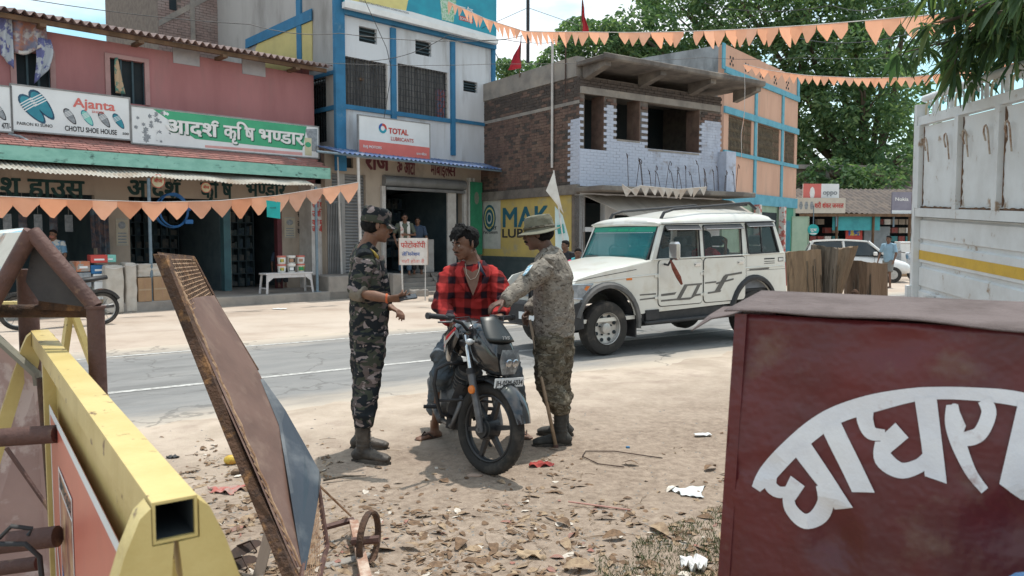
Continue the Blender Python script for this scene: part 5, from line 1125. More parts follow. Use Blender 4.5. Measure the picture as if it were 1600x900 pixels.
ms=thing('metal_sign','large maroon sheet metal sign box with white hand painted Devanagari lettering','sign',loc=(sA.x,sA.y,0),rz=aS)
M_mar=mat('maroon_paint_gloss',(.115,.015,.019),(.080,.013,.017),scale=2.6,rough=.42,bump=.5,bscale=11,detail=12,col3=(.13,.065,.05),scale3=6.5,mix3=(.58,.74),spec=.5)
M_mart=mat('dusty_maroon_top',(.13,.10,.097),(.09,.066,.063),scale=10,rough=.8,bump=.3,bscale=60)
Ms=Matrix.Translation((sA.x,sA.y,0))@Matrix.Rotation(aS,4,'Z'); MsI=Ms.inverted()
lean=math.tan(R(3.5))
FS2=Frame((sA.x,sA.y),aS)
def sp2(px,py,w=0):  # hit on leaning face
    r=ray(px,py); n=Vector((0,1,-lean)); n=(Ms.to_3x3()@n); o=sA; k=(o-CAM).dot(n)/r.dot(n); return MsI@(CAM+r*k)
wS=1.75
def fdisp(x,z): return .008*mn.noise(Vector((x*4,z*4,0)))+.012*max(0,mn.noise(Vector((x*7+3,z*7,4)))-.28)*4+.003*mn.noise(Vector((x*14,z*14,5)))
def face(b):
    def g(u,v):
        x=wS*u; z=zS*(1-v)+.35*v; return (x+(-.03)*(v),-(zS-z)*lean+fdisp(x,z),z)
    b.grid(g,120,80,thick=(0,.004,0))
part('face_sheet',M_mar,ms,face,smooth='all')
part('edge_flange',M_mar,ms,lambda b:b.add([(-.03,-(zS-.35)*lean-.004,.35),(-.002,-.004,zS),(.022,-.004,zS),(-.006,-(zS-.35)*lean-.004,.35),(-.03,-(zS-.35)*lean+.2,.35),(-.002,.2,zS),(.022,.2,zS),(-.006,-(zS-.35)*lean+.2,.35)],[(0,1,2,3),(7,6,5,4),(0,4,5,1),(1,5,6,2),(2,6,7,3),(3,7,4,0)]))
part('back_sheet',M_mar,ms,lambda b:b.box(0,wS,.2,.204,.35,zS-.01)); part('leg',M_rb,ms,lambda b:b.box(.1,.14,.1,.14,-.02,.36)); part('leg',M_rb,ms,lambda b:b.box(1.5,1.54,.1,.14,-.02,.36))
def topf(b):
    def g(u,v):
        x=-.02+(wS+.02)*u; y=-.016+.24*v; wv=.004*math.sin(x*9)+.003*math.sin(x*21+1); 
        return (x-(.10*(v) if u<.05 else 0)*0,y,zS+.006+wv*(1-v)+.028*v*(1-.3*u))
    b.grid(g,50,6,thick=(0,0,-.003))
part('top_sheet',M_mart,ms,topf,smooth='all')
def flap(b):
    P=[MsI@p for p in (D(1160,488,1.56),D(1176,476,1.78),D(1130,479,1.76),D(1108,492,1.70),D(1080,516,1.62),D(1112,497,1.6))]; n=6
    b.add(P+[p+Vector((0,0,-.003)) for p in P],[tuple(range(n)),tuple(range(2*n-1,n-1,-1))]+[(i,(i+1)%n,n+(i+1)%n,n+i) for i in range(n)])
part('bent_corner',M_mart,ms,flap)
M_wpaint=mat('white_sign_paint',(.72,.72,.75),(.64,.64,.68),scale=8,rough=.5,bump=.12,col3=(.42,.33,.33),scale3=13,mix3=(.60,.72))
def cp(x,y): 
    p=sp2(1060+.511*x,440+.511*y); return Vector((p.x,p.y-.0012,p.z))
_k=[0]
def poly(b,pts):
    _k[0]+=1; b.add([cp(*p)+Vector((0,-.00012*_k[0],0)) for p in pts],[tuple(range(len(pts)))])
def rib(b,pts,n=6):
    _k[0]+=1; 
    P=[]
    m=len(pts)
    for i in range(m-1):
        p0=pts[max(i-1,0)];p1=pts[i];p2=pts[i+1];p3=pts[min(i+2,m-1)]
        for j in range(n):
            t=j/n; P.append([.5*((2*p1[a])+(-p0[a]+p2[a])*t+(2*p0[a]-5*p1[a]+4*p2[a]-p3[a])*t*t+(-p0[a]+3*p1[a]-3*p2[a]+p3[a])*t**3) for a in range(3)])
    P.append(list(pts[-1])); vs=[];N_=len(P)
    for i,p in enumerate(P):
        a=P[max(i-1,0)];c=P[min(i+1,N_-1)]; dx,dy=c[0]-a[0],c[1]-a[1]; l=math.hypot(dx,dy) or 1; nx,ny=-dy/l,dx/l
        for s in (1,-1): vs.append(cp(p[0]+s*nx*p[2]/2,p[1]+s*ny*p[2]/2)+Vector((0,-.00012*_k[0],0)))
    b.add(vs,[(2*i,2*i+1,2*i+3,2*i+2) for i in range(N_-1)])
def letters1(b): rib(b,[(240,632,30),(275,585,58),(340,515,60),(415,450,60),(490,405,55),(600,370,55),(720,345,42),(800,340,38),(900,343,40),(1000,352,44),(1100,372,46),(1200,400,46)])
def lettersA(b):
    rib(b,[(287,590,34),(284,622,38),(308,642,36),(340,640,32)]); poly(b,[(345,592),(387,625),(358,668),(322,640)]); rib(b,[(338,640,34),(343,690,38),(382,730,44),(425,722,56),(450,670,50),(440,620,40)])
    poly(b,[(348,520),(402,490),(535,690),(476,700),(462,680),(440,640),(400,590)])
def lettersB(b): poly(b,[(438,452),(492,420),(602,643),(532,642)])
def lettersC(b):
    rib(b,[(572,395,52),(572,425,50),(590,462,42),(632,468,34)]); poly(b,[(665,430),(705,475),(650,522),(612,480)]); rib(b,[(622,488,40),(628,540,56),(680,575,48),(735,562,44),(765,535,40)]); poly(b,[(723,355),(790,350),(822,615),(755,592),(745,500)])
def lettersD(b): rib(b,[(935,360,40),(950,400,46),(925,460,46),(885,478,46),(855,470,30)]); rib(b,[(838,375,36),(842,430,52),(860,500,46),(895,580,34),(938,636,26)]); poly(b,[(838,372),(850,372),(880,440),(868,470),(830,440)])
def lettersE(b): poly(b,[(1040,365),(1110,375),(1068,672),(1048,668),(982,615)])
for f in (letters1,lettersA,lettersB,lettersC,lettersD,lettersE):
    o=part('painted_letter',M_wpaint,ms,f); bm=bmesh.new(); bm.from_mesh(o.data); bmesh.ops.triangulate(bm,faces=bm.faces)
    for _ in range(3): bmesh.ops.subdivide_edges(bm,edges=[e for e in bm.edges if e.calc_length()>.02],cuts=1,use_grid_fill=False); bmesh.ops.triangulate(bm,faces=[f_ for f_ in bm.faces if len(f_.verts)>3])
    for v in bm.verts: v.co.y+=fdisp(v.co.x+.03*(zS-v.co.z)/(zS-.35),v.co.z)-.0015
    bm.to_mesh(o.data); bm.free()
bc=D(1590,905,1.0); bb=thing('blue_sheet','edge of a dark blue painted sheet in the bottom right corner','panel',loc=bc); part('sheet',mat('navy_sheet_paint',(.03,.09,.20),(.025,.08,.17),rough=.5),bb,lambda b:b.prism([(-.04,-.03),(.01,.0),(.3,.03),(.3,-.3),(-.04,-.3)],0,.02))
M_logl=mat('pale_split_wood',(.29,.20,.125),(.15,.105,.07),scale=13,rough=.9,bump=.9,bscale=60,stretch=(1,1,.12),col3=(.10,.07,.05),scale3=16,mix3=(.57,.63))
M_logd=mat('dark_bark_wood',(.085,.07,.055),(.21,.17,.13),scale=14,rough=.95,bump=1,bscale=50,stretch=(1,1,.14))
M_logb=mat('brown_cut_wood',(.22,.145,.095),(.12,.08,.055),scale=11,rough=.92,bump=.9,bscale=50,stretch=(1,1,.12),col3=(.07,.05,.04),scale3=14,mix3=(.56,.63))
def log(pxb,pxt,pyt,d,r,label,m,sd,rt=None,oval=1.0):
    p=D(pxt,pyt,d); q_=D(pxb,478,d); o=thing('wooden_post',label,'post',loc=(q_.x,d,0),group='rough wooden posts behind the maroon sign'); top=Vector((p.x-q_.x,0,p.z))
    def f(b):
        rg=random.Random(sd); n=44; ph=[(rg.uniform(.03,.10),rg.uniform(0,6)) for _ in range(5)]; vs=[];nl=12
        dx=(top.x)/(p.z-q_.z)
        for k in range(nl+1):
            z=-.02+(p.z+.02)*k/nl; cx=top.x+(z-p.z)*dx if z>q_.z-.4 else top.x+(q_.z-.4-p.z)*dx; rr_=r*(1+(.12 if k==nl else 0)*0)+( (rt or r)-r)*max(0,(z-q_.z+.1)/(p.z-q_.z+.1))
            for j in range(n):
                t=2*PI*j/n; w=1+sum(a*math.sin((i+2)*t+s+z*.8) for i,(a,s) in enumerate(ph))+.07*mn.noise(Vector((math.cos(t)*4+sd,math.sin(t)*5,z*.9))); z2=z+(rg.uniform(-.0015,.0015)+.006*mn.noise(Vector((math.cos(t)*1.6,math.sin(t)*1.6,sd)))+.008*math.sin(t+sd) if k==nl else 0)
                vs.append((cx+rr_*w*math.cos(t),rr_*w*math.sin(t)*oval,z2))
        vs.append((top.x,0,p.z-.008)); fs=[(k*n+j,k*n+(j+1)%n,(k+1)*n+(j+1)%n,(k+1)*n+j) for k in range(nl) for j in range(n)]+[(nl*n+j,nl*n+(j+1)%n,len(vs)-1) for j in range(n)]
        b.add(vs,fs)
    part('trunk',m,o,f,smooth=40); dx_=top.x/(p.z-q_.z)
    rg=random.Random(sd)
    for a_ in range(5):
        t=-PI/2+rg.uniform(-1.1,1.1); z1=p.z-rg.uniform(0,.10); ln_=rg.uniform(.12,.32)
        def ck(b):
            P=[]
            for k in range(9):
                z=z1-ln_*k/8; sh=dx_*(max(z,q_.z-.4)-p.z); P.append((top.x+sh+r*1.01*math.cos(t+.10*mn.noise(Vector((a_,z*22,sd)))),r*oval*1.01*math.sin(t),z))
            b.tube(P,[(.0016*(1-k/9)+.0004,.004) for k in range(9)],4,up=(1,0,0))
        part('crack',M_logd,o,ck)
    return o
log(1258,1254,392,3.1,.066,'pale split wooden post, leftmost of the rough posts',M_logl,2); log(1283,1289,385,3.15,.055,'dark bark covered wooden post between the two pale ones',M_logd,5)
log(1292,1320,387,3.3,.034,'pale wooden post leaning to the right over the iron bar',M_logl,8,rt=.046); log(1349,1349,409,3.4,.080,'stout brown wooden post with an iron bar driven into it, rightmost of the rough posts',M_logb,11)
ib=thing('iron_bar','short iron bar running between the wooden posts','bar',loc=D(1298,468,3.2)); part('bar',M_rustd,ib,lambda b:b.tube([(-.06,0,-.006),D(1338,461,3.32)-D(1298,468,3.2)],.0085,8),smooth=40); part('collar',M_rustd,ib,lambda b:b.ell(D(1336,461,3.31)-D(1298,468,3.2),(.018,.018,.026),10,6))
dd=Vector((185/1200,1,60/1200)).normalized()
C0=D(1432,474,7.0)
xa=-dd; za=(Vector((-.022,0,1))); za=(za-xa*za.dot(xa)).normalized(); ya=za.cross(xa)
Mt=Matrix((xa,ya,za)).transposed().to_4x4(); Mt.translation=C0
tk=thing('truck','parked white goods truck with ribbed side panels and ornamental top rail','truck'); tk.matrix_world=Mt; tk.rotation_mode='XYZ'; tk.location=C0; tk.rotation_euler=Mt.to_euler()
MtI=Mt.inverted()
def tp_(px,py,w=0):
    r=MtI.to_3x3()@ray(px,py); c=MtI@CAM; k=(w-c.y)/r.y; p=c+r*k; return p.x,p.z
M_tw=mat('worn_white_truck_paint',(.66,.68,.69),(.58,.59,.59),scale=3,rough=.5,bump=.12,bscale=20,col3=(.33,.24,.17),scale3=6,mix3=(.61,.68))
M_hook=mat('rust_streaked_hook',(.42,.36,.30),(.22,.12,.07),scale=18,rough=.8); M_trust=mat('truck_rust',(.16,.085,.045),(.08,.05,.035),scale=14,rough=.9,bump=.5)
M_ty=mat('yellow_stripe',(.62,.40,.06),(.55,.35,.06),scale=5,rough=.5)
Ltk=3.4
zt_=tp_(1447,152)[1]; zr1=tp_(1442,186)[1]; zm=tp_(1437,325)[1]; zm2=tp_(1437,338)[1]
zst=tp_(1432,398)[1]; 
print('truck z',zt_,zr1,zm,zm2,zst)
part('top_rail',M_tw,tk,lambda b:b.tube([(-.03,.03,zt_),(Ltk,.03,zt_)],.032,8),smooth=50)
part('upper_rail',M_tw,tk,lambda b:b.box(0,Ltk,-.03,.05,zr1-.055,zr1+.02))
part('mid_rail',M_tw,tk,lambda b:b.box(0,Ltk,-.035,.05,zm2+.0,zm)); part('rust_seam',M_trust,tk,lambda b:(b.grid(lambda u,v:(Ltk*u,-.012-.0,zm+.0+v*(.012+.022*abs(mn.noise(Vector((u*30,0,0)))))),80,1)))
xsn=[0.0,.30,.67,1.06,1.5,1.95,2.4,2.85,3.3]
xsn=[tp_(px,260)[0] for px in (1440,1500,1564)]; st0=xsn[2]-xsn[1]; xsn=[xsn[0]]+[xsn[1]+st0*k for k in range(7)]
for i,x in enumerate(xsn):
    part('stanchion',M_tw,tk,lambda b:b.box(x-.035,x+.035,-.04,.04,zm+.001,zr1-.056))
    if i<len(xsn)-1:
        x2=xsn[i+1]; part('upper_panel',M_tw,tk,lambda b:b.box(x+.06,x2-.045,.0,.015,zm+.02,zr1-.07)); part('rust_edge',M_trust,tk,lambda b:b.grid(lambda u,v:(x+.036+(.014+.05*abs(mn.noise(Vector((x,u*9,2)))))*v,-.002,zm+.02+(zr1-zm-.09)*u),30,1))
        for s in (.22,.75):
            hx=x+(x2-x)*s
            part('tie_hook',M_hook,tk,lambda b:b.tube([(hx-.035,-.02,zm+.50),(hx-.036,-.035,zm+.56),(hx-.02,-.04,zm+.60),(hx+.005,-.04,zm+.61),(hx+.03,-.04,zm+.59),(hx+.038,-.035,zm+.54),(hx+.038,-.02,zm+.40)],.0065,6))
M_orn=mat('cream_scroll',(.55,.50,.36),(.44,.38,.26),scale=8,rough=.6); M_ornt=mat('teal_ornament',(.05,.30,.28),(.04,.24,.23),rough=.6)
n_or=int(Ltk/.105)
_oc={}
for k in range(n_or):
    x=.04+k*.105; key=k%3
    if key not in _oc:
        def f(b):
            h=zt_-zr1-.05; z0=zr1+.02
            if key==2: b.tube([(0,0,z0),(.0,0,z0+h*.3),(0,0,z0+h)],[.012,.022,.012],8)
            else: s=1 if key==0 else -1; b.tube([(-.03*s,0,z0),(-.03*s,0,z0+h*.5),(-.015*s,0,z0+h*.85),(.02*s,0,z0+h*.95),(.04*s,0,z0+h*.72),(.02*s,0,z0+h*.62)],.009,6)
        m=(M_orn,M_tw,M_tw)[key]; _oc[key]=part('scroll_bar',m,tk,f,smooth=60); _oc[key].location=(x,.03,0)
    else: share(_oc[key],tk,(x,.03,0))
for k in range(0,n_or,3): part('teal_leaf',M_ornt,tk,lambda b:b.ell((.04+k*.105+.035,.03,zt_-.075),(.03,.008,.022),8,5))
ztop_=zm2-.01; zbot=tp_(1428,478)[1]-.25; nr=5; hh=(ztop_-zbot)/nr
for k in range(nr):
    z0=zbot+hh*k; m=M_ty if False else M_tw
    part('side_board',m,tk,lambda b:b.grid(lambda u,v:(Ltk*u,(.012 if .12<v<.88 else .035)-.0,z0+hh*v),1,16,thick=(0,.01,0)))
part('yellow_band',M_ty,tk,lambda b:b.box(0,Ltk,.0085,.0115,zst-.035,zst+.045)); part('corner_post',M_tw,tk,lambda b:b.box(-.07,-.005,-.04,.06,zbot,zt_-.05)); part('corner_rust',M_trust,tk,lambda b:b.grid(lambda u,v:(-.072+.03*v*abs(mn.noise(Vector((0,u*14,1)))),-.043,zbot+(zt_-.1-zbot)*u),60,1))
part('dark_gap',M_dark,tk,lambda b:b.box(0,Ltk,.045,.05,zbot,zm)); part('far_side',M_tw,tk,lambda b:(b.box(0,Ltk,1.9,1.95,zbot,zr1),b.box(-.06,-.0,.06,1.95,zbot,zr1-.3),b.box(0,Ltk,.05,1.9,zbot-.1,zbot)))
part('latch',M_tw,tk,lambda b:(b.box(-.085,-.03,-.075,-.04,.02,.16),b.box(.36,.41,-.075,-.0,-.06,.12))); 
part('wheel',mat('tyre_rubber',(.03,.03,.03),(.05,.048,.045),rough=.85),tk,lambda b:(b.lathe([(.2,.0),(.42,.0),(.45,.04),(.45,.2),(.42,.24),(.2,.24)],24,M=Matrix.Translation((1.0,.15,zbot-.42)),axis='y'),b.lathe([(.2,.0),(.42,.0),(.45,.04),(.45,.2),(.42,.24),(.2,.24)],24,M=Matrix.Translation((3.0,.15,zbot-.42)),axis='y')))
part('chassis',M_dark,tk,lambda b:b.box(.1,Ltk,.5,.7,zbot-.3,zbot-.101))
mt=thing('mango_tree','mango tree boughs with long drooping dark leaves hanging over the truck','tree',loc=(6.6,6.2,0))
rg=random.Random(21); om=Vector((6.6,6.2,0)); twigs=[]
def mtf(b):
    b.tube([(0,0,-.1),(.05,0,1.5),(-.1,-.05,3.2),(-.3,-.1,4.6)],[.28,.22,.17,.1],10)
    for (px,py,d) in ((1455,15,5.6),(1500,50,5.4),(1545,15,5.2),(1590,20,5.0),(1480,-10,5.8),(1500,70,5.4),(1575,-10,5.2),(1560,0,5.6),(1640,10,5),(1480,95,5.6),(1470,35,5.3),(1530,10,4.9),(1560,20,4.8),(1600,-10,4.7),(1600,15,5.3),(1515,45,5.9),(1580,25,5.6),(1450,-15,5.2),(1610,-25,5.1),(1465,70,5.7),(1540,30,5.5)):
        e=D(px,py,d)-om; s=Vector((-.15,0,3.4)); m=(s+e)/2+Vector((0,0,.35)); b.tube([s,m,e],[.06,.03,.010],6)
        for q_ in range(5):
            t=rg.uniform(.45,1); p=lerp(m,e,t) ; dvv=Vector((rg.uniform(-.35,.2),rg.uniform(-.3,.3),rg.uniform(-.25,.15))); b.tube([p,p+dvv],[.008,.004],4); twigs.append(p+dvv); twigs.append(p+dvv*.5)
part('trunk',M_bark,mt,mtf,smooth=60)
MLM=[lmat('mango_leaf_dark',(.04,.08,.045)),lmat('mango_leaf_mid',(.07,.12,.06)),lmat('mango_leaf_tip',(.14,.19,.09))]
def mleaf(b,p,d,L,w,sg):
    d=d.normalized(); s=d.cross(Vector((0,0,1))+Vector((rg.uniform(-.5,.5),rg.uniform(-.5,.5),0))); s.normalize(); up=s.cross(d); vs=[];n=5
    for i in range(n+1):
        t=i/n; ww=w*math.sin(PI*(t*.92+.04)); c=p+d*L*t+Vector((0,0,-L*.35*t*t)); vs+=[c-s*ww+up*ww*.25,c,c+s*ww+up*ww*.25]
    fs=[]
    for i in range(n):
        for k in (0,1): a=i*3+k; fs.append((a,a+1,a+4,a+3))
    b.add(vs,fs)
b=MB()
for p in twigs:
    for i in range(rg.randint(9,13)):
        d=Vector((rg.uniform(-1,1),rg.uniform(-1,1),rg.uniform(-1.1,.25))); b.cur=rg.choice((0,0,1,1,1,2)); mleaf(b,p+d*.02,d,rg.uniform(.12,.24),rg.uniform(.013,.022),0)
b.build('crown',MLM,mt,recalc=False)
M_or1=mat('saffron_cloth',(.86,.43,.28),(.80,.38,.24),scale=4,rough=.85,bump=.15,bscale=20); 
M_or2=mat('faded_saffron_cloth',(.80,.46,.34),(.74,.40,.28),scale=4,rough=.85,bump=.15,bscale=20); M_or3=mat('deep_saffron_cloth',(.84,.36,.20),(.78,.31,.17),scale=4,rough=.85,bump=.15,bscale=20)
for m_ in (M_or1,M_or2,M_or3):
    t_=m_.node_tree; _b=t_.nodes['Principled BSDF']; _ad=t_.nodes.new('ShaderNodeMixShader'); _ad.inputs[0].default_value=.45; _tr=t_.nodes.new('ShaderNodeBsdfTranslucent'); _tr.inputs[0].default_value=(.95,.50,.32,1); _o=[n for n in t_.nodes if n.type=='OUTPUT_MATERIAL'][0]; t_.links.new(_b.outputs[0],_ad.inputs[1]); t_.links.new(_tr.outputs[0],_ad.inputs[2]); t_.links.new(_ad.outputs[0],_o.inputs[0])
def bunting(label,pts,n,h,m,band=.3,group=None,hf=None,wav=.03,name='bunting'):
    P=[Vector(p) for p in pts]; o=thing(name,label,'bunting',loc=P[0],group=group)
    seg=[0]; 
    for a,c in zip(P,P[1:]): seg.append(seg[-1]+(c-a).length)
    def at(t):
        t*=seg[-1]
        for i in range(len(P)-1):
            if t<=seg[i+1]+1e-6: return lerp(P[i],P[i+1],(t-seg[i])/(seg[i+1]-seg[i]))-P[0]
        return P[-1]-P[0]
    part('cord',M_wp,o,lambda b:b.tube([at(k/40)+Vector((0,-.0,.004)) for k in range(41)],.006,4))
    ts=[k/n for k in range(n+1)] if not hf else hf(n)
    for k in range(n):
        if n>12 and random.random()<.035: continue
        t0,t1=ts[k],ts[k+1]; a=at(t0); c=at(t1); w=(c-a).length; hh_=h*(w/(seg[-1]/n))*random.uniform(.8,1.12); sw=random.uniform(-.12,.22)*hh_*2; nrm=Vector((-(c-a).y,(c-a).x,0)).normalized()
        def f(b):
            D_=Vector((0,0,-1)); vs=[];nn=8
            tip=random.uniform(.42,.58)
            for i in range(nn+1):
                u=i/nn; x=lerp(a,c,u); dd_=band+(1-band)*max(0,1-abs(u-tip)/.5)**.95; vs+=[x,x+D_*hh_*dd_*.5+nrm*(sw*.4*dd_+wav*math.sin(u*6.3)*hh_),x+D_*hh_*dd_+nrm*sw*dd_]
            fs=[]
            for i in range(nn):
                for q2 in (0,1): e=i*3+q2; fs.append((e,e+3,e+4,e+1))
            b.add(vs,fs)
        part('flag',m if m is not M_or1 else random.choice((M_or1,M_or1,M_or2,M_or3)),o,f,smooth='all')
    return o
bunting('saffron bunting strung before the farm shop from the left edge to the white post',[D(-120,300,13.6),D(0,307,14.2),D(120,312,14.8),D(240,316,15.6),D(340,314,16.2),D(430,306,17),D(500,295,17.8),D(560,285,18.3)],19,.42,M_or1,group='saffron buntings',hf=lambda n:[(k/n)**1.0 for k in range(n+1)])
bunting('saffron bunting of small pennants falling from the hoarding to the pipe on the brick building',[D(700,2,19.5),D(760,30,18.5),D(820,49,17.5),D(870,50,16.5),D(905,50,16)],24,.30,M_or1,band=.15,group='saffron buntings')
bunting('saffron bunting of large pennants crossing the top right in front of the trees',[D(905,50,16),D(980,51,15),D(1060,50,14),D(1160,46,12.5),D(1260,40,11),D(1360,32,10),D(1440,25,9.3),D(1500,18,8.8),D(1600,-2,8)],33,.28,M_or1,group='saffron buntings')
bunting('saffron bunting stretched from the brick roof corner towards the mango leaves',[D(1162,100,19),D(1200,110,18.8),D(1260,118,18),D(1340,122,17),D(1420,121,16),D(1500,112,15),D(1640,90,13.5)],34,.22,M_or1,band=.25,group='saffron buntings')
bunting('torn saffron streamer hanging down beside the brick building corner',[D(1163,100,19.05),D(1164,140,19.05),D(1163,180,19.05),D(1158,210,19.05),D(1159,245,19.05)],6,.10,M_or1,band=.5,group='saffron buntings')
M_dw=mat('dirty_white_cloth',(.50,.45,.40),(.42,.34,.28),scale=5,rough=.9)
bunting('dirty white little flags under the balcony slab of the brick building',[D(972,288,18.6),D(985,297,18.6),D(1000,290,18.7),D(1060,296,19.5),D(1104,292,20.3)],11,.26,M_dw,band=.15)
tb=thing('cloth_bag','teal printed carry bag hanging from the bunting over the farm shop','bag',loc=D(426,326,16.8)); part('bag',mat('teal_bag',(.02,.38,.36),(.02,.33,.32),scale=4,rough=.7),tb,lambda b:b.grid(lambda u,v:(-.13+.30*u,-.02+.03*math.sin(u*3+v*2),.18-.36*v-.04*u),6,6,thick=(0,.03,0))); st_('आदश^',M_blk,tb,-.06,.0,w=.14,h=.03,y=-.035); part('handle',M_or1,tb,lambda b:b.tube([(-.08,0,.18),(-.03,0,.24),(.04,0,.24),(.08,0,.14)],.006,5))
def poleT(px,pt,pb,d,r,label,m=M_blk,name='pole'):
    a,c=D(px,pt,d),D(px,pb,d); o=thing(name,label,name.replace('_',' '),loc=(a.x,a.y,c.z)); part('shaft',m,o,lambda b:b.tube([(0,0,0),(0,0,a.z-c.z)],r,8)); return o,a.z-c.z
M_flag=mat('red_cloth',(.42,.03,.04),(.32,.02,.04),scale=3,rough=.9)
poleT(825,-40,98,23.3,.05,'tall thin black pole rising behind the sooty roof',name='mast'); 
for px,py,d,lab,w_,h_ in ((812,60,22.6,'dark red flag drooping beside the black mast',.16,.85),(908,-5,22,'slim red flag high over the sooty roof',.10,.95)):
    o=thing('flag',lab,'flag',loc=D(px,py,d)); part('pole',M_wood,o,lambda b:b.tube([(.04,.01,.1),(.0,.01,-1.1)],.015,5))
    part('cloth',M_flag,o,lambda b:b.grid(lambda u,v:((.03-.38*u*v*(1 if px<850 else -.5))+.02*math.sin(v*9),.03*math.sin(u*8+v*3),-h_*v-.06*u),8,8,thick=(0,.004,0)))
def cable(label,pts,r=.012,sag=0):
    o=thing('cable',label,'cable',loc=pts[0]); P=[]
    for a,c in zip(pts,pts[1:]):
        for k in range(9): t=k/9; P.append(lerp(a,c,t)+Vector((0,0,-sag*4*t*(1-t)))-pts[0])
    P.append(pts[-1]-pts[0]); part('wire',M_blk,o,lambda b:b.tube(P,r,4))
cable('thin black cable crossing in front of the brick tower and blue columns',[D(-60,-20,15),D(390,38,17),D(530,52,18)],.008,.1)
cable('thin black cable across the white facade below the small vents',[D(530,52,18),D(790,62,20),D(905,60,19)],.008,.1)
cable('black cable drooping across the curtained windows',[D(575,95,19),D(700,55,19.5),D(830,52,20)],.008,.15)
cable('straight cable above the curtained windows and peach building',[D(500,98,18.5),D(770,100,20),D(1100,90,21),D(1250,90,24),D(1460,88,22)],.006,.05)
cable('thin loop of cable hanging down the white facade onto the red and white sign',[D(570,0,19.6),D(604,75,19.6),D(612,110,19.6),D(600,185,19.5)],.008,.0)
cable('black cable passing through the mango leaves at top right',[D(1250,60,22),D(1450,45,16),D(1640,20,12)],.010,.2)
cable('thin guy wire from the black mast to the left',[D(825,12,23.3),D(740,50,24)],.008); cable('thin guy wire from the black mast to the right',[D(825,12,23.3),D(905,40,23)],.008)
cable('faint cable from the tree to the truck corner',[D(1100,5,24),D(1300,8,20),D(1440,-5,15)],.008,.2)
o=thing('triangular_flag','tall white triangular flag on a pole beside the yellow painted wall','flag',loc=(D(872,400,19.2).x,19.2,0)); p0=Vector((D(872,400,19.2).x,19.2,0))
part('cloth',mat('white_cloth',(.62,.60,.56),(.54,.51,.47),scale=4,rough=.9),o,lambda b:b.add([D(865,268,19.2)-p0,D(878,325,19.2)-p0,D(881,334,19.25)-p0,D(853,298,19.15)-p0,D(865,268,19.21)-p0,D(878,325,19.21)-p0,D(881,334,19.26)-p0,D(853,298,19.16)-p0],[(0,1,2,3),(7,6,5,4),(0,4,5,1),(1,5,6,2),(2,6,7,3),(3,7,4,0)]))
part('pole',M_wp,o,lambda b:b.tube([D(865,266,19.22)-p0,D(886,420,19.2)-p0],.018,6))
o=thing('pale_banner','pale blue printed banner hanging below the white triangular flag','banner',loc=p0); part('cloth',mat('pale_blue_cloth',(.50,.60,.60),(.42,.54,.55),scale=3,rough=.8),o,lambda b:b.add([D(867,322,19.3)-p0,D(879,336,19.3)-p0,D(889,372,19.3)-p0,D(888,420,19.3)-p0,D(868,420,19.3)-p0],[(0,1,2,3,4)])); part('print',M_ornt,o,lambda b:b.add([D(870,352,19.28)-p0,D(880,350,19.28)-p0,D(883,364,19.28)-p0,D(872,366,19.28)-p0],[(0,1,2,3)]))
def vox(b,size,it=4,disp=None,fac=.5):
    """grow one continuous skin round the overlapping limbs collected in b"""
    me=bpy.data.meshes.new('v'); me.from_pydata(b.v,[],b.f); o=bpy.data.objects.new('v',me); COL.objects.link(o)
    bm=bmesh.new(); bm.from_mesh(me); bmesh.ops.recalc_face_normals(bm,faces=bm.faces); bm.to_mesh(me); bm.free()
    m=o.modifiers.new('r','REMESH'); m.mode='VOXEL'; m.voxel_size=size; m.use_smooth_shade=True
    if it: s=o.modifiers.new('s','SMOOTH'); s.factor=fac; s.iterations=it
    dg=bpy.context.evaluated_depsgraph_get(); dg.update(); r=bpy.data.meshes.new_from_object(o.evaluated_get(dg)); bpy.data.objects.remove(o); bpy.data.meshes.remove(me)
    n=len(r.vertices)
    if disp and n:
        co=np.empty(n*3); r.vertices.foreach_get('co',co); no=np.empty(n*3); r.vertices.foreach_get('normal',no); co=co.reshape(-1,3); no=no.reshape(-1,3)
        d=np.array([disp(Vector(c)) for c in co]); co=co+no*d[:,None]; r.vertices.foreach_set('co',co.ravel())
    r.polygons.foreach_set('use_smooth',[True]*len(r.polygons)); r.update(); return r
def put(name,me,mats,parent,label=None):
    me.name=name; me.materials.clear()
    for m in (mats if isinstance(mats,(list,tuple)) else [mats]): me.materials.append(m)
    o=bpy.data.objects.new(name,me); COL.objects.link(o); o.parent=parent
    if label: o['label']=label
    return o
def folds(amp,fx,fz,seed=0,ridge=.5):
    def f(c):
        a=mn.noise(Vector((c.x*fx+seed,c.y*fx,c.z*fz+seed))); q=mn.noise(Vector((c.x*fx*2.1+c.z*9,c.y*fx*2.1,c.z*fz*2+seed)))
        r_=1-abs(mn.noise(Vector((c.x*fx*.8+5+seed,c.y*fx*.8,c.z*fz*1.3))))*3
        return amp*(a*.9+q*.35+ridge*max(r_,0)*.8)
    return f
def headM(c,face,tilt=0,roll=0,s=1.0):
    f=Vector(face).normalized(); y=Vector((0,0,1)).cross(f); y.normalize(); z=f.cross(y); M=Matrix((f,y,z)).transposed().to_4x4(); M.translation=Vector(c)
    return M@Matrix.Rotation(tilt,4,'Y')@Matrix.Rotation(roll,4,'X')@Matrix.Scale(s,4)
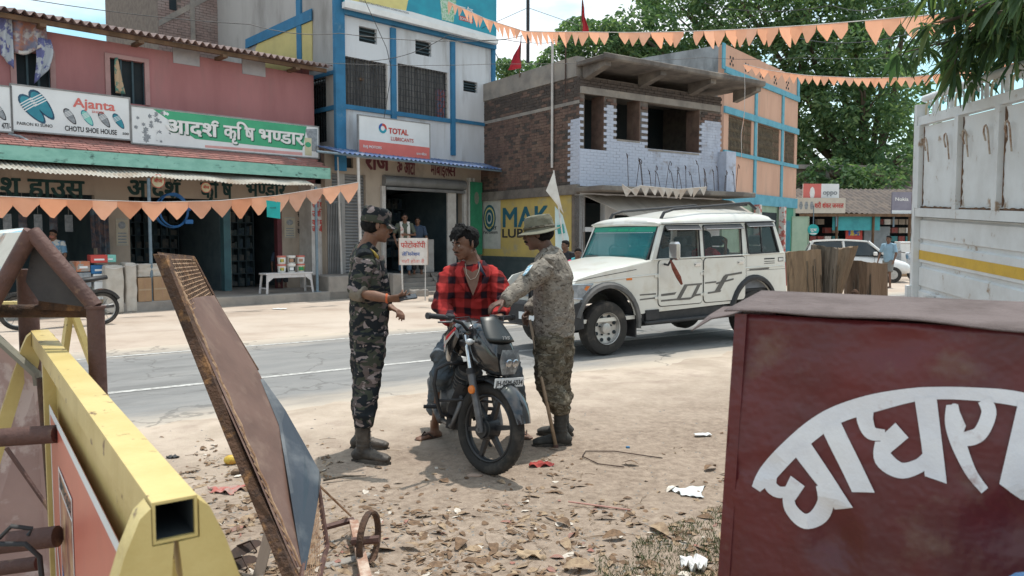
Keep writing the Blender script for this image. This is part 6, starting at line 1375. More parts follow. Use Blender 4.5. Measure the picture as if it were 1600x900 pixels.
def head(b,M,neck):
    E=b.ell
    E((-.012,0,.030),(.098,.077,.092),18,12,M); E((.022,0,-.035),(.072,.060,.080),16,10,M); E((.048,0,-.088),(.036,.036,.028),12,8,M); E((.068,0,-.100),(.018,.020,.016),10,6,M)
    E((.080,0,.024),(.016,.048,.012),12,8,M); E((.066,.036,-.022),(.022,.020,.022),10,6,M); E((.066,-.036,-.022),(.022,.020,.022),10,6,M)
    b.tube([(.086,0,.016),(.100,0,-.008),(.113,0,-.030)],[.009,.0105,.0135],8,M=M); E((.098,.0125,-.036),(.013,.0085,.008),8,6,M); E((.098,-.0125,-.036),(.013,.0085,.008),8,6,M)
    E((.088,0,-.058),(.015,.024,.0065),10,6,M); E((.086,0,-.071),(.014,.020,.0075),10,6,M); E((.060,0,-.062),(.034,.036,.034),12,8,M)
    for s in (1,-1): 
        E((-.008,s*.079,-.008),(.017,.008,.030),10,8,M); E((-.004,s*.083,-.002),(.010,.006,.020),8,6,M)
    p=M@Vector((-.022,0,-.06)); b.tube([p,(p+Vector(neck))/2,neck],[(.058,.060),(.056,.058),(.066,.066)],12)
def face_bits(root,M,mous=0,beard=False,glass=False):
    for s in (1,-1):
        e=part('eye',mat('eye_white',(.55,.52,.48),(.5,.47,.43),rough=.3,bump=0),root,lambda b:b.ell((.0815,s*.030,.002),(.010,.013,.008),10,8,M),smooth='all')
        part('iris',M_blk,e,lambda b:b.ell((.0895,s*.031,.002),(.0035,.0055,.0055),8,6,M))
        part('eyelid',SK2,root,lambda b:b.tube([(.084,s*.017,.005),(.0925,s*.030,.0105),(.083,s*.044,.005)],[.003,.0042,.003],6,M=M))
        part('eyebrow',M_hair,root,lambda b:b.tube([(.094,s*.013,.020),(.095,s*.030,.027),(.080,s*.050,.023)],[(.0045,.003),(.005,.003),(.003,.002)],6,M=M))
    part('lips',SKL,root,lambda b:b.ell((.0985,0,-.0645),(.007,.019,.008),10,6,M),smooth='all')
    if mous: part('moustache',M_hair,root,lambda b:b.tube([(.083,-.030,-.056),(.100,-.014,-.049),(.106,0,-.047),(.100,.014,-.049),(.083,.030,-.056)],[.003*mous,.006*mous,.0065*mous,.006*mous,.003*mous],6,M=M),smooth='all')
def hand(b,w,d,pn,curl=.35,side=1,spread=.10,thumb=.6,s=1.0,cl=None):
    d=Vector(d).normalized(); pn=Vector(pn); pn=(pn-d*pn.dot(d)).normalized(); sd=d.cross(pn)*side   # sd points to the thumb side
    w=Vector(w)
    b.tube([w-d*.03*s,w+d*.005*s,w+d*.035*s,w+d*.068*s,w+d*.088*s],[(.022*s,.028*s),(.018*s,.030*s),(.0155*s,.039*s),(.014*s,.041*s),(.011*s,.036*s)],12,up=pn)
    for i,(o,L) in enumerate(((.030,.070),(.0105,.079),(-.0095,.073),(-.029,.058))):
        c=(cl[i] if cl else curl*(1+.12*i)); p=w+d*.083*s+sd*o*s; dirv=(d+sd*spread*o*22*.4).normalized(); pts=[p-dirv*.015*s,p]; a=0
        for seg,f in ((.44,1.0),(.31,1.15),(.25,.8)):
            a+=c*f; v=dirv*math.cos(a)+pn*math.sin(a); p=p+v*L*seg*s; pts.append(p)
        b.tube(pts,[.0088*s,.0092*s,.0086*s,.0078*s,.006*s],8)
    p=w+d*.022*s+sd*.030*s; v=(d*.62+sd*thumb+pn*.35).normalized(); q=p+v*.038*s; v2=(d*.85+sd*thumb*.35+pn*.45).normalized(); r_=q+v2*.030*s
    b.tube([p-v*.02*s,p,q,r_,r_+v2*.018*s],[.012*s,.0125*s,.011*s,.0095*s,.007*s],8)
def skin(name,c): 
    m=mat(name,c,tuple(x*.82 for x in c),scale=18,rough=.55,bump=.12,bscale=160,spec=.4); b=m.node_tree.nodes['Principled BSDF']; b.inputs['Subsurface Weight'].default_value=.06; b.inputs['Subsurface Radius'].default_value=(.02,.008,.005); return m
SK1=skin('skin_brown',(.19,.095,.060)); SK2=skin('skin_dark_brown',(.175,.088,.056)); SK3=skin('skin_deep_brown',(.125,.068,.048)); SKL=mat('lip_brown',(.16,.065,.05),rough=.5,bump=0)
M_hair=mat('black_hair',(.007,.0065,.007),(.014,.013,.013),scale=60,rough=.75,bump=.8,bscale=120,spec=.15,stretch=(1,1,.5))
def foot(b,a,tx,s=1.0):
    a=Vector(a); t=Vector(tx).normalized(); g=Vector((a.x,a.y,.018))
    b.tube([a+Vector((0,0,.05)),a,g+t*.0-Vector((0,0,-.02))],[.034*s,.034*s,.036*s],10)
    b.tube([g-t*.055*s,g-t*.03*s+Vector((0,0,.014)),g+t*.05*s+Vector((0,0,.014)),g+t*.12*s,g+t*.155*s],[(.020,.025),(.033,.032),(.026,.036),(.016,.043),(.012,.036)],12,up=(0,0,1))
    sd=t.cross(Vector((0,0,1)))
    for i in range(5): p=g+t*(.155-.008*abs(i-1.2))*s+sd*(i-2)*.0165*s+Vector((0,0,-.002)); b.tube([p-t*.02,p,p+t*.022*s],[.009,.0095 if i else .012,.006],6)
def boot(root,a,tx,m,msole,shaft=.24,ln=.20,top=None):
    a=Vector(a); t=Vector(tx).normalized(); sd=t.cross(Vector((0,0,1)))
    b=MB(); g=Vector((a.x,a.y,.035)); up_=top or a+Vector((0,0,shaft))
    b.tube([up_,(up_+a)/2,a+Vector((0,0,.02)),g+Vector((0,0,.03))],[.060,.053,.050,.052],14)
    b.tube([g-t*.075,g-t*.045+Vector((0,0,.02)),g+t*.03+Vector((0,0,.028)),g+t*.10+Vector((0,0,.012)),g+t*(ln-.04)+Vector((0,0,.006)),g+t*(ln)],[(.032,.034),(.050,.045),(.048,.047),(.036,.050),(.030,.048),(.018,.032)],14,up=(0,0,1))
    bo=put('boot',vox(b,.007,3,lambda c:.0018*mn.noise(c*45)+(.003 if (c.z*58)%1<.16 and .09<c.z<.22 else 0)),m,root)
    def so(b):
        n=22; P=[]
        for i in range(n):
            th=2*PI*i/n; x=math.cos(th); y=math.sin(th); wd=.050 if x>0 else .043; P.append((x*(ln+.085)/2+(ln-.085)/2,y*wd*(1-.12*(x<-.3))))
        vs=[];
        for z,k in ((0.0,1),(.022,1.0),(.030,.95)): vs+=[g+t*(p[0])*(1)+sd*p[1]*k+Vector((0,0,z-.035)) for p in P]
        fs=[tuple(range(n-1,-1,-1))]+[(r_*n+i,r_*n+(i+1)%n,(r_+1)*n+(i+1)%n,(r_+1)*n+i) for r_ in (0,1) for i in range(n)]+[tuple(2*n+i for i in range(n))]; b.add(vs,fs)
        for i in range(0,n,2): 
            p=P[i]; q_=g+t*p[0]*1.01+sd*p[1]*1.02+Vector((0,0,-.024)); b.box(q_.x-.007,q_.x+.007,q_.y-.007,q_.y+.007,0,.018)
    part('sole',msole,bo,so)
    part('laces',M_blk,bo,lambda b:[b.tube([a+t*(.052+.016*max(0,(.17-z)*9))+sd*.02+Vector((0,0,z-a.z)),a+t*(.058+.018*max(0,(.17-z)*9))+Vector((0,0,z-a.z+.006)),a+t*(.052+.016*max(0,(.17-z)*9))-sd*.02+Vector((0,0,z-a.z))],.003,4) for z in (.09,.115,.14,.165,.19,.215)])
    return bo
def person(label,d,org,J,skinm,group=None,v=.007,cat='person',extra_body=None):
    o=thing('person',label,cat,loc=org,group=group); L=lambda p:Vector(p)-Vector(org)
    return o,L
gA=G(590,722); gA2=G(578,700); oA=Vector(((gA.x+gA2.x)/2-.03,(gA.y+gA2.y)/2,0))
pA_=thing('person','soldier in dark camouflage and patrol cap, holding a phone','person',loc=oA)
DA=lambda px,py,d: D(px,py,d)-oA
HA=DA(589,352,5.5); fA=Vector((.93,.36,-.05)); MA=headM(HA,fA,R(6),s=1.0)
nkA=DA(571,392,5.5); shN=DA(571,407,5.33); shF=DA(561,405,5.68); elN=DA(557,457,5.27); wrN=DA(608,467,5.19); elF=DA(582,457,5.74); wrF=DA(611,481,5.48)
b=MB(); head(b,MA,nkA); b.tube([nkA,DA(574,450,5.5),DA(575,520,5.5)],[(.09,.08),(.15,.10),(.14,.10)],14,up=(0,1,0)); b.tube([shN,elN,(elN*.45+wrN*.55),wrN],[.05,.043,.038,.027],12); b.tube([shF,elF,wrF],[.05,.042,.027],12)
hand(b,wrN,DA(636,464,5.15)-wrN,Vector((.1,.5,.75)),side=-1,cl=[.15,.30,.45,.6],thumb=.75); hand(b,wrF,DA(626,488,5.42)-wrF,Vector((.2,-.3,-.6)),curl=.45,side=1)
put('body',vox(b,.0055,3),SK1,pA_); face_bits(pA_,MA)
CAMA=camo('woodland_camouflage',[(.016,.019,.022),(.05,.055,.042),(.11,.088,.082),(.24,.20,.195)],8.2,(1,1,1.8),th=(.53,.57,.615))
def garment_torso(b,hem,waist,chest,sh,neck,up,wd,scale=1.0):
    b.tube([hem,waist,chest,sh,neck],[(wd[0][0],wd[0][1]),(wd[1][0],wd[1][1]),(wd[2][0],wd[2][1]),(wd[3][0],wd[3][1]),(wd[4][0],wd[4][1])],20,up=up)
sideA=(shN-shF).normalized()
b=MB(); garment_torso(b,DA(577,524,5.5),DA(577,480,5.5),DA(576,432,5.5),DA(570,403,5.5),DA(571,388,5.5),sideA,((.175,.135),(.17,.135),(.19,.135),(.18,.105),(.075,.07)))
b.tube([nkA,(nkA+shN)/2+Vector((0,0,.02)),shN],[.06,.065,.07],12); b.tube([nkA,(nkA+shF)/2+Vector((0,0,.02)),shF],[.06,.065,.07],12)
b.tube([shN+Vector((0,0,.01)),shN,(shN+elN)/2,elN+Vector((0,0,.02)),elN*.88+wrN*.12],[.06,.078,.072,.066,.062],14); b.tube([shF,(shF+elF)/2,elF],[.075,.07,.064],14)
put('shirt',vox(b,.008,3,folds(.011,11,9,1)),CAMA,pA_)
M_cuff=mat('olive_grey_cuff',(.20,.175,.14),(.16,.14,.115),scale=20,rough=.9,bump=.3)
b=MB(); dA_=(wrN-elN).normalized(); b.tube([elN-dA_*.02+Vector((0,0,.005)),elN+dA_*.06],[.066,.057],16); put('rolled_cuff',vox(b,.007,2,folds(.005,20,20,3)),M_cuff,pA_); b=MB(); b.tube([elF-Vector((0,0,.0)),elF+(wrF-elF).normalized()*.06],[.06,.055],14); put('rolled_cuff',vox(b,.007,2,folds(.005,20,20,3)),M_cuff,pA_)
part('collar',CAMA,pA_,lambda b:b.tube([DA(588,396,5.40),DA(576,384,5.42),DA(562,380,5.5),DA(562,384,5.6),DA(585,394,5.6)],[(.028,.008)]*5,8,up=(0,0,1)),smooth='all')
part('epaulette',mat('yellow_slide',(.42,.30,.07),(.30,.21,.05),scale=30,rough=.7),pA_,lambda b:b.tube([DA(574,388,5.40),DA(585,396,5.34),DA(591,403,5.32)],[(.022,.006)]*3,8,up=(.2,-.5,.3)),smooth='all')
hipN=DA(578,530,5.41); hipF=DA(571,530,5.60); knN=DA(574,603,5.37); knF=DA(569,600,5.60); anN=Vector((DA(571,676,5.35).x,gA.y-oA.y,.13)); anF=Vector((DA(566,676,5.62).x,gA2.y-oA.y-.03,.13))
def trousers(hipC,hips,kns,ans,m,root,up,disp,rad=(.115,.105,.088,.085,.078,.062),blouse=.27):
    b=MB(); b.tube([hipC+Vector((0,0,.10)),hipC,hipC-Vector((0,0,.08))],[(.155,.12),(.17,.13),(.15,.12)],18,up=up)
    for h,k,a in zip(hips,kns,ans):
        top=Vector((a.x,a.y,blouse)); b.tube([h+Vector((0,0,.05)),h-Vector((0,0,.08)),(h+k)/2,k,(k*.45+top*.55),top+Vector((0,0,.05)),top-Vector((0,0,.02))],[rad[0],rad[0],rad[1],rad[2],rad[3],rad[4],rad[5]],14)
    return put('trousers',vox(b,.008,3,disp),m,root)
trousers(DA(575,520,5.5),(hipN,hipF),(knN,knF),(anN,anF),CAMA,pA_,sideA,folds(.012,9,13,2))
b=MB(); b.box(-.075,.075,-.01,.03,-.09,.09,M=Matrix.Translation(DA(578,572,5.33))@Matrix.Rotation(R(5),4,'Z')); put('cargo_pocket',vox(b,.007,4,folds(.004,14,14,4)),CAMA,pA_)
M_boot=mat('black_brown_leather',(.035,.030,.027),(.075,.062,.052),scale=9,rough=.5,bump=.3,col3=(.17,.14,.115),scale3=5,mix3=(.55,.75)); M_sole=mat('black_rubber_sole',(.05,.045,.04),(.10,.085,.07),scale=9,rough=.85)
boot(pA_,anN,(.96,-.28,0),M_boot,M_sole); boot(pA_,anF,(.98,-.1,0),M_boot,M_sole)
def cap(root,M,m):
    b=MB(); b.tube([(-.012,0,.012),(-.012,0,.05),(-.010,0,.098),(-.006,0,.118),(-.006,0,.124)],[(.112,.091),(.113,.092),(.108,.089),(.100,.082),(.07,.055)],24,M=M,up=M.to_3x3()@Vector((1,0,0)))
    c=put('cap',vox(b,.006,3,folds(.003,25,25,6)),m,root)
    part('visor',m,c,lambda b:b.grid(lambda u,v:((lambda th:((.085+.075*v*math.cos(th)**.6)*math.cos(th*.75)-.005,(.088-.008*v)*math.sin(th),.030-.030*v-.012*math.sin(th)**2))((u-.5)*2.6)),14,5,M=M,thick=M.to_3x3()@Vector((0,0,-.004))),smooth=60)
cap(pA_,MA,CAMA)
b=MB(); b.ell((-.038,0,.0),(.082,.081,.068),16,10,MA); b.tube([(.0,.080,.02),(.002,.081,-.02)],[.010,.006],6,M=MA); b.tube([(.0,-.080,.02),(.002,-.081,-.02)],[.010,.006],6,M=MA); put('hair',vox(b,.006,2,lambda c:.002*mn.noise(c*80)),M_hair,pA_)
part('wrist_thread',mat('orange_thread',(.62,.16,.06),(.5,.1,.05),scale=60,rough=.9),pA_,lambda b:[b.tube([wrN-dA_*(.012+.008*i)+Vector((0,math.cos(t)*.031,math.sin(t)*.031)) for t in [2*PI*k/12 for k in range(13)]],.0035,5) for i in range(2)])
part('button_flap',CAMA,pA_,lambda b:b.tube([DA(596,400,5.38),DA(604,440,5.36),DA(609,475,5.36)],[(.018,.006)]*3,8,up=(1,0,0)),smooth='all')
ph=thing('phone','black smartphone held in the soldier\'s right hand','phone',loc=D(634,465,5.14),rot=(R(18),R(-8),R(12)))
part('case',mat('black_glass_phone',(.012,.013,.015),(.012,.013,.015),rough=.2,bump=0,spec=.6),ph,lambda b:b.box(-.045,.075,-.036,.036,-.005,.005,bev=.003)); part('camera_bump',M_grey,ph,lambda b:b.box(.045,.068,-.030,-.008,-.008,-.0051))
gB=G(866,697); gB2=G(872,683); oB=Vector(((gB.x+gB2.x)/2,(gB.y+gB2.y)/2,0)); dB=5.82
pB_=thing('person','soldier in pale camouflage and boonie hat reaching towards the motorcycle, holding a stick','person',loc=oB)
DB=lambda px,py,d: D(px,py,d)-oB
HB=DB(841,365,dB); MBh=headM(HB,(-.97,.18,-.06),R(4),s=1.03)
nkB=DB(858,397,dB); sN=DB(853,416,5.64); sF=DB(868,408,6.02); eN=DB(818,446,5.52); wN=DB(787,470,5.36); eF=DB(848,462,6.06); wF=DB(826,488,5.98)
b=MB(); head(b,MBh,nkB); b.tube([nkB,DB(864,450,dB),DB(866,525,dB)],[(.09,.08),(.15,.10),(.14,.10)],14,up=(0,1,0)); b.tube([sN,eN,wN],[.05,.042,.028],12); b.tube([sF,eF,wF],[.05,.042,.028],12)
hand(b,wN,Vector((-.85,-.35,-.35)),Vector((0,.1,-1)),curl=.35,side=1); hand(b,wF,DB(815,500,5.92)-wF,Vector((.6,-.5,-.3)),curl=.85,side=-1)
put('body',vox(b,.0055,3),SK3,pB_); face_bits(pB_,MBh,mous=1.3)
CAMB=camo('pale_arid_camouflage',[(.25,.222,.188),(.19,.168,.142),(.095,.08,.068),(.31,.28,.245)],24,(1,1,1.6),th=(.50,.595,.61),bump=.7)
CAMC=camo('green_brown_camouflage',[(.145,.125,.095),(.095,.08,.055),(.065,.055,.042),(.20,.18,.14)],14,(1,1,1.6),th=(.49,.56,.60),bump=.7)
sideB=(sN-sF).normalized()
b=MB(); garment_torso(b,DB(865,524,dB),DB(866,478,dB),DB(863,432,dB),DB(860,405,dB),DB(857,392,dB),sideB,((.178,.150),(.178,.145),(.205,.152),(.198,.12),(.085,.08)))
b.tube([nkB,(nkB+sN)/2+Vector((0,0,.02)),sN],[.062,.068,.072],12); b.tube([nkB,(nkB+sF)/2+Vector((0,0,.02)),sF],[.062,.068,.072],12)
b.tube([sN+Vector((.01,0,.01)),sN,(sN+eN)/2,eN,(eN+wN)/2,wN],[.06,.084,.078,.066,.056,.046],14); b.tube([sF,(sF+eF)/2,eF,wF],[.08,.075,.064,.046],14)
put('shirt',vox(b,.008,3,folds(.013,10,8,7,.8)),CAMB,pB_)
part('collar',CAMB,pB_,lambda b:b.tube([DB(846,401,5.70),DB(862,388,5.72),DB(872,390,5.85),DB(866,394,5.95)],[(.026,.008)]*4,8,up=(0,0,1)),smooth='all')
part('epaulette',CAMC,pB_,lambda b:b.tube([DB(856,393,5.72),DB(848,400,5.66),DB(843,408,5.60)],[(.022,.006)]*3,8,up=(0,-.5,.5)),smooth='all')
part('shoulder_patch',mat('blue_white_patch',(.55,.60,.65),(.10,.30,.42),scale=40,rough=.8,mixpos=(.48,.52)),pB_,lambda b:b.tube([DB(829,415,5.525),DB(820,428,5.468),DB(818,431,5.462)],[(.030,.003),(.028,.003),(.014,.003)],8,up=(-.7,0,-.6)),smooth='all')
hN=DB(859,536,5.73); hF=DB(873,536,5.90); kN=DB(858,604,5.70); kF=DB(872,602,5.92); aN=Vector((DB(875,670,5.75).x,gB.y-oB.y,.13)); aF=Vector((DB(880,668,5.9).x,gB2.y-oB.y+.02,.13))
trousers(DB(866,522,dB),(hN,hF),(kN,kF),(aN,aF),CAMC,pB_,sideB,folds(.013,9,14,9,.7),rad=(.118,.112,.095,.09,.085,.066))
b=MB(); b.box(-.08,.08,-.03,.015,-.09,.09,M=Matrix.Translation(DB(858,572,5.64))@Matrix.Rotation(R(-5),4,'Z')); put('cargo_pocket',vox(b,.007,4,folds(.005,14,14,4)),CAMC,pB_)
M_bootb=mat('black_boot',(.028,.028,.026),(.05,.047,.042),scale=8,rough=.7,bump=.2)
boot(pB_,aN,(-.99,-.10,0),M_bootb,M_sole,ln=.21); boot(pB_,aF,(-.97,.15,0),M_bootb,M_sole,ln=.20)
M_hat=mat('olive_grey_hat',(.17,.165,.125),(.13,.125,.09),scale=9,rough=.95,bump=.3,bscale=60)
b=MB(); b.tube([(-.012,0,.018),(-.012,0,.05),(-.01,0,.10),(-.008,0,.128),(-.008,0,.134)],[(.114,.094),(.113,.093),(.106,.087),(.094,.077),(.06,.05)],24,M=MBh,up=MBh.to_3x3()@Vector((1,0,0))); ht=put('hat',vox(b,.006,3,folds(.004,22,22,3)),M_hat,pB_)
part('brim',M_hat,ht,lambda b:b.grid(lambda u,v:((.105+.06*v)*math.cos(2*PI*u)-.012,(.085+.062*v)*math.sin(2*PI*u),.028-.022*v+.012*v*math.sin(4*PI*u+1)-.012*v*math.cos(2*PI*u)),36,4,M=MBh,thick=MBh.to_3x3()@Vector((0,0,-.004))),smooth=60)
part('hat_band',CAMC,ht,lambda b:b.tube([((.1165)*math.cos(t)-.012,.0965*math.sin(t),.045) for t in [2*PI*k/24 for k in range(25)]],[(.010,.0035)]*25,6,M=MBh,up=MBh.to_3x3()@Vector((0,0,1))),smooth='all')
b=MB(); b.ell((-.035,0,-.002),(.084,.081,.066),16,10,MBh); put('hair',vox(b,.006,2,lambda c:.002*mn.noise(c*80)),M_hair,pB_)
st1,st2=D(826,512,5.90),G(869,701); stk_=thing('stick','long wooden stick held by the soldier in the boonie hat, its tip on the dirt','stick',loc=(st2.x,st2.y,0)); o4=Vector((st2.x,st2.y,0))
pmid=D(846,590,5.62)
part('shaft',mat('pale_cane',(.36,.27,.19),(.26,.19,.13),scale=9,rough=.7),stk_,lambda b:b.tube([D(828,500,5.80)-o4,pmid-o4,st2-o4+Vector((0,0,.012))],[.011,.013,.014],8),smooth='all'); part('tip',M_rb,stk_,lambda b:b.tube([st2-o4+Vector((-.003,.0,.03)),st2-o4+Vector((0,0,-.005))],.018,8))
oC=Vector((-.33,5.95,0)); pC=thing('person','young man in red and black plaid shirt and jeans sitting astride the motorcycle','person',loc=oC)
DC=lambda px,py,d: D(px,py,d)-oC
HC=DC(727,381,5.88); MCh=headM(HC,(-.80,-.60,-.10),R(4),s=1.0); nkC=DC(738,408,5.93)
sR=DC(700,432,5.93); sL=DC(772,430,5.93); eR=DC(689,478,5.78); wR=DC(706,506,5.56); eL=DC(787,472,5.8); wL=DC(782,493,5.5)
b=MB(); head(b,MCh,nkC); b.tube([nkC+Vector((0,0,.01)),DC(737,425,5.93),DC(737,470,5.95),DC(736,525,6.0)],[(.07,.06),(.13,.085),(.14,.095),(.13,.10)],16,up=(1,0,0)); b.tube([sR,eR,wR],[.045,.038,.026],12); b.tube([sL,eL,wL],[.045,.038,.026],12)
hand(b,wR,DC(712,528,5.50)-wR,Vector((.75,.45,0)),curl=.30,side=-1,cl=[.3,.25,.3,.35]); hand(b,wL,Vector((-.5,-.5,-.1)),Vector((0,-.1,-1)),curl=.7,side=1)
kR=DC(690,563,5.52); kL=DC(797,566,5.55); fR=G(668,687)-oC; fL=G(815,684)-oC; aR=Vector((fR.x+.05,fR.y+.05,.09)); aL=Vector((fL.x-.02,fL.y+.06,.09))
b.tube([DC(715,528,6.0),kR+Vector((0,.02,-.01)),kR+Vector((0,.03,-.08)),aR],[.05,.035,.035,.030],12); b.tube([DC(757,528,6.0),kL+Vector((0,.02,-.01)),aL],[.05,.035,.030],12)
foot(b,aR,(-.75,-.6,0)); foot(b,aL,(.45,-.88,0)); 
put('body',vox(b,.0055,3),SK2,pC); face_bits(pC,MCh,mous=.55)
PL=plaid('red_black_plaid',(.38,.034,.032),(.022,.012,.018),.125)
b=MB(); b.tube([DC(736,530,6.0),DC(737,490,5.97),DC(737,450,5.94),DC(736,427,5.93),DC(738,416,5.94)],[(.17,.13),(.185,.135),(.20,.135),(.17,.11),(.10,.08)],20,up=(1,0,0))
b.tube([DC(730,416,5.93),sR],[.055,.062],12); b.tube([DC(745,416,5.93),sL],[.055,.062],12); b.tube([sR,(sR+eR)/2,eR,(eR+wR)/2,wR+Vector((0,0,.02))],[.068,.070,.064,.054,.046],14); b.tube([sL,(sL+eL)/2,eL,wL],[.068,.07,.062,.048],14)
sh_=put('shirt',vox(b,.008,3,folds(.016,11,9,12,.9)),PL,pC)
part('open_neck',SK2,pC,lambda b:b.add([DC(723,417,5.82),DC(752,417,5.82),DC(746,445,5.775),DC(739,462,5.765),DC(730,440,5.78),DC(738,425,5.80)],[(0,5,4),(5,1,2),(5,2,3),(5,3,4)]),smooth='all')
part('collar',PL,pC,lambda b:(b.tube([DC(724,408,5.84),DC(715,424,5.80),DC(722,442,5.775),DC(737,466,5.77)],[(.020,.005),(.026,.005),(.022,.005),(.008,.004)],8,up=(1,0,.2)),b.tube([DC(753,408,5.86),DC(764,424,5.81),DC(756,445,5.775),(DC(741,467,5.77))],[(.020,.005),(.026,.005),(.022,.005),(.008,.004)],8,up=(1,0,-.2))),smooth='all')
part('collar_lining',mat('navy_lining',(.02,.025,.045),(.03,.035,.06),rough=.9),pC,lambda b:b.tube([DC(748,409,5.86),DC(751,420,5.805),DC(759,432,5.79)],[(.010,.003),(.014,.003),(.006,.003)],6,up=(1,0,0)),smooth='all')
part('necklace',mat('silver_chain',(.55,.50,.42),(.4,.36,.3),rough=.4,metal=.6),pC,lambda b:b.tube([DC(727,412,5.84),DC(729,428,5.79),DC(735,437,5.775),DC(743,434,5.78),DC(748,424,5.79),DC(750,412,5.83)],.0022,6))
JN=mat('washed_blue_jeans',(.085,.11,.135),(.13,.155,.18),scale=5,rough=.9,bump=.4,bscale=90,col3=(.22,.26,.29),scale3=4,mix3=(.55,.75)); 
b=MB(); b.tube([DC(736,510,6.0),DC(736,535,6.02)],[(.16,.13),(.17,.14)],16,up=(1,0,0)); 
hemR=aR+Vector((.01,.0,.14)); hemL=aL+Vector((0,0,.14))
b.tube([DC(715,528,6.0),(DC(715,528,6.0)+kR)/2,kR+Vector((0,0,.01)),kR+Vector((0,.03,-.08)),(kR+hemR)/2,hemR],[.10,.095,.085,.082,.072,.070],14); b.tube([DC(757,528,6.0),(DC(757,528,6.0)+kL)/2,kL,(kL+hemL)/2,hemL],[.10,.095,.08,.072,.068],14); put('jeans',vox(b,.008,3,folds(.012,11,15,14,.7)),JN,pC)
M_flip=mat('dark_flip_flop',(.05,.035,.03),(.08,.05,.04),scale=20,rough=.7)
for nm,a,t in (('r',aR,Vector((-.75,-.6,0))),('l',aL,Vector((.45,-.88,0)))):
    t=t.normalized(); s_=t.cross(Vector((0,0,1))); g=Vector((a.x,a.y,0))
    def fl(b):
        n=18; P=[(.055+.125*math.cos(2*PI*i/n),(.046+.008*math.cos(2*PI*i/n))*math.sin(2*PI*i/n)) for i in range(n)]
        b.add([g+t*p[0]+s_*p[1]+Vector((0,0,z)) for z in (-.002,.014) for p in P],[tuple(range(n-1,-1,-1)),tuple(n+i for i in range(n))]+[(i,(i+1)%n,n+(i+1)%n,n+i) for i in range(n)])
    so_=part('sandal',M_flip,pC,fl); part('strap',M_flip,so_,lambda b:(b.tube([g+t*.03+s_*.045+Vector((0,0,.012)),g+t*.075+s_*.03+Vector((0,0,.055)),g+t*.125+Vector((0,0,.030))],[(.008,.004)]*3,6),b.tube([g+t*.03-s_*.045+Vector((0,0,.012)),g+t*.075-s_*.03+Vector((0,0,.055)),g+t*.125+Vector((0,0,.030))],[(.008,.004)]*3,6)))
b=MB(); rg=random.Random(4)
for c,r_ in (((-.03,0,.055),(.098,.087,.078)),((.03,0,.10),(.066,.070,.045)),((-.045,0,.0),(.066,.080,.052)),((.058,.02,.085),(.04,.045,.035)),((.06,-.02,.09),(.038,.04,.034)),((.02,0,.135),(.04,.05,.03))): b.ell(c,r_,14,9,MCh)
for k in range(70):
    th=rg.uniform(-1.9,1.9); el=rg.uniform(.5,1.5); p=Vector((math.cos(th)*math.cos(el)*.09-.01,math.sin(th)*math.cos(el)*.08,.04+math.sin(el)*.085)); q_=p+Vector((rg.uniform(0,.05),rg.uniform(-.03,.03),rg.uniform(-.02,.045))); b.tube([p,(p+q_)/2+Vector((0,0,.012)),q_],[.010,.008,.004],5,M=MCh)
for k in range(22): y=rg.uniform(-.055,.055); b.tube([(.06,y,.095),(.092,y*1.05,.075),(.100,y*1.1+rg.uniform(-.01,.01),.045+rg.uniform(-.015,.01))],[.011,.009,.004],5,M=MCh)
for s in (1,-1): b.tube([(-.0,s*.080,.03),(.004,s*.081,-.02)],[.014,.006],6,M=MCh)
put('hair',vox(b,.0055,1,lambda c:.004*mn.noise(c*60)),M_hair,pC)
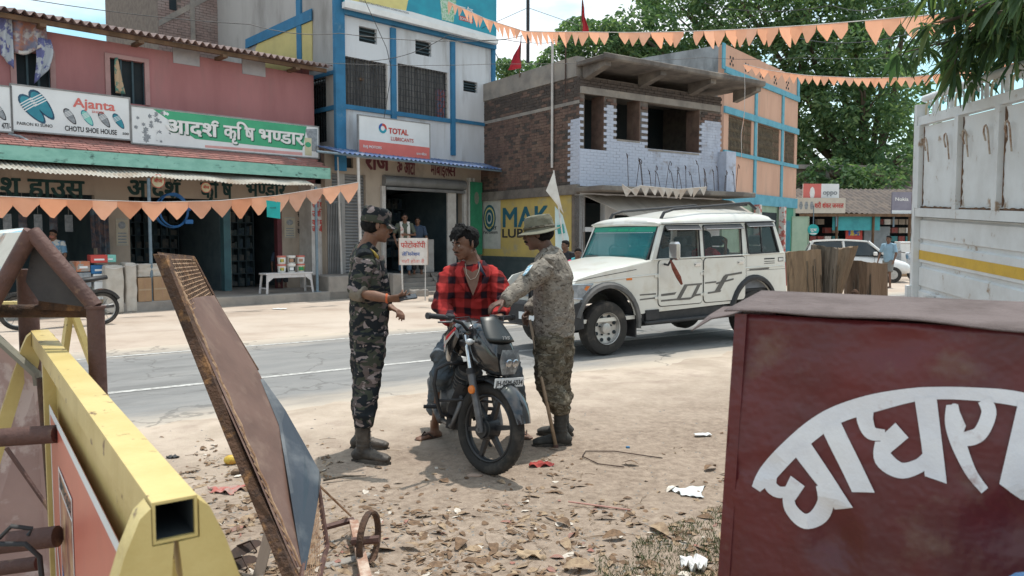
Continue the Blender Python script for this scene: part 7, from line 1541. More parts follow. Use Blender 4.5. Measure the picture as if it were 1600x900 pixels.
def bgp(label,px,py,d,h,face,shirtm,trm,skinm,pose=None,hairm=None,sit=False,mask=None,z0=0,width=1.0,scarf=None,bald=False,v=.011):
    p=D(px,py,d); o=thing('person',label,'person',loc=(p.x,p.y,z0)); f=Vector((face[0],face[1],0)).normalized(); s_=Vector((-f.y,f.x,0))  # s_ = person's left
    k=h/1.72; pose=pose or {}; zs=1.42*k; hz=.92*k
    if sit: hz=.46*k; zs=hz+.50*k
    hc=Vector((0,0,zs+.20*k))+f*.03; M=headM(hc,pose.get('face',f),0,s=k)
    nk=Vector((0,0,zs+.04*k)); b=MB(); head(b,M,nk); shl=s_*.19*k*width+Vector((0,0,zs)); shr=-s_*.19*k*width+Vector((0,0,zs))
    el_=pose.get('el',(.05,.27,-.30)); wl=pose.get('wl',(.18,.26,-.52)); er=pose.get('er',(.05,-.27,-.30)); wr=pose.get('wr',(.18,-.26,-.52))
    c=lambda q:f*q[0]*k+s_*q[1]*k+Vector((0,0,zs+q[2]*k))
    b.tube([nk,Vector((0,0,hz+.2*k)),Vector((0,0,hz))],[(.08*k,.07*k),(.13*k,.09*k),(.13*k,.1*k)],12,up=s_)
    for (sh0,e,w,sd) in ((shl,c(el_),c(wl),1),(shr,c(er),c(wr),-1)):
        b.tube([sh0,e,w],[.045*k,.038*k,.026*k],10); hand(b,w,(w-e),-s_*sd,curl=.35,side=1 if sd<0 else -1,s=k)
    hl=s_*.09*k+Vector((0,0,hz)); hr=-s_*.09*k+Vector((0,0,hz))
    if sit: kl,kr=hl+f*.42*k,hr+f*.42*k; al,ar=Vector((kl.x,kl.y,.09)),Vector((kr.x,kr.y,.09))
    else:
        st=pose.get('stride',.04); kl=s_*.10*k+f*(.03+st)*k+Vector((0,0,.50*k)); kr=-s_*.10*k+f*(.03-st)*k+Vector((0,0,.50*k)); al=s_*.11*k+f*st*k+Vector((0,0,.09)); ar=-s_*.11*k-f*st*k+Vector((0,0,.09))
    for q_ in ((hl,kl,al),(hr,kr,ar)): b.tube(q_,[.07*k,.048*k,.034*k],10)
    foot(b,al,f); foot(b,ar,f); put('body',vox(b,v,2),skinm,o)
    if pose.get('facebits',True):
        part('eyebrow',M_hair,o,lambda b:[b.tube([(.094,s*.013,.018),(.093,s*.034,.022)],[.004,.003],5,M=M) for s in (1,-1)]); part('lips',SKL,o,lambda b:b.ell((.0965,0,-.0645),(.008,.019,.008),8,6,M))
        for s in (1,-1): part('eye',M_blk,o,lambda b:b.ell((.088,s*.031,.002),(.005,.010,.005),8,6,M))
    b=MB(); b.tube([Vector((0,0,hz-.06*k)),Vector((0,0,hz+.18*k)),Vector((0,0,zs-.1*k)),Vector((0,0,zs+.0*k)),nk],[(.165*k,.125*k),(.165*k*width,.125*k),(.19*k*width,.13*k),(.17*k*width,.10*k),(.075*k,.07*k)],16,up=s_)
    for sh0,e in ((shl,c(el_)),(shr,c(er))): b.tube([nk,sh0,(sh0*.2+e*.8) if pose.get('short',True) else e],[.055*k,.068*k,.06*k],12)
    if not pose.get('short',True):
        for e,w in ((c(el_),c(wl)),(c(er),c(wr))): b.tube([e,w],[.06*k,.045*k],12)
    put('shirt',vox(b,v,2,folds(.009,10,9,px*.1)),shirtm,o)
    b=MB(); b.tube([Vector((0,0,hz+.06)),Vector((0,0,hz-.10*k))],[(.15*k,.12*k),(.15*k,.12*k)],14,up=s_)
    for (h0,k0,a0) in ((hl,kl,al),(hr,kr,ar)):
        e=k0*.15+h0*.0+k0*.85 if False else (k0 if pose.get('shorts') else a0+Vector((0,0,.05)))
        b.tube([h0,k0,e] if not pose.get('shorts') else [h0,k0+Vector((0,0,.03))],[.10*k,.078*k,.068*k] if not pose.get('shorts') else [.105*k,.095*k],12)
    put('trousers',vox(b,v,2,folds(.008,9,12,px*.2)),trm,o)
    if not bald: b=MB(); b.ell((-.02,0,.045),(.100,.084,.080),14,9,M); b.ell((.03,0,.085),(.058,.062,.034),12,8,M); b.ell((-.045,0,-.0),(.064,.078,.052),12,8,M); put('hair',vox(b,.008,1),hairm or M_hair,o)
    if mask: put('face_mask',vox((lambda b:(b.ell((.058,0,-.055),(.058,.066,.048),14,9,M),b)[1])(MB()),.008,1),mask,o)
    if scarf: part('scarf',scarf,o,lambda b:b.tube([c((.135,.10,-.45)),c((.15,.09,-.15)),c((.03,.10,.08)),c((-.07,0,.09)),c((.03,-.10,.08)),c((.15,-.09,-.15)),c((.135,-.10,-.40))],[(.045,.012)]*7,8,up=s_),smooth='all')
    return o
M_s1=mat('olive_tshirt',(.09,.10,.075),(.07,.08,.06)); M_s2=mat('navy_shirt',(.03,.05,.085),(.04,.06,.10)); M_s3=mat('light_blue_tshirt',(.26,.40,.50),(.22,.34,.43)); M_s4=mat('grey_shorts',(.20,.195,.18),(.15,.145,.14)); M_s5=mat('black_tshirt',(.012,.013,.016),(.02,.02,.024)); M_s6=mat('pink_blue_print_dress',(.50,.06,.12),(.08,.12,.35),scale=14,mixpos=(.46,.54)); M_s7=mat('teal_stole',(.08,.36,.40),(.06,.30,.34)); M_s8=mat('white_blue_shirt',(.46,.46,.44),(.12,.24,.36),scale=5,mixpos=(.5,.54)); M_scf=mat('white_red_towel',(.58,.54,.50),(.50,.16,.13),scale=7,mixpos=(.52,.60)); M_jn=mat('blue_jeans',(.05,.085,.13),(.07,.11,.16))
zpl=gz2+.0
def onfloor(px,py,z): p=G(px,py,z); return p
p=onfloor(627,431,gz2); bgp('man in olive t-shirt with white towel round his neck, behind the photocopy sign',633,431,p.y+.3,1.70,(.25,-.97),M_s1,M_jn,SK2,pose=dict(er=(-.05,-.30,-.28),wr=(.05,-.24,-.52),wl=(.30,-.0,-.27),el=(.10,.28,-.28)),z0=gz2,scarf=M_scf)
bgp('young man in dark blue shirt standing in the shop doorway behind the photocopy sign',653,431,p.y+.9,1.62,(.1,-.99),M_s2,M_s5,SK2,z0=gz2)
bgp('barefoot man in light blue t-shirt and grey shorts standing by the far road edge',1387,446,24.2,1.62,(-.75,-.6),M_s3,M_s4,SK2,pose=dict(shorts=True,stride=.07))
bgp('young man in black t-shirt standing left of the woman behind the jeep bonnet',884,440,15.2,1.50,(-.55,-.8),M_s5,M_jn,SK2,pose=dict(face=Vector((-.7,-.6,0))))
bgp('woman in pink and blue printed dress standing behind the jeep bonnet',903,445,14.0,1.36,(-.1,-1),M_s6,M_s6,SK1,scarf=M_s7)
p=FP.P(FP.x(84,1.2),1.2,0); bgp('masked boy in white and blue shirt at the shoe shop, above the brown barricade',84,372,p.y,1.50,(.1,-1),M_s8,M_jn,SK1,mask=mat('brown_mask',(.30,.13,.09),(.25,.1,.08)),z0=gz)
p=FP.P(FP.x(442,2.0,400),2.3,0); bgp('man in dark clothes sitting in the farm shop behind the paint buckets',440,400,p.y,1.62,(.3,-.95),M_s2,M_s5,SK3,sit=True,z0=gz+.03)
st=thing('stool','low wooden stool under the seated man in the farm shop','stool',loc=(D(440,400,p.y).x,p.y,gz)); part('seat',M_wood,st,lambda b:b.box(-.17,.17,-.17,.17,.36,.40)); [part('leg',M_wood,st,lambda b:b.box(x-.02,x+.02,y-.02,y+.02,0,.36)) for x in (-.13,.13) for y in (-.13,.13)]
M_car=mat('cream_white_car_paint',(.66,.65,.60),(.61,.60,.55),scale=1.5,rough=.34,bump=.0,spec=.5,coat=.5,col3=(.50,.45,.37),scale3=3.2,mix3=(.52,.8),detail=10)
M_pl=mat('black_plastic',(.022,.023,.026),(.035,.035,.038),scale=8,rough=.55,bump=.05); M_tyre=mat('dusty_tyre',(.035,.033,.031),(.11,.095,.08),scale=5,rough=.9,bump=.3,mixpos=(.5,.7)); M_rim=mat('silver_wheel',(.48,.47,.45),(.36,.35,.33),scale=6,rough=.4,metal=.4,bump=.05)
def gmat(n,c,al,r=.06):
    m=mat(n,c,c,rough=r,bump=0,spec=.6,alpha=al); return m
M_gws=gmat('teal_windscreen_glass',(.02,.17,.18),.48); M_gd=gmat('dark_side_glass',(.012,.018,.02),.55); M_gcl=gmat('clear_side_glass',(.03,.045,.045),.22)
M_chr=mat('chrome',(.60,.62,.64),(.5,.52,.54),rough=.15,metal=.9,bump=0); M_lens=mat('headlamp_lens',(.45,.47,.48),(.60,.62,.63),scale=14,rough=.12,spec=.8,bump=.05,metal=.2); M_org=mat('amber_lens',(.70,.20,.03),(.6,.17,.03),rough=.25,bump=0); M_seat=mat('grey_seat',(.16,.17,.19),(.12,.13,.14),rough=.9)
SA=math.atan2(.54,.842); oS=G(950,556); FSV=Frame((oS.x,oS.y),SA)
sv1=thing('jeep','cream white long-bodied passenger jeep with black side graphics driving left on the road','jeep',loc=(oS.x,oS.y,0.004),rot=(0,-R(.9),SA))
WD=1.56
def arc(cx,cz,r,a0,a1,n=12): return [(cx+r*math.cos(R(a0+(a1-a0)*k/n)),cz+r*math.sin(R(a0+(a1-a0)*k/n))) for k in range(n+1)]
def side_outline(x0,x1,zb,fr):  # returns polygon of lower body between x0..x1
    top=[(-.58,1.03),(-.3,1.085),(.1,1.14),(.55,1.19),(.80,1.235),(3.56,1.265)]
    return top
lower=[(-.60,.60),(-.60,.93),(-.5,1.03),(-.3,1.075),(.1,1.14),(.55,1.19),(.80,1.235),(3.575,1.27),(3.64,.58),(3.34,.56)]+arc(2.87,.42,.46,18,165)+[(2.36,.55),(.66,.52)]+arc(.0,.40,.50,12,162)
for nm,y0,y1 in (('side_body',0.0,.03),('side_body',WD-.03,WD)):
    part(nm,M_car,sv1,lambda b:b.prism(lower,y0,y1))
part('waist_rail',M_car,sv1,lambda b:b.tube([(-.55,-.002,.97),(.5,-.004,1.03),(1.8,-.004,1.06),(3.58,-.002,1.07)],[(.012,.007)]*4,6,up=(0,0,1)),smooth='all')
part('waist_rail',M_car,sv1,lambda b:b.tube([(.82,-.004,1.245),(3.56,-.002,1.275)],[(.014,.012)]*2,6,up=(0,0,1)),smooth='all')
part('wheel_housing',M_pl,sv1,lambda b:b.ring(.50,.02,20,5,M=Matrix.Translation((0,.3,.40)),sq=12,a0=R(0),a1=R(180))); part('wheel_housing',M_pl,sv1,lambda b:b.ring(.46,.02,20,5,M=Matrix.Translation((2.87,.3,.42)),sq=12,a0=0,a1=PI))
M_cladd=mat('grey_black_cladding',(.10,.10,.10),(.15,.145,.14),scale=5,rough=.75)
def flare(b,cx,cz,r,a0,a1):
    vs=[];n=16
    for k in range(n+1):
        t=R(a0+(a1-a0)*k/n); 
        for (rr,y) in ((r,.0),(r,-.045),(r+.045,-.05),(r+.075,-.02),(r+.08,.0)): vs.append((cx+rr*math.cos(t),y,cz+rr*math.sin(t)))
    b.add(vs,[(k*5+j,k*5+j+1,(k+1)*5+j+1,(k+1)*5+j) for k in range(n) for j in range(4)])
part('wheel_arch_trim',M_cladd,sv1,lambda b:flare(b,0,.40,.50,-8,165),smooth=50); part('wheel_arch_trim',M_pl,sv1,lambda b:flare(b,2.87,.42,.46,5,178),smooth=50)
def rrect(x0,x1,z0,z1,r,sk=0): 
    P=[];
    for cx,cz,a in ((x1-r,z1-r,0),(x0+r,z1-r,90),(x0+r,z0+r,180),(x1-r,z0+r,270)):
        for k in range(5): t=R(a+90*k/4); P.append((cx+r*math.cos(t)+sk*(cz-z0),cz+r*math.sin(t)))
    return P
def ringprism(b,P,Q,y0,y1):
    n=len(P); vs=[(p[0],y0,p[1]) for p in P]+[(q[0],y0,q[1]) for q in Q]+[(p[0],y1,p[1]) for p in P]+[(q[0],y1,q[1]) for q in Q]
    b.add(vs,[f for i in range(n) for j in ((i+1)%n,) for f in ((i,j,n+j,n+i),(2*n+i,3*n+i,3*n+j,2*n+j),(i,2*n+i,2*n+j,j),(n+i,n+j,3*n+j,3*n+i))])
doors=[]
for x0,x1,z0 in ((.90,1.755,.60),(1.785,2.66,.60)):
    P=rrect(x0,x1,z0,1.235,.06)
    if x0>1.5:
        P=[(p[0],p[1]) for p in P]
    d=part('door',M_car,sv1,lambda b:b.prism(P,-.012,-.0005)); doors.append(d)
    part('door_seam',M_pl,d,lambda b:ringprism(b,rrect(x0-.012,x1+.012,z0-.012,1.247,.07),rrect(x0-.001,x1+.001,z0-.001,1.236,.06),-.004,-.0006))
    part('door_handle',M_chr,d,lambda b:(b.box(x1-.17,x1-.05,-.02,-.0125,1.13,1.175),b.box(x1-.16,x1-.06,-.038,-.0205,1.145,1.165)))
    for z in (.72,1.02): part('hinge',M_car,d,lambda b:(b.box(x0-.075,x0+.05,-.022,-.0125,z-.018,z+.018),b.tube([(x0-.015,-.028,z-.03),(x0-.015,-.028,z+.03)],.012,6)))
part('rear_panel_seam',M_pl,sv1,lambda b:(b.box(2.70,2.705,-.001,.0,.9,1.75),b.box(2.71,3.60,-.002,.001,1.02,1.025)))
part('model_mark',M_pl,sv1,lambda b:(b.box(3.10,3.34,-.003,-.0,1.18,1.20),b.box(3.10,3.34,-.003,-.0,1.145,1.155),b.box(3.10,3.34,-.003,-.0,1.115,1.125),b.box(3.42,3.545,-.004,-.0,1.14,1.205)))
part('emblem_plate',M_lens,sv1,lambda b:b.box(3.43,3.535,-.006,-.0045,1.15,1.195))
M_gph=mat('dark_grey_graphic',(.10,.095,.09),(.14,.13,.12),rough=.5,bump=0)
def stripe(pts,y=-.0135): return lambda b:b.add([(p[0],y,p[1]) for p in pts],[tuple(range(len(pts)))])
gl=[[(.56,.765),(.86,.765),(.86,.785),(.56,.785)],[(.56,.70),(.86,.71),(.86,.73),(.56,.72)],
 [(.94,.735),(1.20,.745),(1.24,.78),(.94,.768)],[(.94,.66),(1.25,.665),(1.27,.69),(.94,.685)],
 [(1.22,.665),(1.30,.66),(1.47,.88),(1.39,.88)],[(1.30,.66),(1.50,.66),(1.52,.69),(1.32,.69)],[(1.41,.855),(1.74,.86),(1.74,.885),(1.43,.88)],[(1.50,.66),(1.60,.70),(1.73,.885),(1.64,.86)],[(1.60,.70),(1.74,.71),(1.74,.735),(1.62,.73)],
 [(1.80,.87),(2.02,.875),(2.04,.90),(1.80,.89)],[(1.98,.73),(2.10,.74),(2.30,.98),(2.19,.97)],[(2.19,.955),(2.58,.985),(2.58,1.015),(2.22,.985)],[(1.86,.72),(2.12,.735),(2.14,.76),(1.86,.745)],[(2.04,.85),(2.40,.90),(2.40,.925),(2.02,.875)]]
for k,g_ in enumerate(gl): 
    yv=-.0135 if g_[0][0]>.9 else -.0015; part('side_graphic',M_gph,sv1,stripe(g_,yv-.0003*k))
part('side_graphic',M_gph,sv1,stripe([(2.76,1.02),(3.2,1.03),(3.22,1.055),(2.76,1.045)],-.0035))
part('side_indicator',M_org,sv1,lambda b:b.box(.32,.42,-.012,-.001,.985,1.015,bev=.004)); part('tail_light',mat('tail_red',(.30,.02,.02),(.25,.02,.02),rough=.3,bump=0),sv1,lambda b:b.box(3.60,3.66,.01,.10,.75,1.12))
part('rear_body',M_car,sv1,lambda b:(b.box(3.58,3.63,.03,WD-.03,.58,1.26),b.box(-.56,3.58,.03,WD-.03,.45,.50)))
part('side_step',M_pl,sv1,lambda b:(b.box(.62,2.40,-.06,.12,.36,.41,bev=.015),b.box(.62,2.4,.02,.10,.41,.53),b.box(.66,.90,-.02,.03,.42,.56)))
part('mud_flap',M_pl,sv1,lambda b:b.box(.50,.53,.03,.3,.2,.55)); part('mud_flap',M_pl,sv1,lambda b:b.box(3.30,3.33,.03,.3,.22,.55)); part('rear_bumper',M_pl,sv1,lambda b:b.box(3.36,3.74,-.02,WD+.02,.46,.64,bev=.03))
def bonn(b):
    def g(u,v):
        x=-.60+1.38*u; y=.015+(WD-.03-.30*(1-u)**2)*v; c=math.sin(PI*v); zz=1.03+.205*((x+.6)/1.38)+.035*c**.5+.015*c; 
        if u<.2: zz-=.15*(1-u/.2)**1.7
        return (x,y,zz)
    b.grid(g,16,24,thick=(0,0,-.02))
part('bonnet',M_car,sv1,bonn,smooth=50); part('bonnet_seam',M_pl,sv1,lambda b:b.tube([(-.58,-.001,1.005),(-.1,-.002,1.06),(.50,-.002,1.125)],[(.004,.004)]*3,5))
part('nose_panel',M_car,sv1,lambda b:(b.box(-.60,-.56,.02,WD-.30,.62,.92),b.box(-.66,-.61,.38,WD-.66,.90,.96,bev=.02)))
part('grille',M_pl,sv1,lambda b:(b.box(-.64,-.605,.38,WD-.64,.68,.90),[b.box(-.66,-.641,.40+.08*k,.42+.08*k,.69,.89) for k in range(7)])); part('grille_surround',M_chr,sv1,lambda b:b.box(-.655,-.61,.36,WD-.62,.901,.92))
for s0,s1 in ((.0,.36),(WD-.60,WD-.27)):
    near=s0<.1
    hl=part('headlight',mat('car_headlamp_glass',(.17,.20,.23),(.30,.33,.36),scale=9,rough=.1,spec=.8,bump=0),sv1,lambda b:b.add([(-.62,-.004 if near else s0,.80),(-.62,s1 if near else WD-.27,.78),(-.625,s1 if near else WD-.27,.93),(-.62,-.005 if near else s0,.97),(-.25,-.006,.96),(-.42,-.006,.78)] if near else [(-.625,s0,.76),(-.625,WD-.28,.76),(-.60,WD-.28,.92),(-.615,s0,.90),(-.50,WD-.20,.90),(-.55,WD-.22,.78)],[(0,1,2,3),(0,3,4,5)] if near else [(0,1,2,3),(1,2,4,5)]))
    if near:
        part('headlight_bulb',M_chr,hl,lambda b:(b.lathe([(.075,-.640),(.07,-.626),(.02,-.624)],16,M=Matrix.Translation((0,.16,.905)),axis='x'),b.lathe([(.05,-.640),(.045,-.626)],14,M=Matrix.Translation((0,.31,.905)),axis='x'))); part('indicator_lens',M_org,hl,lambda b:b.add([(-.40,-.008,.90),(-.36,-.009,.88),(-.30,-.008,.935),(-.36,-.009,.945)],[(0,1,2,3)])); part('headlight_rim',M_chr,hl,lambda b:b.tube([(-.628,.36,.93),(-.628,-.006,.97),(-.25,-.006,.965),(-.42,-.008,.775),(-.628,-.006,.79),(-.628,.36,.78)],.009,6))
part('front_bumper',M_pl,sv1,lambda b:(b.box(-.74,-.56,.10,WD-.22,.36,.70,bev=.04),b.add([(-.74,.14,.36),(-.62,-.03,.37),(-.42,-.035,.40),(-.42,.06,.40),(-.56,.14,.36),(-.74,.14,.68),(-.62,-.03,.70),(-.46,-.035,.74),(-.46,.06,.74),(-.56,.14,.68)],[(4,3,2,1,0),(5,6,7,8,9),(0,1,6,5),(1,2,7,6),(2,3,8,7),(3,4,9,8),(4,0,5,9)])),smooth=40)
part('number_plate',M_flex,sv1,lambda b:b.box(-.755,-.742,.62,1.0,.46,.56))
def slab(b,P,y0,y1,lean=.10,z0=1.235):
    vs=[(p[0],y0+(p[1]-z0)*lean,p[1]) for p in P]+[(p[0],y1+(p[1]-z0)*lean,p[1]) for p in P]; n=len(P); b.add(vs,[tuple(range(n)),tuple(range(2*n-1,n-1,-1))]+[(i,(i+1)%n,n+(i+1)%n,n+i) for i in range(n)])
pil=[[(.78,1.235),(.86,1.235),(1.06,1.70),(.99,1.72)],[(1.72,1.24),(1.80,1.24),(1.80,1.70),(1.73,1.70)],[(2.61,1.25),(2.74,1.25),(2.71,1.72),(2.62,1.72)],[(3.45,1.26),(3.575,1.27),(3.38,1.76),(3.30,1.76)],[(1.0,1.70),(3.36,1.72),(3.35,1.79),(1.0,1.76)]]
for P in pil: 
    part('pillar' if P is not pil[4] else 'roof_rail_panel',M_car,sv1,lambda b:slab(b,P,0,.05)); part('pillar' if P is not pil[4] else 'roof_rail_panel',M_car,sv1,lambda b:slab(b,[(p[0],p[1]) for p in P],WD-.05,WD,lean=-.10))
wins=[[(.87,1.245),(1.715,1.245),(1.725,1.70),(1.06,1.70)],[(1.81,1.25),(2.60,1.25),(2.61,1.71),(1.81,1.70)],[(2.75,1.27),(3.44,1.28),(3.30,1.74),(2.72,1.73)]]
for k,P in enumerate(wins):
    if k==2: part('quarter_glass',M_gd,sv1,lambda b:slab(b,P,.006,.012))
    else: part('door_glass',M_gcl,doors[k],lambda b:slab(b,[(p[0],p[1] if p[1]<1.5 else p[1]) for p in P],.025,.030))
    part('window_seal',M_pl,sv1,lambda b:[b.tube([(a[0],.0+(a[1]-1.235)*.10-.002,a[1]),(c[0],(c[1]-1.235)*.10-.002,c[1])],.012 if k<2 else .018,5) for a,c in zip(P,P[1:]+P[:1])])
    part('far_glass',M_gcl,sv1,lambda b:slab(b,P,WD-.03,WD-.025,lean=-.10)); 
    if k<3: part('rain_visor',M_pl,sv1,lambda b:b.add([(P[3][0]-.02,-.035,P[3][1]-.055),(P[2][0],-.035,P[2][1]-.055),(P[2][0],.04,P[2][1]+.02),(P[3][0]-.0,.04,P[3][1]+.02)],[(0,1,2,3)])); part('visor_trim',M_chr,sv1,lambda b:b.tube([(P[3][0]-.0,-.03,P[3][1]-.045),(P[2][0],-.03,P[2][1]-.045)],.005,5))
part('quarter_divider',M_pl,sv1,lambda b:slab(b,[(3.05,1.27),(3.075,1.27),(3.06,1.74),(3.035,1.74)],-.002,.01))
def roof(b):
    def g(u,v):
        x=.94+2.46*u; y=.045+(WD-.09)*v; e=math.sin(PI*v)**.42; rise=.10+.10*sstep(.05,.45,u)-.05*sstep(.80,1.0,u); fr=1-max(0,(.05-u)/.05)**2*.7; bk=1-max(0,(u-.95)/.05)**2*.8
        return (x,y,1.745+.03*u+e*rise*fr*bk)
    b.grid(g,30,24,thick=(0,0,-.02))
part('roof',M_car,sv1,roof,smooth=60); part('gutter',M_pl,sv1,lambda b:b.tube([(1.0,.035,1.735),(2.2,.035,1.745),(3.36,.035,1.765)],.008,5))
for y in (.22,WD-.22): part('roof_bar',M_pl,sv1,lambda b:(b.tube([(1.15,y,1.80),(1.22,y,1.90),(1.4,y,1.945),(2.9,y,2.045),(3.0,y,2.05),(3.15,y,1.96)],[(.028,.02)]*6,8,up=(0,1,0))))
for x in (1.25,2.05,2.95): part('roof_cross_bar',M_pl,sv1,lambda b:b.tube([(x,.22,1.935+.05*(x-1.25)),(x,WD-.22,1.935+.05*(x-1.25))],.018,6)) if x==2.95 else None
def ws(u,v): return (.745+.245*v-.03*math.sin(PI*u),.07+v*.03+(WD-.14-.06*v)*u,1.235+.475*v)
part('windscreen',M_gws,sv1,lambda b:b.grid(ws,16,6,thick=(-.005,0,0)),smooth='all')
part('windscreen_seal',M_pl,sv1,lambda b:b.tube([ws(u,v) for u,v in ((0,0),(.25,0),(.5,0),(.75,0),(1,0),(1,1),(.75,1),(.5,1),(.25,1),(0,1),(0,0))],.014,6)); part('windscreen_frame',M_car,sv1,lambda b:(b.tube([(.98,.06,1.73),(.95,WD/2,1.745),(.98,WD-.06,1.73)],.03,8),b.box(.70,.80,.03,WD-.03,1.17,1.225)))
M_tint=mat('green_sunstrip',(.01,.22,.15),(.015,.26,.17),rough=.4,bump=0); tn=part('sun_strip',M_tint,sv1,lambda b:b.grid(lambda u,v:tuple(Vector(ws(u,.83+.15*v))+Vector((-.008,0,0))),12,1)); 
def sunt(b):
    g_,tw=layout('जय माता दी',.04)
    for v,f,z in g_: b.add([tuple(Vector(ws(.72-.42*p[0]/tw,.85+p[1]*.11))+Vector((-.012,0,0))) for p in v],f)
part('lettering',mat('bright_green_print',(.03,.45,.22),(.03,.4,.2),rough=.5,bump=0),tn,sunt); part('dashed_trim',M_flex,tn,lambda b:[b.add([tuple(Vector(ws(u,v))+Vector((-.010,0,0))) for u,v in ((k/30,.80),(k/30+.02,.80),(k/30+.02,.815),(k/30,.815))],[(0,1,2,3)]) for k in range(1,29)])
for y0 in (.35,.95): part('wiper',M_pl,sv1,lambda b:b.tube([(.735,y0,1.24),(.742,y0+.2,1.28),(.742,y0+.46,1.275)],.008,5))
part('dashboard',mat('grey_dash',(.10,.11,.11),(.08,.09,.09)),sv1,lambda b:(b.box(.82,1.05,.08,WD-.08,1.0,1.24),b.box(.9,1.0,.75,1.0,1.24,1.40))); part('steering_wheel',M_pl,sv1,lambda b:b.ring(.17,.014,20,6,M=Matrix.Translation((1.12,WD-.45,1.28))@Matrix.Rotation(R(65),4,'Y'),axis='z'))
for x,y in ((1.45,.4),(1.45,WD-.42),(2.3,.45),(2.3,WD-.45),(3.1,.4)): part('seat',M_seat,sv1,lambda b:(b.box(x-.2,x+.25,y-.24,y+.24,.75,.90,bev=.04),b.box(x+.2,x+.32,y-.23,y+.23,.85,1.38,bev=.05),b.box(x+.22,x+.30,y-.12,y+.12,1.40,1.55,bev=.03)))
part('inner_floor',M_pl,sv1,lambda b:b.box(.8,3.55,.04,WD-.04,.70,.74)); part('inner_lining',M_seat,sv1,lambda b:(b.box(.9,3.5,.032,.05,.75,1.22),b.box(.9,3.5,WD-.05,WD-.032,.75,1.22)))
part('mirror',M_chr,sv1,lambda b:(b.box(.98,1.05,-.30,-.10,1.24,1.49,bev=.03))); part('mirror_arm',M_pl,sv1,lambda b:(b.tube([(1.0,-.02,1.18),(.99,-.10,1.17),(1.0,-.16,1.26)],.016,6)))
part('mirror_tassel',mat('brown_red_tassel',(.22,.07,.05),(.14,.045,.03),scale=30,rough=.95,bump=.5),sv1,lambda b:b.tube([(.97,-.17,1.24),(1.02,-.18,1.13),(1.12,-.17,1.0),(1.19,-.16,.90)],[.012,.030,.034,.016],8),smooth='all')
def wheel(cx,y,out=-1):
    M=Matrix.Translation((cx,y,.36)) 
    w=part('wheel',M_tyre,sv1,lambda b:b.lathe([(.20,-.085*out*-1),(.30,-.105*-out),(.345,-.09*-out),(.36,-.05*-out),(.36,.05*-out),(.345,.09*-out),(.30,.105*-out),(.20,.085*-out)],36,M=M,axis='y',cap=False),smooth=50)
    part('tread',M_tyre,w,lambda b:[b.box(-.014,.014,-.055,.055,.352,.3605,M=M@Matrix.Rotation(2*PI*k/36,4,'Y')@Matrix.Rotation(.35,4,'Z')) for k in range(36)])
    def rim(b):
        b.lathe([(.215,out*.10),(.205,out*.09),(.195,out*.045),(.075,out*.030),(.07,out*.075),(.04,out*.085),(.0,out*.085)],36,M=M,axis='y',cap=False)
    part('rim',M_rim,w,rim,smooth=40)
    [part('rim_hole',M_dark,w,lambda b:b.lathe([(.0,out*.052),(.026,out*.052),(.026,out*.040)],10,M=M@Matrix.Rotation(2*PI*(k+.5)/8,4,'Y')@Matrix.Translation((0,0,.163)),axis='y')) for k in range(8)]
    part('lug_nut',M_dark,w,lambda b:[b.lathe([(.012,out*.06),(.012,out*.03)],6,M=M@Matrix.Rotation(2*PI*k/5,4,'Y')@Matrix.Translation((0,0,.10)),axis='y') for k in range(5)])
wheel(0,.10); wheel(2.87,.10); wheel(0,WD-.10,1); wheel(2.87,WD-.10,1)
part('underbody',M_dark,sv1,lambda b:b.box(-.3,3.4,.4,WD-.4,.28,.449))
FV=Matrix.Translation((oS.x,oS.y,0))@Matrix.Rotation(SA,4,'Z')
def pw(x,y,z): return FV@Vector((x,y,z))
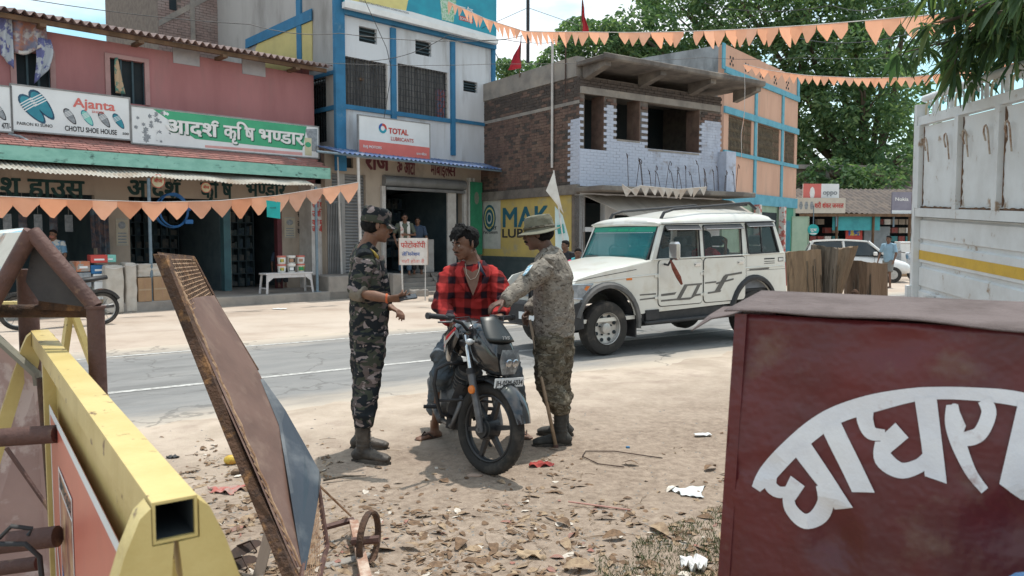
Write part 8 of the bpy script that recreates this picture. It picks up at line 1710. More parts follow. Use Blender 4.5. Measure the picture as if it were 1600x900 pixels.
def passenger(label,x,y,facev,shirt,skinm,long=False,pose=None,lean=0):
    p=pw(x,y,.42); u3=FV.to_3x3(); f=u3@Vector((-1,0,0))
    rr_=math.atan2(f.y,f.x)
    o=thing('person',label,'person',loc=p); s_=Vector((-f.y,f.x,0)); z0=.42
    nk=Vector((0,0,.98)); hc=nk+Vector((0,0,.16))+f*(.03); M=headM(hc,u3@Vector(facev),0,s=.95); b=MB(); head(b,M,nk); b.tube([nk,Vector((0,0,.7)),Vector((0,0,.46))],[(.08,.07),(.14,.09),(.14,.1)],12,up=s_)
    pz=pose or {}
    for sd in (1,-1):
        sh0=s_*.18*sd+Vector((0,0,.92)); e=pz.get(('e',sd)); w=pz.get(('w',sd))
        e=(nk+f*e[0]+s_*e[1]+Vector((0,0,e[2]))) if e else sh0+f*.1+s_*.04*sd+Vector((0,0,-.28)); w=(nk+f*w[0]+s_*w[1]+Vector((0,0,w[2]))) if w else e+f*.24+Vector((0,0,.02))
        b.tube([sh0,e,w],[.045,.038,.026],10); hand(b,w,w-e,-s_*sd,curl=.5,side=1)
        pz[('E',sd)]=e; pz[('S',sd)]=sh0; pz[('W',sd)]=w
    for sd in (1,-1): b.tube([s_*.09*sd+Vector((0,0,.46)),s_*.1*sd+f*.42+Vector((0,0,.48)),s_*.1*sd+f*.45+Vector((0,0,.36))],[.07,.05,.04],8)
    put('body',vox(b,.009,2),skinm,o)
    b=MB(); b.tube([Vector((0,0,.42)),Vector((0,0,.7)),Vector((0,0,.88)),nk],[(.16,.12),(.17,.12),(.18,.11),(.08,.07)],14,up=s_)
    for sd in (1,-1): b.tube([nk,pz[('S',sd)],pz[('E',sd)]]+([] if not pz.get('long') else [pz[('W',sd)]]),[.055,.066,.058]+([] if not pz.get('long') else [.045]),10)
    put('shirt',vox(b,.010,2,folds(.008,10,9,x)),shirt,o)
    b=MB(); b.ell((-.02,0,.045),(.102,.086,.082),14,9,M); b.ell((-.045,0,-.01),(.066,.08,.06),12,8,M)
    if long: b.tube([(-.07,0,.02),(-.09,0,-.12),(-.08,0,-.26),(-.07,0,-.36)],[.07,.075,.07,.05],12,M=M)
    put('hair',vox(b,.009,1),M_hair,o)
    part('eyebrow',M_hair,o,lambda b:[b.tube([(.094,s*.013,.018),(.093,s*.034,.022)],[.004,.003],5,M=M) for s in (1,-1)])
passenger('front passenger in blue-grey shirt resting an arm on the jeep door window',1.42,.42,(-1,-.2,0),mat('blue_grey_shirt',(.12,.19,.23),(.10,.16,.20)),SK3,pose={('e',1):(.12,.30,-.34),('w',1):(.02,.34,-.28),'long':True})
passenger('jeep driver in a dark shirt behind the steering wheel',1.44,WD-.45,(-1,0,0),M_s5,SK3,pose={('w',1):(.32,.2,-.2),('w',-1):(.32,-.2,-.2)})
passenger('woman in red with long black hair raising her bangled hand in the jeep back seat',2.22,.42,(-.5,.7,.1),mat('crimson_dress',(.45,.03,.05),(.35,.02,.04)),SK1,long=True,pose={('e',1):(-.14,.28,-.22),('w',1):(-.20,.24,.06)})
wc=G(757,739); wc=Vector((wc.x,wc.y,0)); mo=thing('motorcycle','black commuter motorcycle with red graphics, its front wheel turned towards the camera','motorcycle',loc=wc)
roll=R(8)
sdv=Vector((.70,-.71,0)).normalized(); sa=math.atan2(sdv.y,sdv.x)
MS=Matrix.Rotation(R(7),4,'Y')@Matrix.Rotation(sa,4,'Z')         # steered front assembly, leaning to the right of the picture
M_mb=mat('gloss_black_paint',(.012,.013,.015),(.018,.019,.02),scale=3,rough=.18,bump=0,spec=.6,coat=.6); M_mg=mat('satin_grey_metal',(.10,.10,.105),(.16,.16,.165),scale=8,rough=.45,metal=.5); M_eng=mat('engine_alloy',(.13,.13,.13),(.08,.08,.08),scale=14,rough=.5,metal=.5,bump=.2); M_mr=mat('red_tank_graphic',(.50,.03,.04),(.42,.02,.03),rough=.3,bump=0); M_ms=mat('silver_tank_graphic',(.55,.55,.56),(.5,.5,.5),rough=.3,bump=0,metal=.3); M_mt=mat('dusty_bike_tyre',(.028,.027,.026),(.085,.075,.065),scale=7,rough=.9,bump=.25,mixpos=(.5,.75))
RW=.305
def T3(M,x,y,z): return M@Matrix.Translation((x,y,z))
wM=T3(MS,0,0,RW)
w=part('front_wheel',M_mt,mo,lambda b:b.ring(RW-.042,.042,48,12,M=wM,sq=1.05),smooth='all')
part('tread',M_mt,w,lambda b:[b.box(-.006,.006,-.015,.015,RW-.006,RW+.0012,M=wM@Matrix.Rotation(2*PI*k/52,4,'Y')@Matrix.Rotation(.5 if k%2 else -.5,4,'Z')) for k in range(52)])
M_alloy=mat('black_alloy',(.03,.032,.035),(.05,.05,.055),rough=.35,metal=.3,bump=0)
part('rim',M_alloy,w,lambda b:b.ring(RW-.088,.014,40,8,M=wM,sq=2.0),smooth='all')
def spokes(b,M=wM):
    for k in range(6):
        Mr=M@Matrix.Rotation(2*PI*k/6+.25,4,'Y'); b.add([(-.020,-.016,.05),(.020,-.016,.05),(.012,-.012,RW-.09),(-.012,-.012,RW-.09),(-.020,.016,.05),(.020,.016,.05),(.012,.012,RW-.09),(-.012,.012,RW-.09)],[(0,1,2,3),(7,6,5,4),(0,4,5,1),(1,5,6,2),(2,6,7,3),(3,7,4,0)],Mr)
part('spoke',M_alloy,w,spokes)
part('hub',M_alloy,w,lambda b:(b.lathe([(.02,-.075),(.07,-.065),(.075,-.02),(.075,.03),(.06,.045),(.02,.06)],24,M=wM,axis='y'),b.lathe([(.055,-.085),(.060,-.066)],20,M=wM,axis='y')),smooth=40)
part('axle_nut',M_mg,w,lambda b:b.lathe([(.0,-.115),(.014,-.115),(.014,.115),(.0,.115)],8,M=wM,axis='y'))
rk=math.tan(R(25))
for s in (-1,1):
    y=s*.088; part('fork_lower',M_mg,mo,lambda b:b.tube([(.012,y,RW-.02),(-.01,y,RW+.04),(-.16,y,RW+.36)],[.022,.025,.026],12,M=MS),smooth=50); part('fork_tube',M_chr,mo,lambda b:b.tube([(-.16,y,RW+.36),(-.255,y,RW+.58)],.016,12,M=MS),smooth=50); part('fork_collar',M_pl,mo,lambda b:b.tube([(-.150,y,RW+.335),(-.165,y,RW+.372)],.031,12,M=MS),smooth=50)
part('fork_bridge',M_pl,mo,lambda b:b.box(-.29,-.22,-.11,.11,RW+.50,RW+.545,M=MS,bev=.01))
def fender(b):
    vs=[];n=18
    for k in range(n+1):
        t=R(20+125*k/n); wd=.082*(1-.35*(abs(k/n-.45)*2)**3)
        for j in range(7): p=(j/6-.5)*2; r_=RW+.035+.012*(1-p*p)-.02*abs(p)**3; vs.append((r_*math.cos(t),wd*p,RW+r_*math.sin(t)))
    b.add(vs,[(k*7+j,k*7+j+1,(k+1)*7+j+1,(k+1)*7+j) for k in range(n) for j in range(6)],MS)
    b.add([tuple(Vector(v)*1.0+Vector((0,0,-.004))) for v in vs],[(k*7+j,(k+1)*7+j,(k+1)*7+j+1,k*7+j+1) for k in range(n) for j in range(6)],MS)
part('mudguard',M_mb,mo,fender,smooth='all'); part('rear_flap',M_pl,mo,lambda b:b.tube([(-.26,0,RW+.22),(-.33,0,RW+.05),(-.345,0,RW-.10)],[(.075,.006),(.075,.006),(.065,.006)],8,M=MS,up=MS.to_3x3()@Vector((0,1,0))))
part('reflector',M_org,mo,lambda b:b.lathe([(.0,-.130),(.027,-.127),(.030,-.115)],16,M=T3(MS,-.095,0,RW+.245),axis='y'),smooth=30)
def cowl(b):
    secs=[(-.24,.075,.09,.68),(-.14,.115,.155,.68),(-.03,.115,.165,.67),(.05,.100,.135,.645),(.085,.085,.105,.625)]
    vs=[];n=20
    for (x,hw,hh_,zc) in secs:
        for j in range(n):
            t=2*PI*j/n; cx,cz=math.cos(t),math.sin(t); k=(abs(cx)**3+abs(cz)**3)**(-1/3); vs.append((x+.05*(-cz*k if cz>0 else 0)*1.2,hw*cx*k*(1-.22*(cz<0)*abs(cz*k)),RW+zc-.15+hh_*cz*k))
    b.add(vs,[(i*n+j,i*n+(j+1)%n,(i+1)*n+(j+1)%n,(i+1)*n+j) for i in range(4) for j in range(n)]+[tuple(range(n-1,-1,-1)),tuple(4*n+j for j in range(n))],MS)
part('headlamp_cowl',M_mb,mo,cowl,smooth=50)
hl=part('headlight',mat('bike_headlamp_glass',(.11,.12,.13),(.26,.28,.29),scale=22,rough=.12,spec=.8,bump=.1),mo,lambda b:b.add([(.098,-.072,RW+.545),(.105,.072,RW+.545),(.112,.090,RW+.47),(.108,.060,RW+.385),(.108,-.060,RW+.385),(.105,-.090,RW+.47),(.128,0,RW+.465)],[(0,1,6),(1,2,6),(2,3,6),(3,4,6),(4,5,6),(5,0,6)],MS),smooth='all')
part('bulb',M_chr,hl,lambda b:[b.lathe([(.028,.131),(.022,.136),(.0,.137)],14,M=T3(MS,0,yy_,RW+.462),axis='x') for yy_ in (-.03,.03)]); 
pass
def visor(b):
    b.grid(lambda u,v:(.0-.15*v+.055*math.cos((u-.5)*PI),(.112-.045*v*v)*math.sin((u-.5)*PI)*1.05,RW+.585+.15*v-.03*v*abs(u-.5)),12,6,M=MS,thick=MS.to_3x3()@Vector((-.003,0,0)))
part('visor',gmat('smoked_visor',(.008,.012,.013),.98,.42),mo,visor,smooth='all')
def tvs(b):
    g_,tw=layout('TVS',.05)
    for v,f,z in g_: b.add([(.046-.0,-.035+.07*p[0]/tw,RW+.605+p[1]*.03) for p in v],f,MS)
part('badge',M_wht,mo,tvs)
npm=T3(MS,.125,0,0)
npp=part('number_plate',M_flex,mo,lambda b:b.box(-.003,.003,-.13,.13,RW+.305,RW+.365,M=npm))
part('plate_text',M_blk,npp,lambda b:(lambda L:[b.add([(.0045+.0002*z,-.120+.24*p[0]/L[1],RW+.318+p[1]*.048) for p in v],f,npm) for v,f,z in L[0]])(layout('JH-05M-6034',.02)))
hb=[(-.30,-.37,.80),(-.30,-.24,.79),(-.27,-.12,.76),(-.26,-.05,.70),(-.26,.05,.70),(-.27,.12,.76),(-.30,.24,.79),(-.30,.37,.80)]
hb=[(x,y,z+RW-.10) for x,y,z in hb]
part('handlebar',M_pl,mo,lambda b:b.tube(hb,.012,8,M=MS),smooth='all')
for s in (-1,1):
    gp_=part('grip',M_pl,mo,lambda b:(b.tube([(-.30,s*.25,RW+.692),(-.30,s*.375,RW+.70)],[.018,.018],12,M=MS),b.lathe([(.022,-.012),(.022,.012)],12,M=T3(MS,-.30,s*.385,RW+.70),axis='y')),smooth=40)
    part('switch_gear',M_pl,mo,lambda b:b.box(-.33,-.27,s*.20-.025,s*.20+.025,RW+.665,RW+.715,M=MS,bev=.01)); part('lever',M_mg,mo,lambda b:b.tube([(-.28,s*.19,RW+.685),(-.235,s*.24,RW+.672),(-.225,s*.36,RW+.670)],[.008,.007,.006],6,M=MS),smooth='all')
    part('indicator',M_lens,mo,lambda b:(b.ell((-.12,s*.165,RW+.56),(.022,.030,.022),12,8,MS),b.tube([(-.13,s*.10,RW+.56),(-.12,s*.15,RW+.56)],.008,6,M=MS)),smooth='all')
part('cable',M_blk,mo,lambda b:[b.tube([(-.28,s*.18,RW+.69),(-.16,s*.16,RW+.72),(-.10,s*.10,RW+.55),(-.20,s*.05,RW+.35)],.004,5,M=MS) for s in (-1,1)])
Hd=(MS@Vector((-.27,0,RW+.50))); bdir=Vector((.16,-.987,0)); ba=math.atan2(bdir.y,bdir.x)
MBd=Matrix.Translation((Hd.x,Hd.y,0))@Matrix.Rotation(ba,4,'Z')@Matrix.Rotation(R(4),4,'X')@Matrix.Translation((-.0,0,0))
MBd=Matrix.Translation((Hd.x,Hd.y,0))@Matrix.Rotation(R(4),4,'Y')@Matrix.Rotation(ba,4,'Z'); off=MBd@Vector((0,0,RW+.5)); MBd=Matrix.Translation((Hd.x-off.x,Hd.y-off.y,0))@MBd
def tank(b):
    secs=[(.02,.07,.06,.86),(-.06,.125,.12,.86),(-.18,.15,.14,.86),(-.32,.135,.13,.85),(-.44,.09,.09,.82)]
    vs=[];n=18
    for (x,hw,hh_,zc) in secs:
        for j in range(n): t=2*PI*j/n; cx,cz=math.cos(t),math.sin(t); k=(abs(cx)**2.6+abs(cz)**2.6)**(-1/2.6); vs.append((x,hw*cx*k,zc+hh_*cz*k))
    b.add(vs,[(i*n+j,i*n+(j+1)%n,(i+1)*n+(j+1)%n,(i+1)*n+j) for i in range(4) for j in range(n)]+[tuple(range(n-1,-1,-1)),tuple(4*n+j for j in range(n))],MBd)
part('tank',M_mb,mo,tank,smooth=60)
for s in (-1,1):
    part('tank_shroud',M_mb,mo,lambda b:b.tube([(.10,s*.125,.93),(.0,s*.165,.84),(-.12,s*.16,.74),(-.20,s*.13,.66)],[(.05,.014),(.085,.016),(.07,.014),(.03,.01)],10,M=MBd,up=MBd.to_3x3()@Vector((0,0,1))),smooth=60)
    part('shroud_graphic',M_mr,mo,lambda b:b.tube([(.115,s*.135,.955),(.03,s*.180,.875),(-.06,s*.185,.80)],[(.010,.004),(.014,.005),(.005,.003)],6,M=MBd)); part('shroud_graphic',M_ms,mo,lambda b:b.tube([(.105,s*.14,.93),(.02,s*.184,.845),(-.08,s*.182,.765)],[(.006,.003),(.012,.004),(.004,.003)],6,M=MBd))
part('engine',M_eng,mo,lambda b:(b.box(-.42,-.12,-.13,.13,.28,.50,M=MBd,bev=.05),b.tube([(-.20,0,.45),(-.10,0,.66)],[.085,.075],14,M=MBd),[b.lathe([(.10,0),(.10,.008)],16,M=MBd@Matrix.Translation((-.19+.018*k,0,.47+.03*k))@Matrix.Rotation(R(25),4,'Y')) for k in range(6)],b.lathe([(.09,-.17),(.09,-.12)],18,M=T3(MBd,-.3,0,.36),axis='y'),b.lathe([(.09,.17),(.09,.12)],18,M=T3(MBd,-.3,0,.36),axis='y')),smooth=40)
part('frame_tube',M_pl,mo,lambda b:(b.tube([(.0,0,.80),(-.02,0,.55),(-.10,0,.30),(-.5,0,.28)],.022,8,M=MBd),b.tube([(.0,0,.80),(-.5,0,.72),(-.95,0,.78)],.022,8,M=MBd)))
part('exhaust',M_mg,mo,lambda b:(b.tube([(-.08,-.03,.52),(.02,-.06,.42),(-.02,-.10,.26),(-.35,-.14,.22)],.019,8,M=MBd),b.tube([(-.35,-.15,.22),(-.60,-.17,.27),(-1.1,-.18,.36)],[.03,.045,.045],10,M=MBd)),smooth='all')
for s in (-1,1):
    part('crash_guard',M_pl,mo,lambda b:b.tube([(-.03,s*.05,.70),(.0,s*.16,.70),(.02,s*.235,.66),(.02,s*.245,.56),(.0,s*.21,.42),(-.04,s*.18,.34),(-.08,s*.05,.30)],.013,8,M=MBd),smooth='all')
    part('footrest',M_pl,mo,lambda b:(b.tube([(-.42,s*.10,.30),(-.42,s*.28,.30)],.014,8,M=MBd)))
part('crash_guard_bar',M_pl,mo,lambda b:b.tube([(.0,-.21,.44),(.02,0,.46),(.0,.21,.44)],.010,6,M=MBd),smooth='all')
part('seat',mat('black_seat_cover',(.02,.02,.022),(.03,.03,.03),rough=.7),mo,lambda b:b.tube([(-.40,0,.80),(-.55,0,.80),(-.85,0,.84),(-1.1,0,.86)],[(.10,.03),(.13,.045),(.13,.05),(.09,.03)],14,M=MBd,up=MBd.to_3x3()@Vector((0,1,0))),smooth='all')
part('side_panel',M_mb,mo,lambda b:(b.box(-.85,-.45,-.14,-.10,.50,.76,M=MBd,bev=.02),b.box(-.85,-.45,.10,.14,.50,.76,M=MBd,bev=.02)))
rM=T3(MBd,-.98,0,RW); rw=part('rear_wheel',M_mt,mo,lambda b:b.ring(RW-.045,.045,36,10,M=rM,sq=1.05),smooth='all'); part('rim',M_alloy,rw,lambda b:b.ring(RW-.09,.014,32,6,M=rM,sq=2.2)); part('spoke',M_alloy,rw,lambda b:spokes(b,rM)); part('hub',M_alloy,rw,lambda b:b.lathe([(.07,-.06),(.07,.06)],18,M=rM,axis='y'))
for s in (-1,1): part('swing_arm',M_pl,mo,lambda b:b.tube([(-.45,s*.08,.34),(-.98,s*.09,RW)],.02,8,M=MBd)); part('shock_absorber',M_chr,mo,lambda b:b.tube([(-.90,s*.12,.36),(-.80,s*.12,.70)],.025,8,M=MBd))
part('side_stand',M_pl,mo,lambda b:b.tube([(-.42,.10,.26),(-.40,.24,.015)],.012,6,M=MBd)); part('tail',M_mb,mo,lambda b:b.tube([(-.9,0,.80),(-1.2,0,.86),(-1.3,0,.84)],[(.10,.05),(.07,.04),(.04,.03)],10,M=MBd,up=MBd.to_3x3()@Vector((0,1,0))),smooth='all')
oh=G(1398,442); hat=thing('car','small white hatchback parked beyond the wooden posts, seen from behind','car',loc=(oh.x-.0,oh.y,0),rz=R(-32)+PI)
M_hw=mat('white_hatch_paint',(.70,.70,.69),(.66,.66,.65),rough=.3,bump=0,coat=.5)
hat.location=D(1332,444,27.8).xy.to_3d(); hat.rotation_euler=(0,0,R(-18))
def hatch(b):
    secs=[(-1.75,.62,.30,.85,.55),(-1.70,.76,.28,1.0,.60),(-1.45,.80,.25,1.02,.64),(-.6,.82,.25,.98,.66),(.5,.82,.25,.95,.66),(1.2,.80,.26,.86,.62),(1.65,.74,.30,.72,.55),(1.78,.60,.36,.62,.45)]
    vs=[];n=16
    for (x,hw,zb,zt,_) in secs:
        for j in range(n): t=2*PI*j/n; cx,cz=math.cos(t),math.sin(t); k=(abs(cx)**5+abs(cz)**5)**(-1/5); vs.append((x,hw*cx*k,(zb+zt)/2+(zt-zb)/2*cz*k))
    b.add(vs,[(i*n+j,i*n+(j+1)%n,(i+1)*n+(j+1)%n,(i+1)*n+j) for i in range(7) for j in range(n)]+[tuple(range(n-1,-1,-1)),tuple(7*n+j for j in range(n))])
part('body',M_hw,hat,hatch,smooth=50)
def cab(b,grow=0):
    secs=[(-1.70,.70,.95,.95+.02),(-1.42,.66+grow,.95,1.38),(-1.1,.62+grow,.95,1.46),(-.2,.62+grow,.95,1.49),(.35,.62+grow,.95,1.42),(1.0,.70,.92,.95)]
    vs=[]
    for x,hw,zb,zt in secs: vs+=[(x,-.76,zb),(x,-hw,zt-.03),(x,-hw+.12,zt),(x,hw-.12,zt),(x,hw,zt-.03),(x,.76,zb)]
    b.add(vs,[(i*6+j,i*6+j+1,(i+1)*6+j+1,(i+1)*6+j) for i in range(5) for j in range(5)])
part('window_glass',M_wing,hat,cab,smooth=50)
part('roof',M_hw,hat,lambda b:b.grid(lambda u,v:(-1.5+1.9*u,-.64+1.28*v,1.44+.05*math.sin(PI*u)+.035*math.sin(PI*v)-(.06 if u<.05 else 0)),14,8,thick=(0,0,-.03)),smooth=60)
for x0,x1 in ((-1.62,-1.42),(-.35,-.42),(.95,.40)): 
    for s in (-1,1): part('pillar',M_hw,hat,lambda b:b.tube([(x0,s*.765,.95),(x1,s*.655,1.44)],.045,6))
for s in (-1,1): part('tail_light',M_red,hat,lambda b:b.box(-1.74,-1.6,s*.70-.05,s*.70+.05,.78,1.0,bev=.02)); part('mirror',M_hw,hat,lambda b:b.box(.55,.68,s*.86-.07,s*.86+.07,.95,1.08,bev=.02))
for x in (-1.15,1.2):
    for s in (-1,1): 
        w=part('wheel',M_tyre,hat,lambda b:b.lathe([(.16,-.09),(.27,-.09),(.285,-.05),(.285,.05),(.27,.09),(.16,.09)],22,M=Matrix.Translation((x,s*.72,.285)),axis='y',cap=False),smooth=40); part('rim',M_rim,w,lambda b:b.lathe([(.0,-.085),(.17,-.08),(.17,.08),(.0,.085)],18,M=Matrix.Translation((x,s*.725,.285)),axis='y'))
part('number_plate',M_flex,hat,lambda b:b.box(-1.80,-1.785,-.22,.22,.55,.66)); part('bumper',M_hw,hat,lambda b:b.box(-1.82,-1.6,-.74,.74,.30,.52,bev=.05)); part('wiper',M_pl,hat,lambda b:b.tube([(-1.66,.0,1.02),(-1.55,.25,1.2)],.01,5)); part('door_seam',M_pl,hat,lambda b:[b.box(x-.004,x+.004,s*.826-.002,s*.826+.002,.35,.93) for x in (-.4,.6) for s in (-1,1)])
def scooter(label,loc,rz,col,name='scooter',boxes=False):
    o=thing(name,label,name,loc=loc,rz=rz)
    for x in (-.62,.62):
        w=part('wheel',M_tyre,o,lambda b:b.ring(.185,.045,20,8,M=Matrix.Translation((x,0,.23))),smooth='all'); part('rim',M_rim,w,lambda b:b.lathe([(.14,-.03),(.14,.03)],16,M=Matrix.Translation((x,0,.23)),axis='y'))
    part('body',col,o,lambda b:(b.tube([(-.85,0,.70),(-.55,0,.62),(-.15,0,.55),(.0,0,.36)],[(.16,.10),(.19,.18),(.17,.16),(.14,.06)],14,up=(0,1,0)),b.tube([(.55,0,.34),(.50,0,.6),(.42,0,.92)],[(.20,.05),(.19,.06),(.13,.08)],12,up=(0,1,0)),b.box(-.05,.5,-.15,.15,.26,.32,bev=.02),b.tube([(.44,0,.86),(.38,0,1.02)],[(.14,.09),(.11,.07)],12,up=(0,1,0))),smooth=50)
    part('seat',M_pl,o,lambda b:b.tube([(-.8,0,.80),(-.5,0,.78),(-.1,0,.74)],[(.12,.05),(.14,.06),(.10,.05)],12,up=(0,1,0)),smooth='all'); part('handlebar',M_pl,o,lambda b:(b.tube([(.36,-.32,1.03),(.40,0,1.0),(.36,.32,1.03)],.015,6),b.tube([(.38,-.25,1.03),(.36,-.25,1.2)],.006,5),b.ell((.36,-.25,1.24),(.01,.05,.035),8,6)))
    part('mudguard',col,o,lambda b:b.ring(.25,.03,14,6,M=Matrix.Translation((.62,0,.23)),sq=2,a0=R(20),a1=R(150))); part('headlight',M_lens,o,lambda b:b.ell((.47,0,1.0),(.04,.08,.05),10,6)); part('tail_light',M_red,o,lambda b:b.box(-.93,-.86,-.08,.08,.66,.74)); part('stand',M_pl,o,lambda b:b.tube([(-.2,.1,.3),(-.18,.2,0)],.012,5))
    return o
scooter('white and blue scooter parked right of the man in the light blue t-shirt',D(1402,436,28.5).xy.to_3d(),R(8),mat('white_blue_scooter',(.55,.58,.62),(.10,.22,.34),scale=3,mixpos=(.52,.58),rough=.35))
def bike2(label,loc,rz):
    o=thing('motorcycle',label,'motorcycle',loc=loc,rz=rz)
    for x in (-.62,.64):
        w=part('wheel',M_tyre,o,lambda b:b.ring(.265,.032,26,8,M=Matrix.Translation((x,0,.30))),smooth='all'); part('rim',M_rim,w,lambda b:b.ring(.225,.01,24,5,M=Matrix.Translation((x,0,.30)))); part('spoke',M_mg,w,lambda b:[b.tube([(x,0,.30),(x+.22*math.cos(k*PI/6),0,.30+.22*math.sin(k*PI/6))],.004,3) for k in range(12)]); part('hub',M_mg,w,lambda b:b.lathe([(.05,-.05),(.05,.05)],10,M=Matrix.Translation((x,0,.3)),axis='y'))
    part('tank',M_mb,o,lambda b:b.tube([(.30,0,.86),(.10,0,.88),(-.12,0,.80)],[(.08,.06),(.13,.11),(.09,.06)],12,up=(0,1,0)),smooth='all'); part('seat',M_pl,o,lambda b:b.tube([(-.1,0,.80),(-.4,0,.82),(-.72,0,.86)],[(.10,.04),(.13,.05),(.09,.04)],12,up=(0,1,0)),smooth='all')
    part('engine',M_eng,o,lambda b:(b.box(-.15,.2,-.12,.12,.28,.5,bev=.04),b.tube([(.08,0,.48),(.14,0,.68)],.08,10))); part('fork',M_chr,o,lambda b:[b.tube([(.64,s*.07,.30),(.42,s*.07,.92)],.018,6) for s in (-1,1)]); part('handlebar',M_pl,o,lambda b:b.tube([(.30,-.34,1.02),(.40,0,.98),(.30,.34,1.02)],.013,6)); part('headlight',M_lens,o,lambda b:b.ell((.50,0,.86),(.07,.09,.09),10,8)); part('exhaust',M_mg,o,lambda b:b.tube([(.15,-.1,.4),(.1,-.14,.25),(-.9,-.16,.34)],[.02,.03,.04],8)); part('mudguard',M_mb,o,lambda b:b.ring(.32,.04,14,6,M=Matrix.Translation((.64,0,.30)),sq=1.5,a0=R(30),a1=R(140))); part('mudguard',M_mb,o,lambda b:(b.ring(.32,.04,14,6,M=Matrix.Translation((-.62,0,.30)),sq=1.5,a0=R(30),a1=R(150)))); part('stand',M_pl,o,lambda b:b.tube([(-.05,.1,.28),(-.02,.28,0)],.012,5))
    return o
p=G(98,512); bike2('dark parked motorcycle at the dirt edge left of the shoe shop, behind the brown barricade',(p.x,p.y,0),PA+R(180-4))
M_sack=mat('translucent_white_plastic',(.50,.46,.41),(.42,.38,.33),scale=4,rough=.45,bump=.3,bscale=14); M_cb=mat('cardboard',(.34,.22,.13),(.29,.185,.11),scale=3,rough=.9,bump=.1,bscale=10)
M_cl=mat('pale_cardboard',(.40,.30,.20),(.34,.25,.17),scale=3,rough=.9)
def fl(px,py,z=gz): return G(px,py,z)
pa=G(413,462,gz); pb=G(497,458,gz); bv=pb-pa; br=math.atan2(bv.y,bv.x); bl=FP.x(490,.15,455)-FP.x(416,.15,460)
bo=FP.P(FP.x(416,.15,460),.15,gz); bnc=thing('bench','white painted wooden bench carrying the paint buckets on the farm shop plinth','bench',loc=bo,rz=FP.a)
M_bn=mat('white_bench_paint',(.56,.54,.54),(.48,.46,.46),scale=5,rough=.7)
part('seat',M_bn,bnc,lambda b:b.box(0,bl,0,.36,.46,.50,bev=.006)); part('apron',M_bn,bnc,lambda b:b.box(.06,bl-.06,.02,.045,.38,.459))
for x in (.06,bl-.06):
    for y in (.03,.33): part('leg',M_bn,bnc,lambda b:b.tube([(x,y,.459),(x+(-.04 if x<.5 else .04),y+(-.04 if y<.2 else .04),0)],.03,4,up=(1,0,0)))
    part('stretcher',M_bn,bnc,lambda b:b.box(x-.04 if x<.5 else x+.01,x-.01 if x<.5 else x+.04,.03,.33,.12,.15))
    s=1 if x<.5 else -1; part('brace',M_bn,bnc,lambda b:b.prism([(x,.459),(x+s*.18,.459),(x+s*.16,.40),(x+s*.0,.28)],.004,.019))
def bucket(label,x,z,lid,lab,lab2,y=.18):
    o=thing('paint_bucket',label,'bucket',loc=FP.P(FP.x(416,.15,460)+x,.15+y,gz+.50+z),rz=FP.a,group='paint buckets on the white bench')
    part('body',mat('white_bucket_plastic',(.62,.61,.58),(.56,.55,.52),scale=5,rough=.5),o,lambda b:b.lathe([(.088,0),(.10,.17),(.0,.17)],20),smooth=40)
    part('lid',lid,o,lambda b:b.lathe([(.108,.165),(.112,.17),(.112,.20),(.10,.206),(.0,.206)],20),smooth=40)
    part('label_print',lab,o,lambda b:b.add([(.0995*math.sin(t)*(.9+.1*z_/.15),-.0995*math.cos(t)*(.9+.1*z_/.15)-.002,z_) for z_ in (.035,.14) for t in np.linspace(-1.1,1.1,9)],[(k,k+1,k+10,k+9) for k in range(8)]),smooth='all')
    part('label_patch',lab2,o,lambda b:b.add([(.1015*math.sin(t),-.1015*math.cos(t)-.0045,z_) for z_ in (.05,.125) for t in np.linspace(-.9,.1,5)],[(k,k+1,k+6,k+5) for k in range(4)]),smooth='all')
M_lr=mat('red_lid',(.50,.16,.13),(.45,.14,.12)); M_ly=mat('yellow_green_label',(.48,.36,.08),(.10,.20,.07),scale=11,mixpos=(.48,.52),bump=0); M_lg=mat('green_label',(.03,.25,.10),(.03,.2,.08),bump=0); M_lt=mat('tan_label',(.36,.22,.15),(.3,.18,.12),bump=0)
for (i,row,lab,a,l1,l2) in ((0,0,'white paint bucket with red lid, left of the lower row',M_lr,M_wht,M_ly),(1,0,'white bucket with black label, middle of the lower row',M_wht,M_blk,M_flex),(2,0,'bucket with green label, right of the lower row',M_lr,M_ly,M_lg),(0,1,'red lidded bucket with dark green label, left of the top row',M_lr,M_wht,M_ly),(1,1,'white lidded bucket with tan label, middle of the top row',M_wht,M_blk,M_lt),(2,1,'pale pink lidded bucket, right of the top row by the post',M_lr,M_flex,M_lt)):
    bucket(lab,bl*.40+i*.255,.207*row,a,l1,l2)
def sack(label,px0,px1,pyt,pyb,w,dep,nm='plastic_bundle',m=M_sack,cat='bundle'):
    x0=FP.x(px0,w,pyb); x1=FP.x(px1,w,pyb); z1=FP.z((px0+px1)/2,pyt,w); z1=max(z1,.3); W_=x1-x0
    o=thing(nm,label,cat,loc=FP.P(x0,w,0.0 if w<0 else gz),rz=FP.a,group='wrapped bundles and cartons before the farm shop'); H_=z1-(0.0 if w<0 else gz)
    b=MB(); b.box(.03,W_-.03,.03,dep-.03,.02,H_-.03); me=vox(b,.022,5,lambda c:.016*mn.noise(c*5+Vector((px0,0,0)))+.012*mn.noise(Vector((c.x*12,c.y*12,c.z*3)))); put('wrap',me,m,o)
    part('tie',M_wp,o,lambda b:b.tube([(.02,.0,H_*.93),(W_*.5,-.02,H_*.9),(W_*.98,.0,H_*.94)],.008,5)); return o
sack('tall white plastic wrapped bundle standing left of the other before the farm shop',165,198,412,487,-.12,.42); sack('white plastic wrapped bundle leaning beside the cardboard cartons',196,219,408,480,-.05,.42)
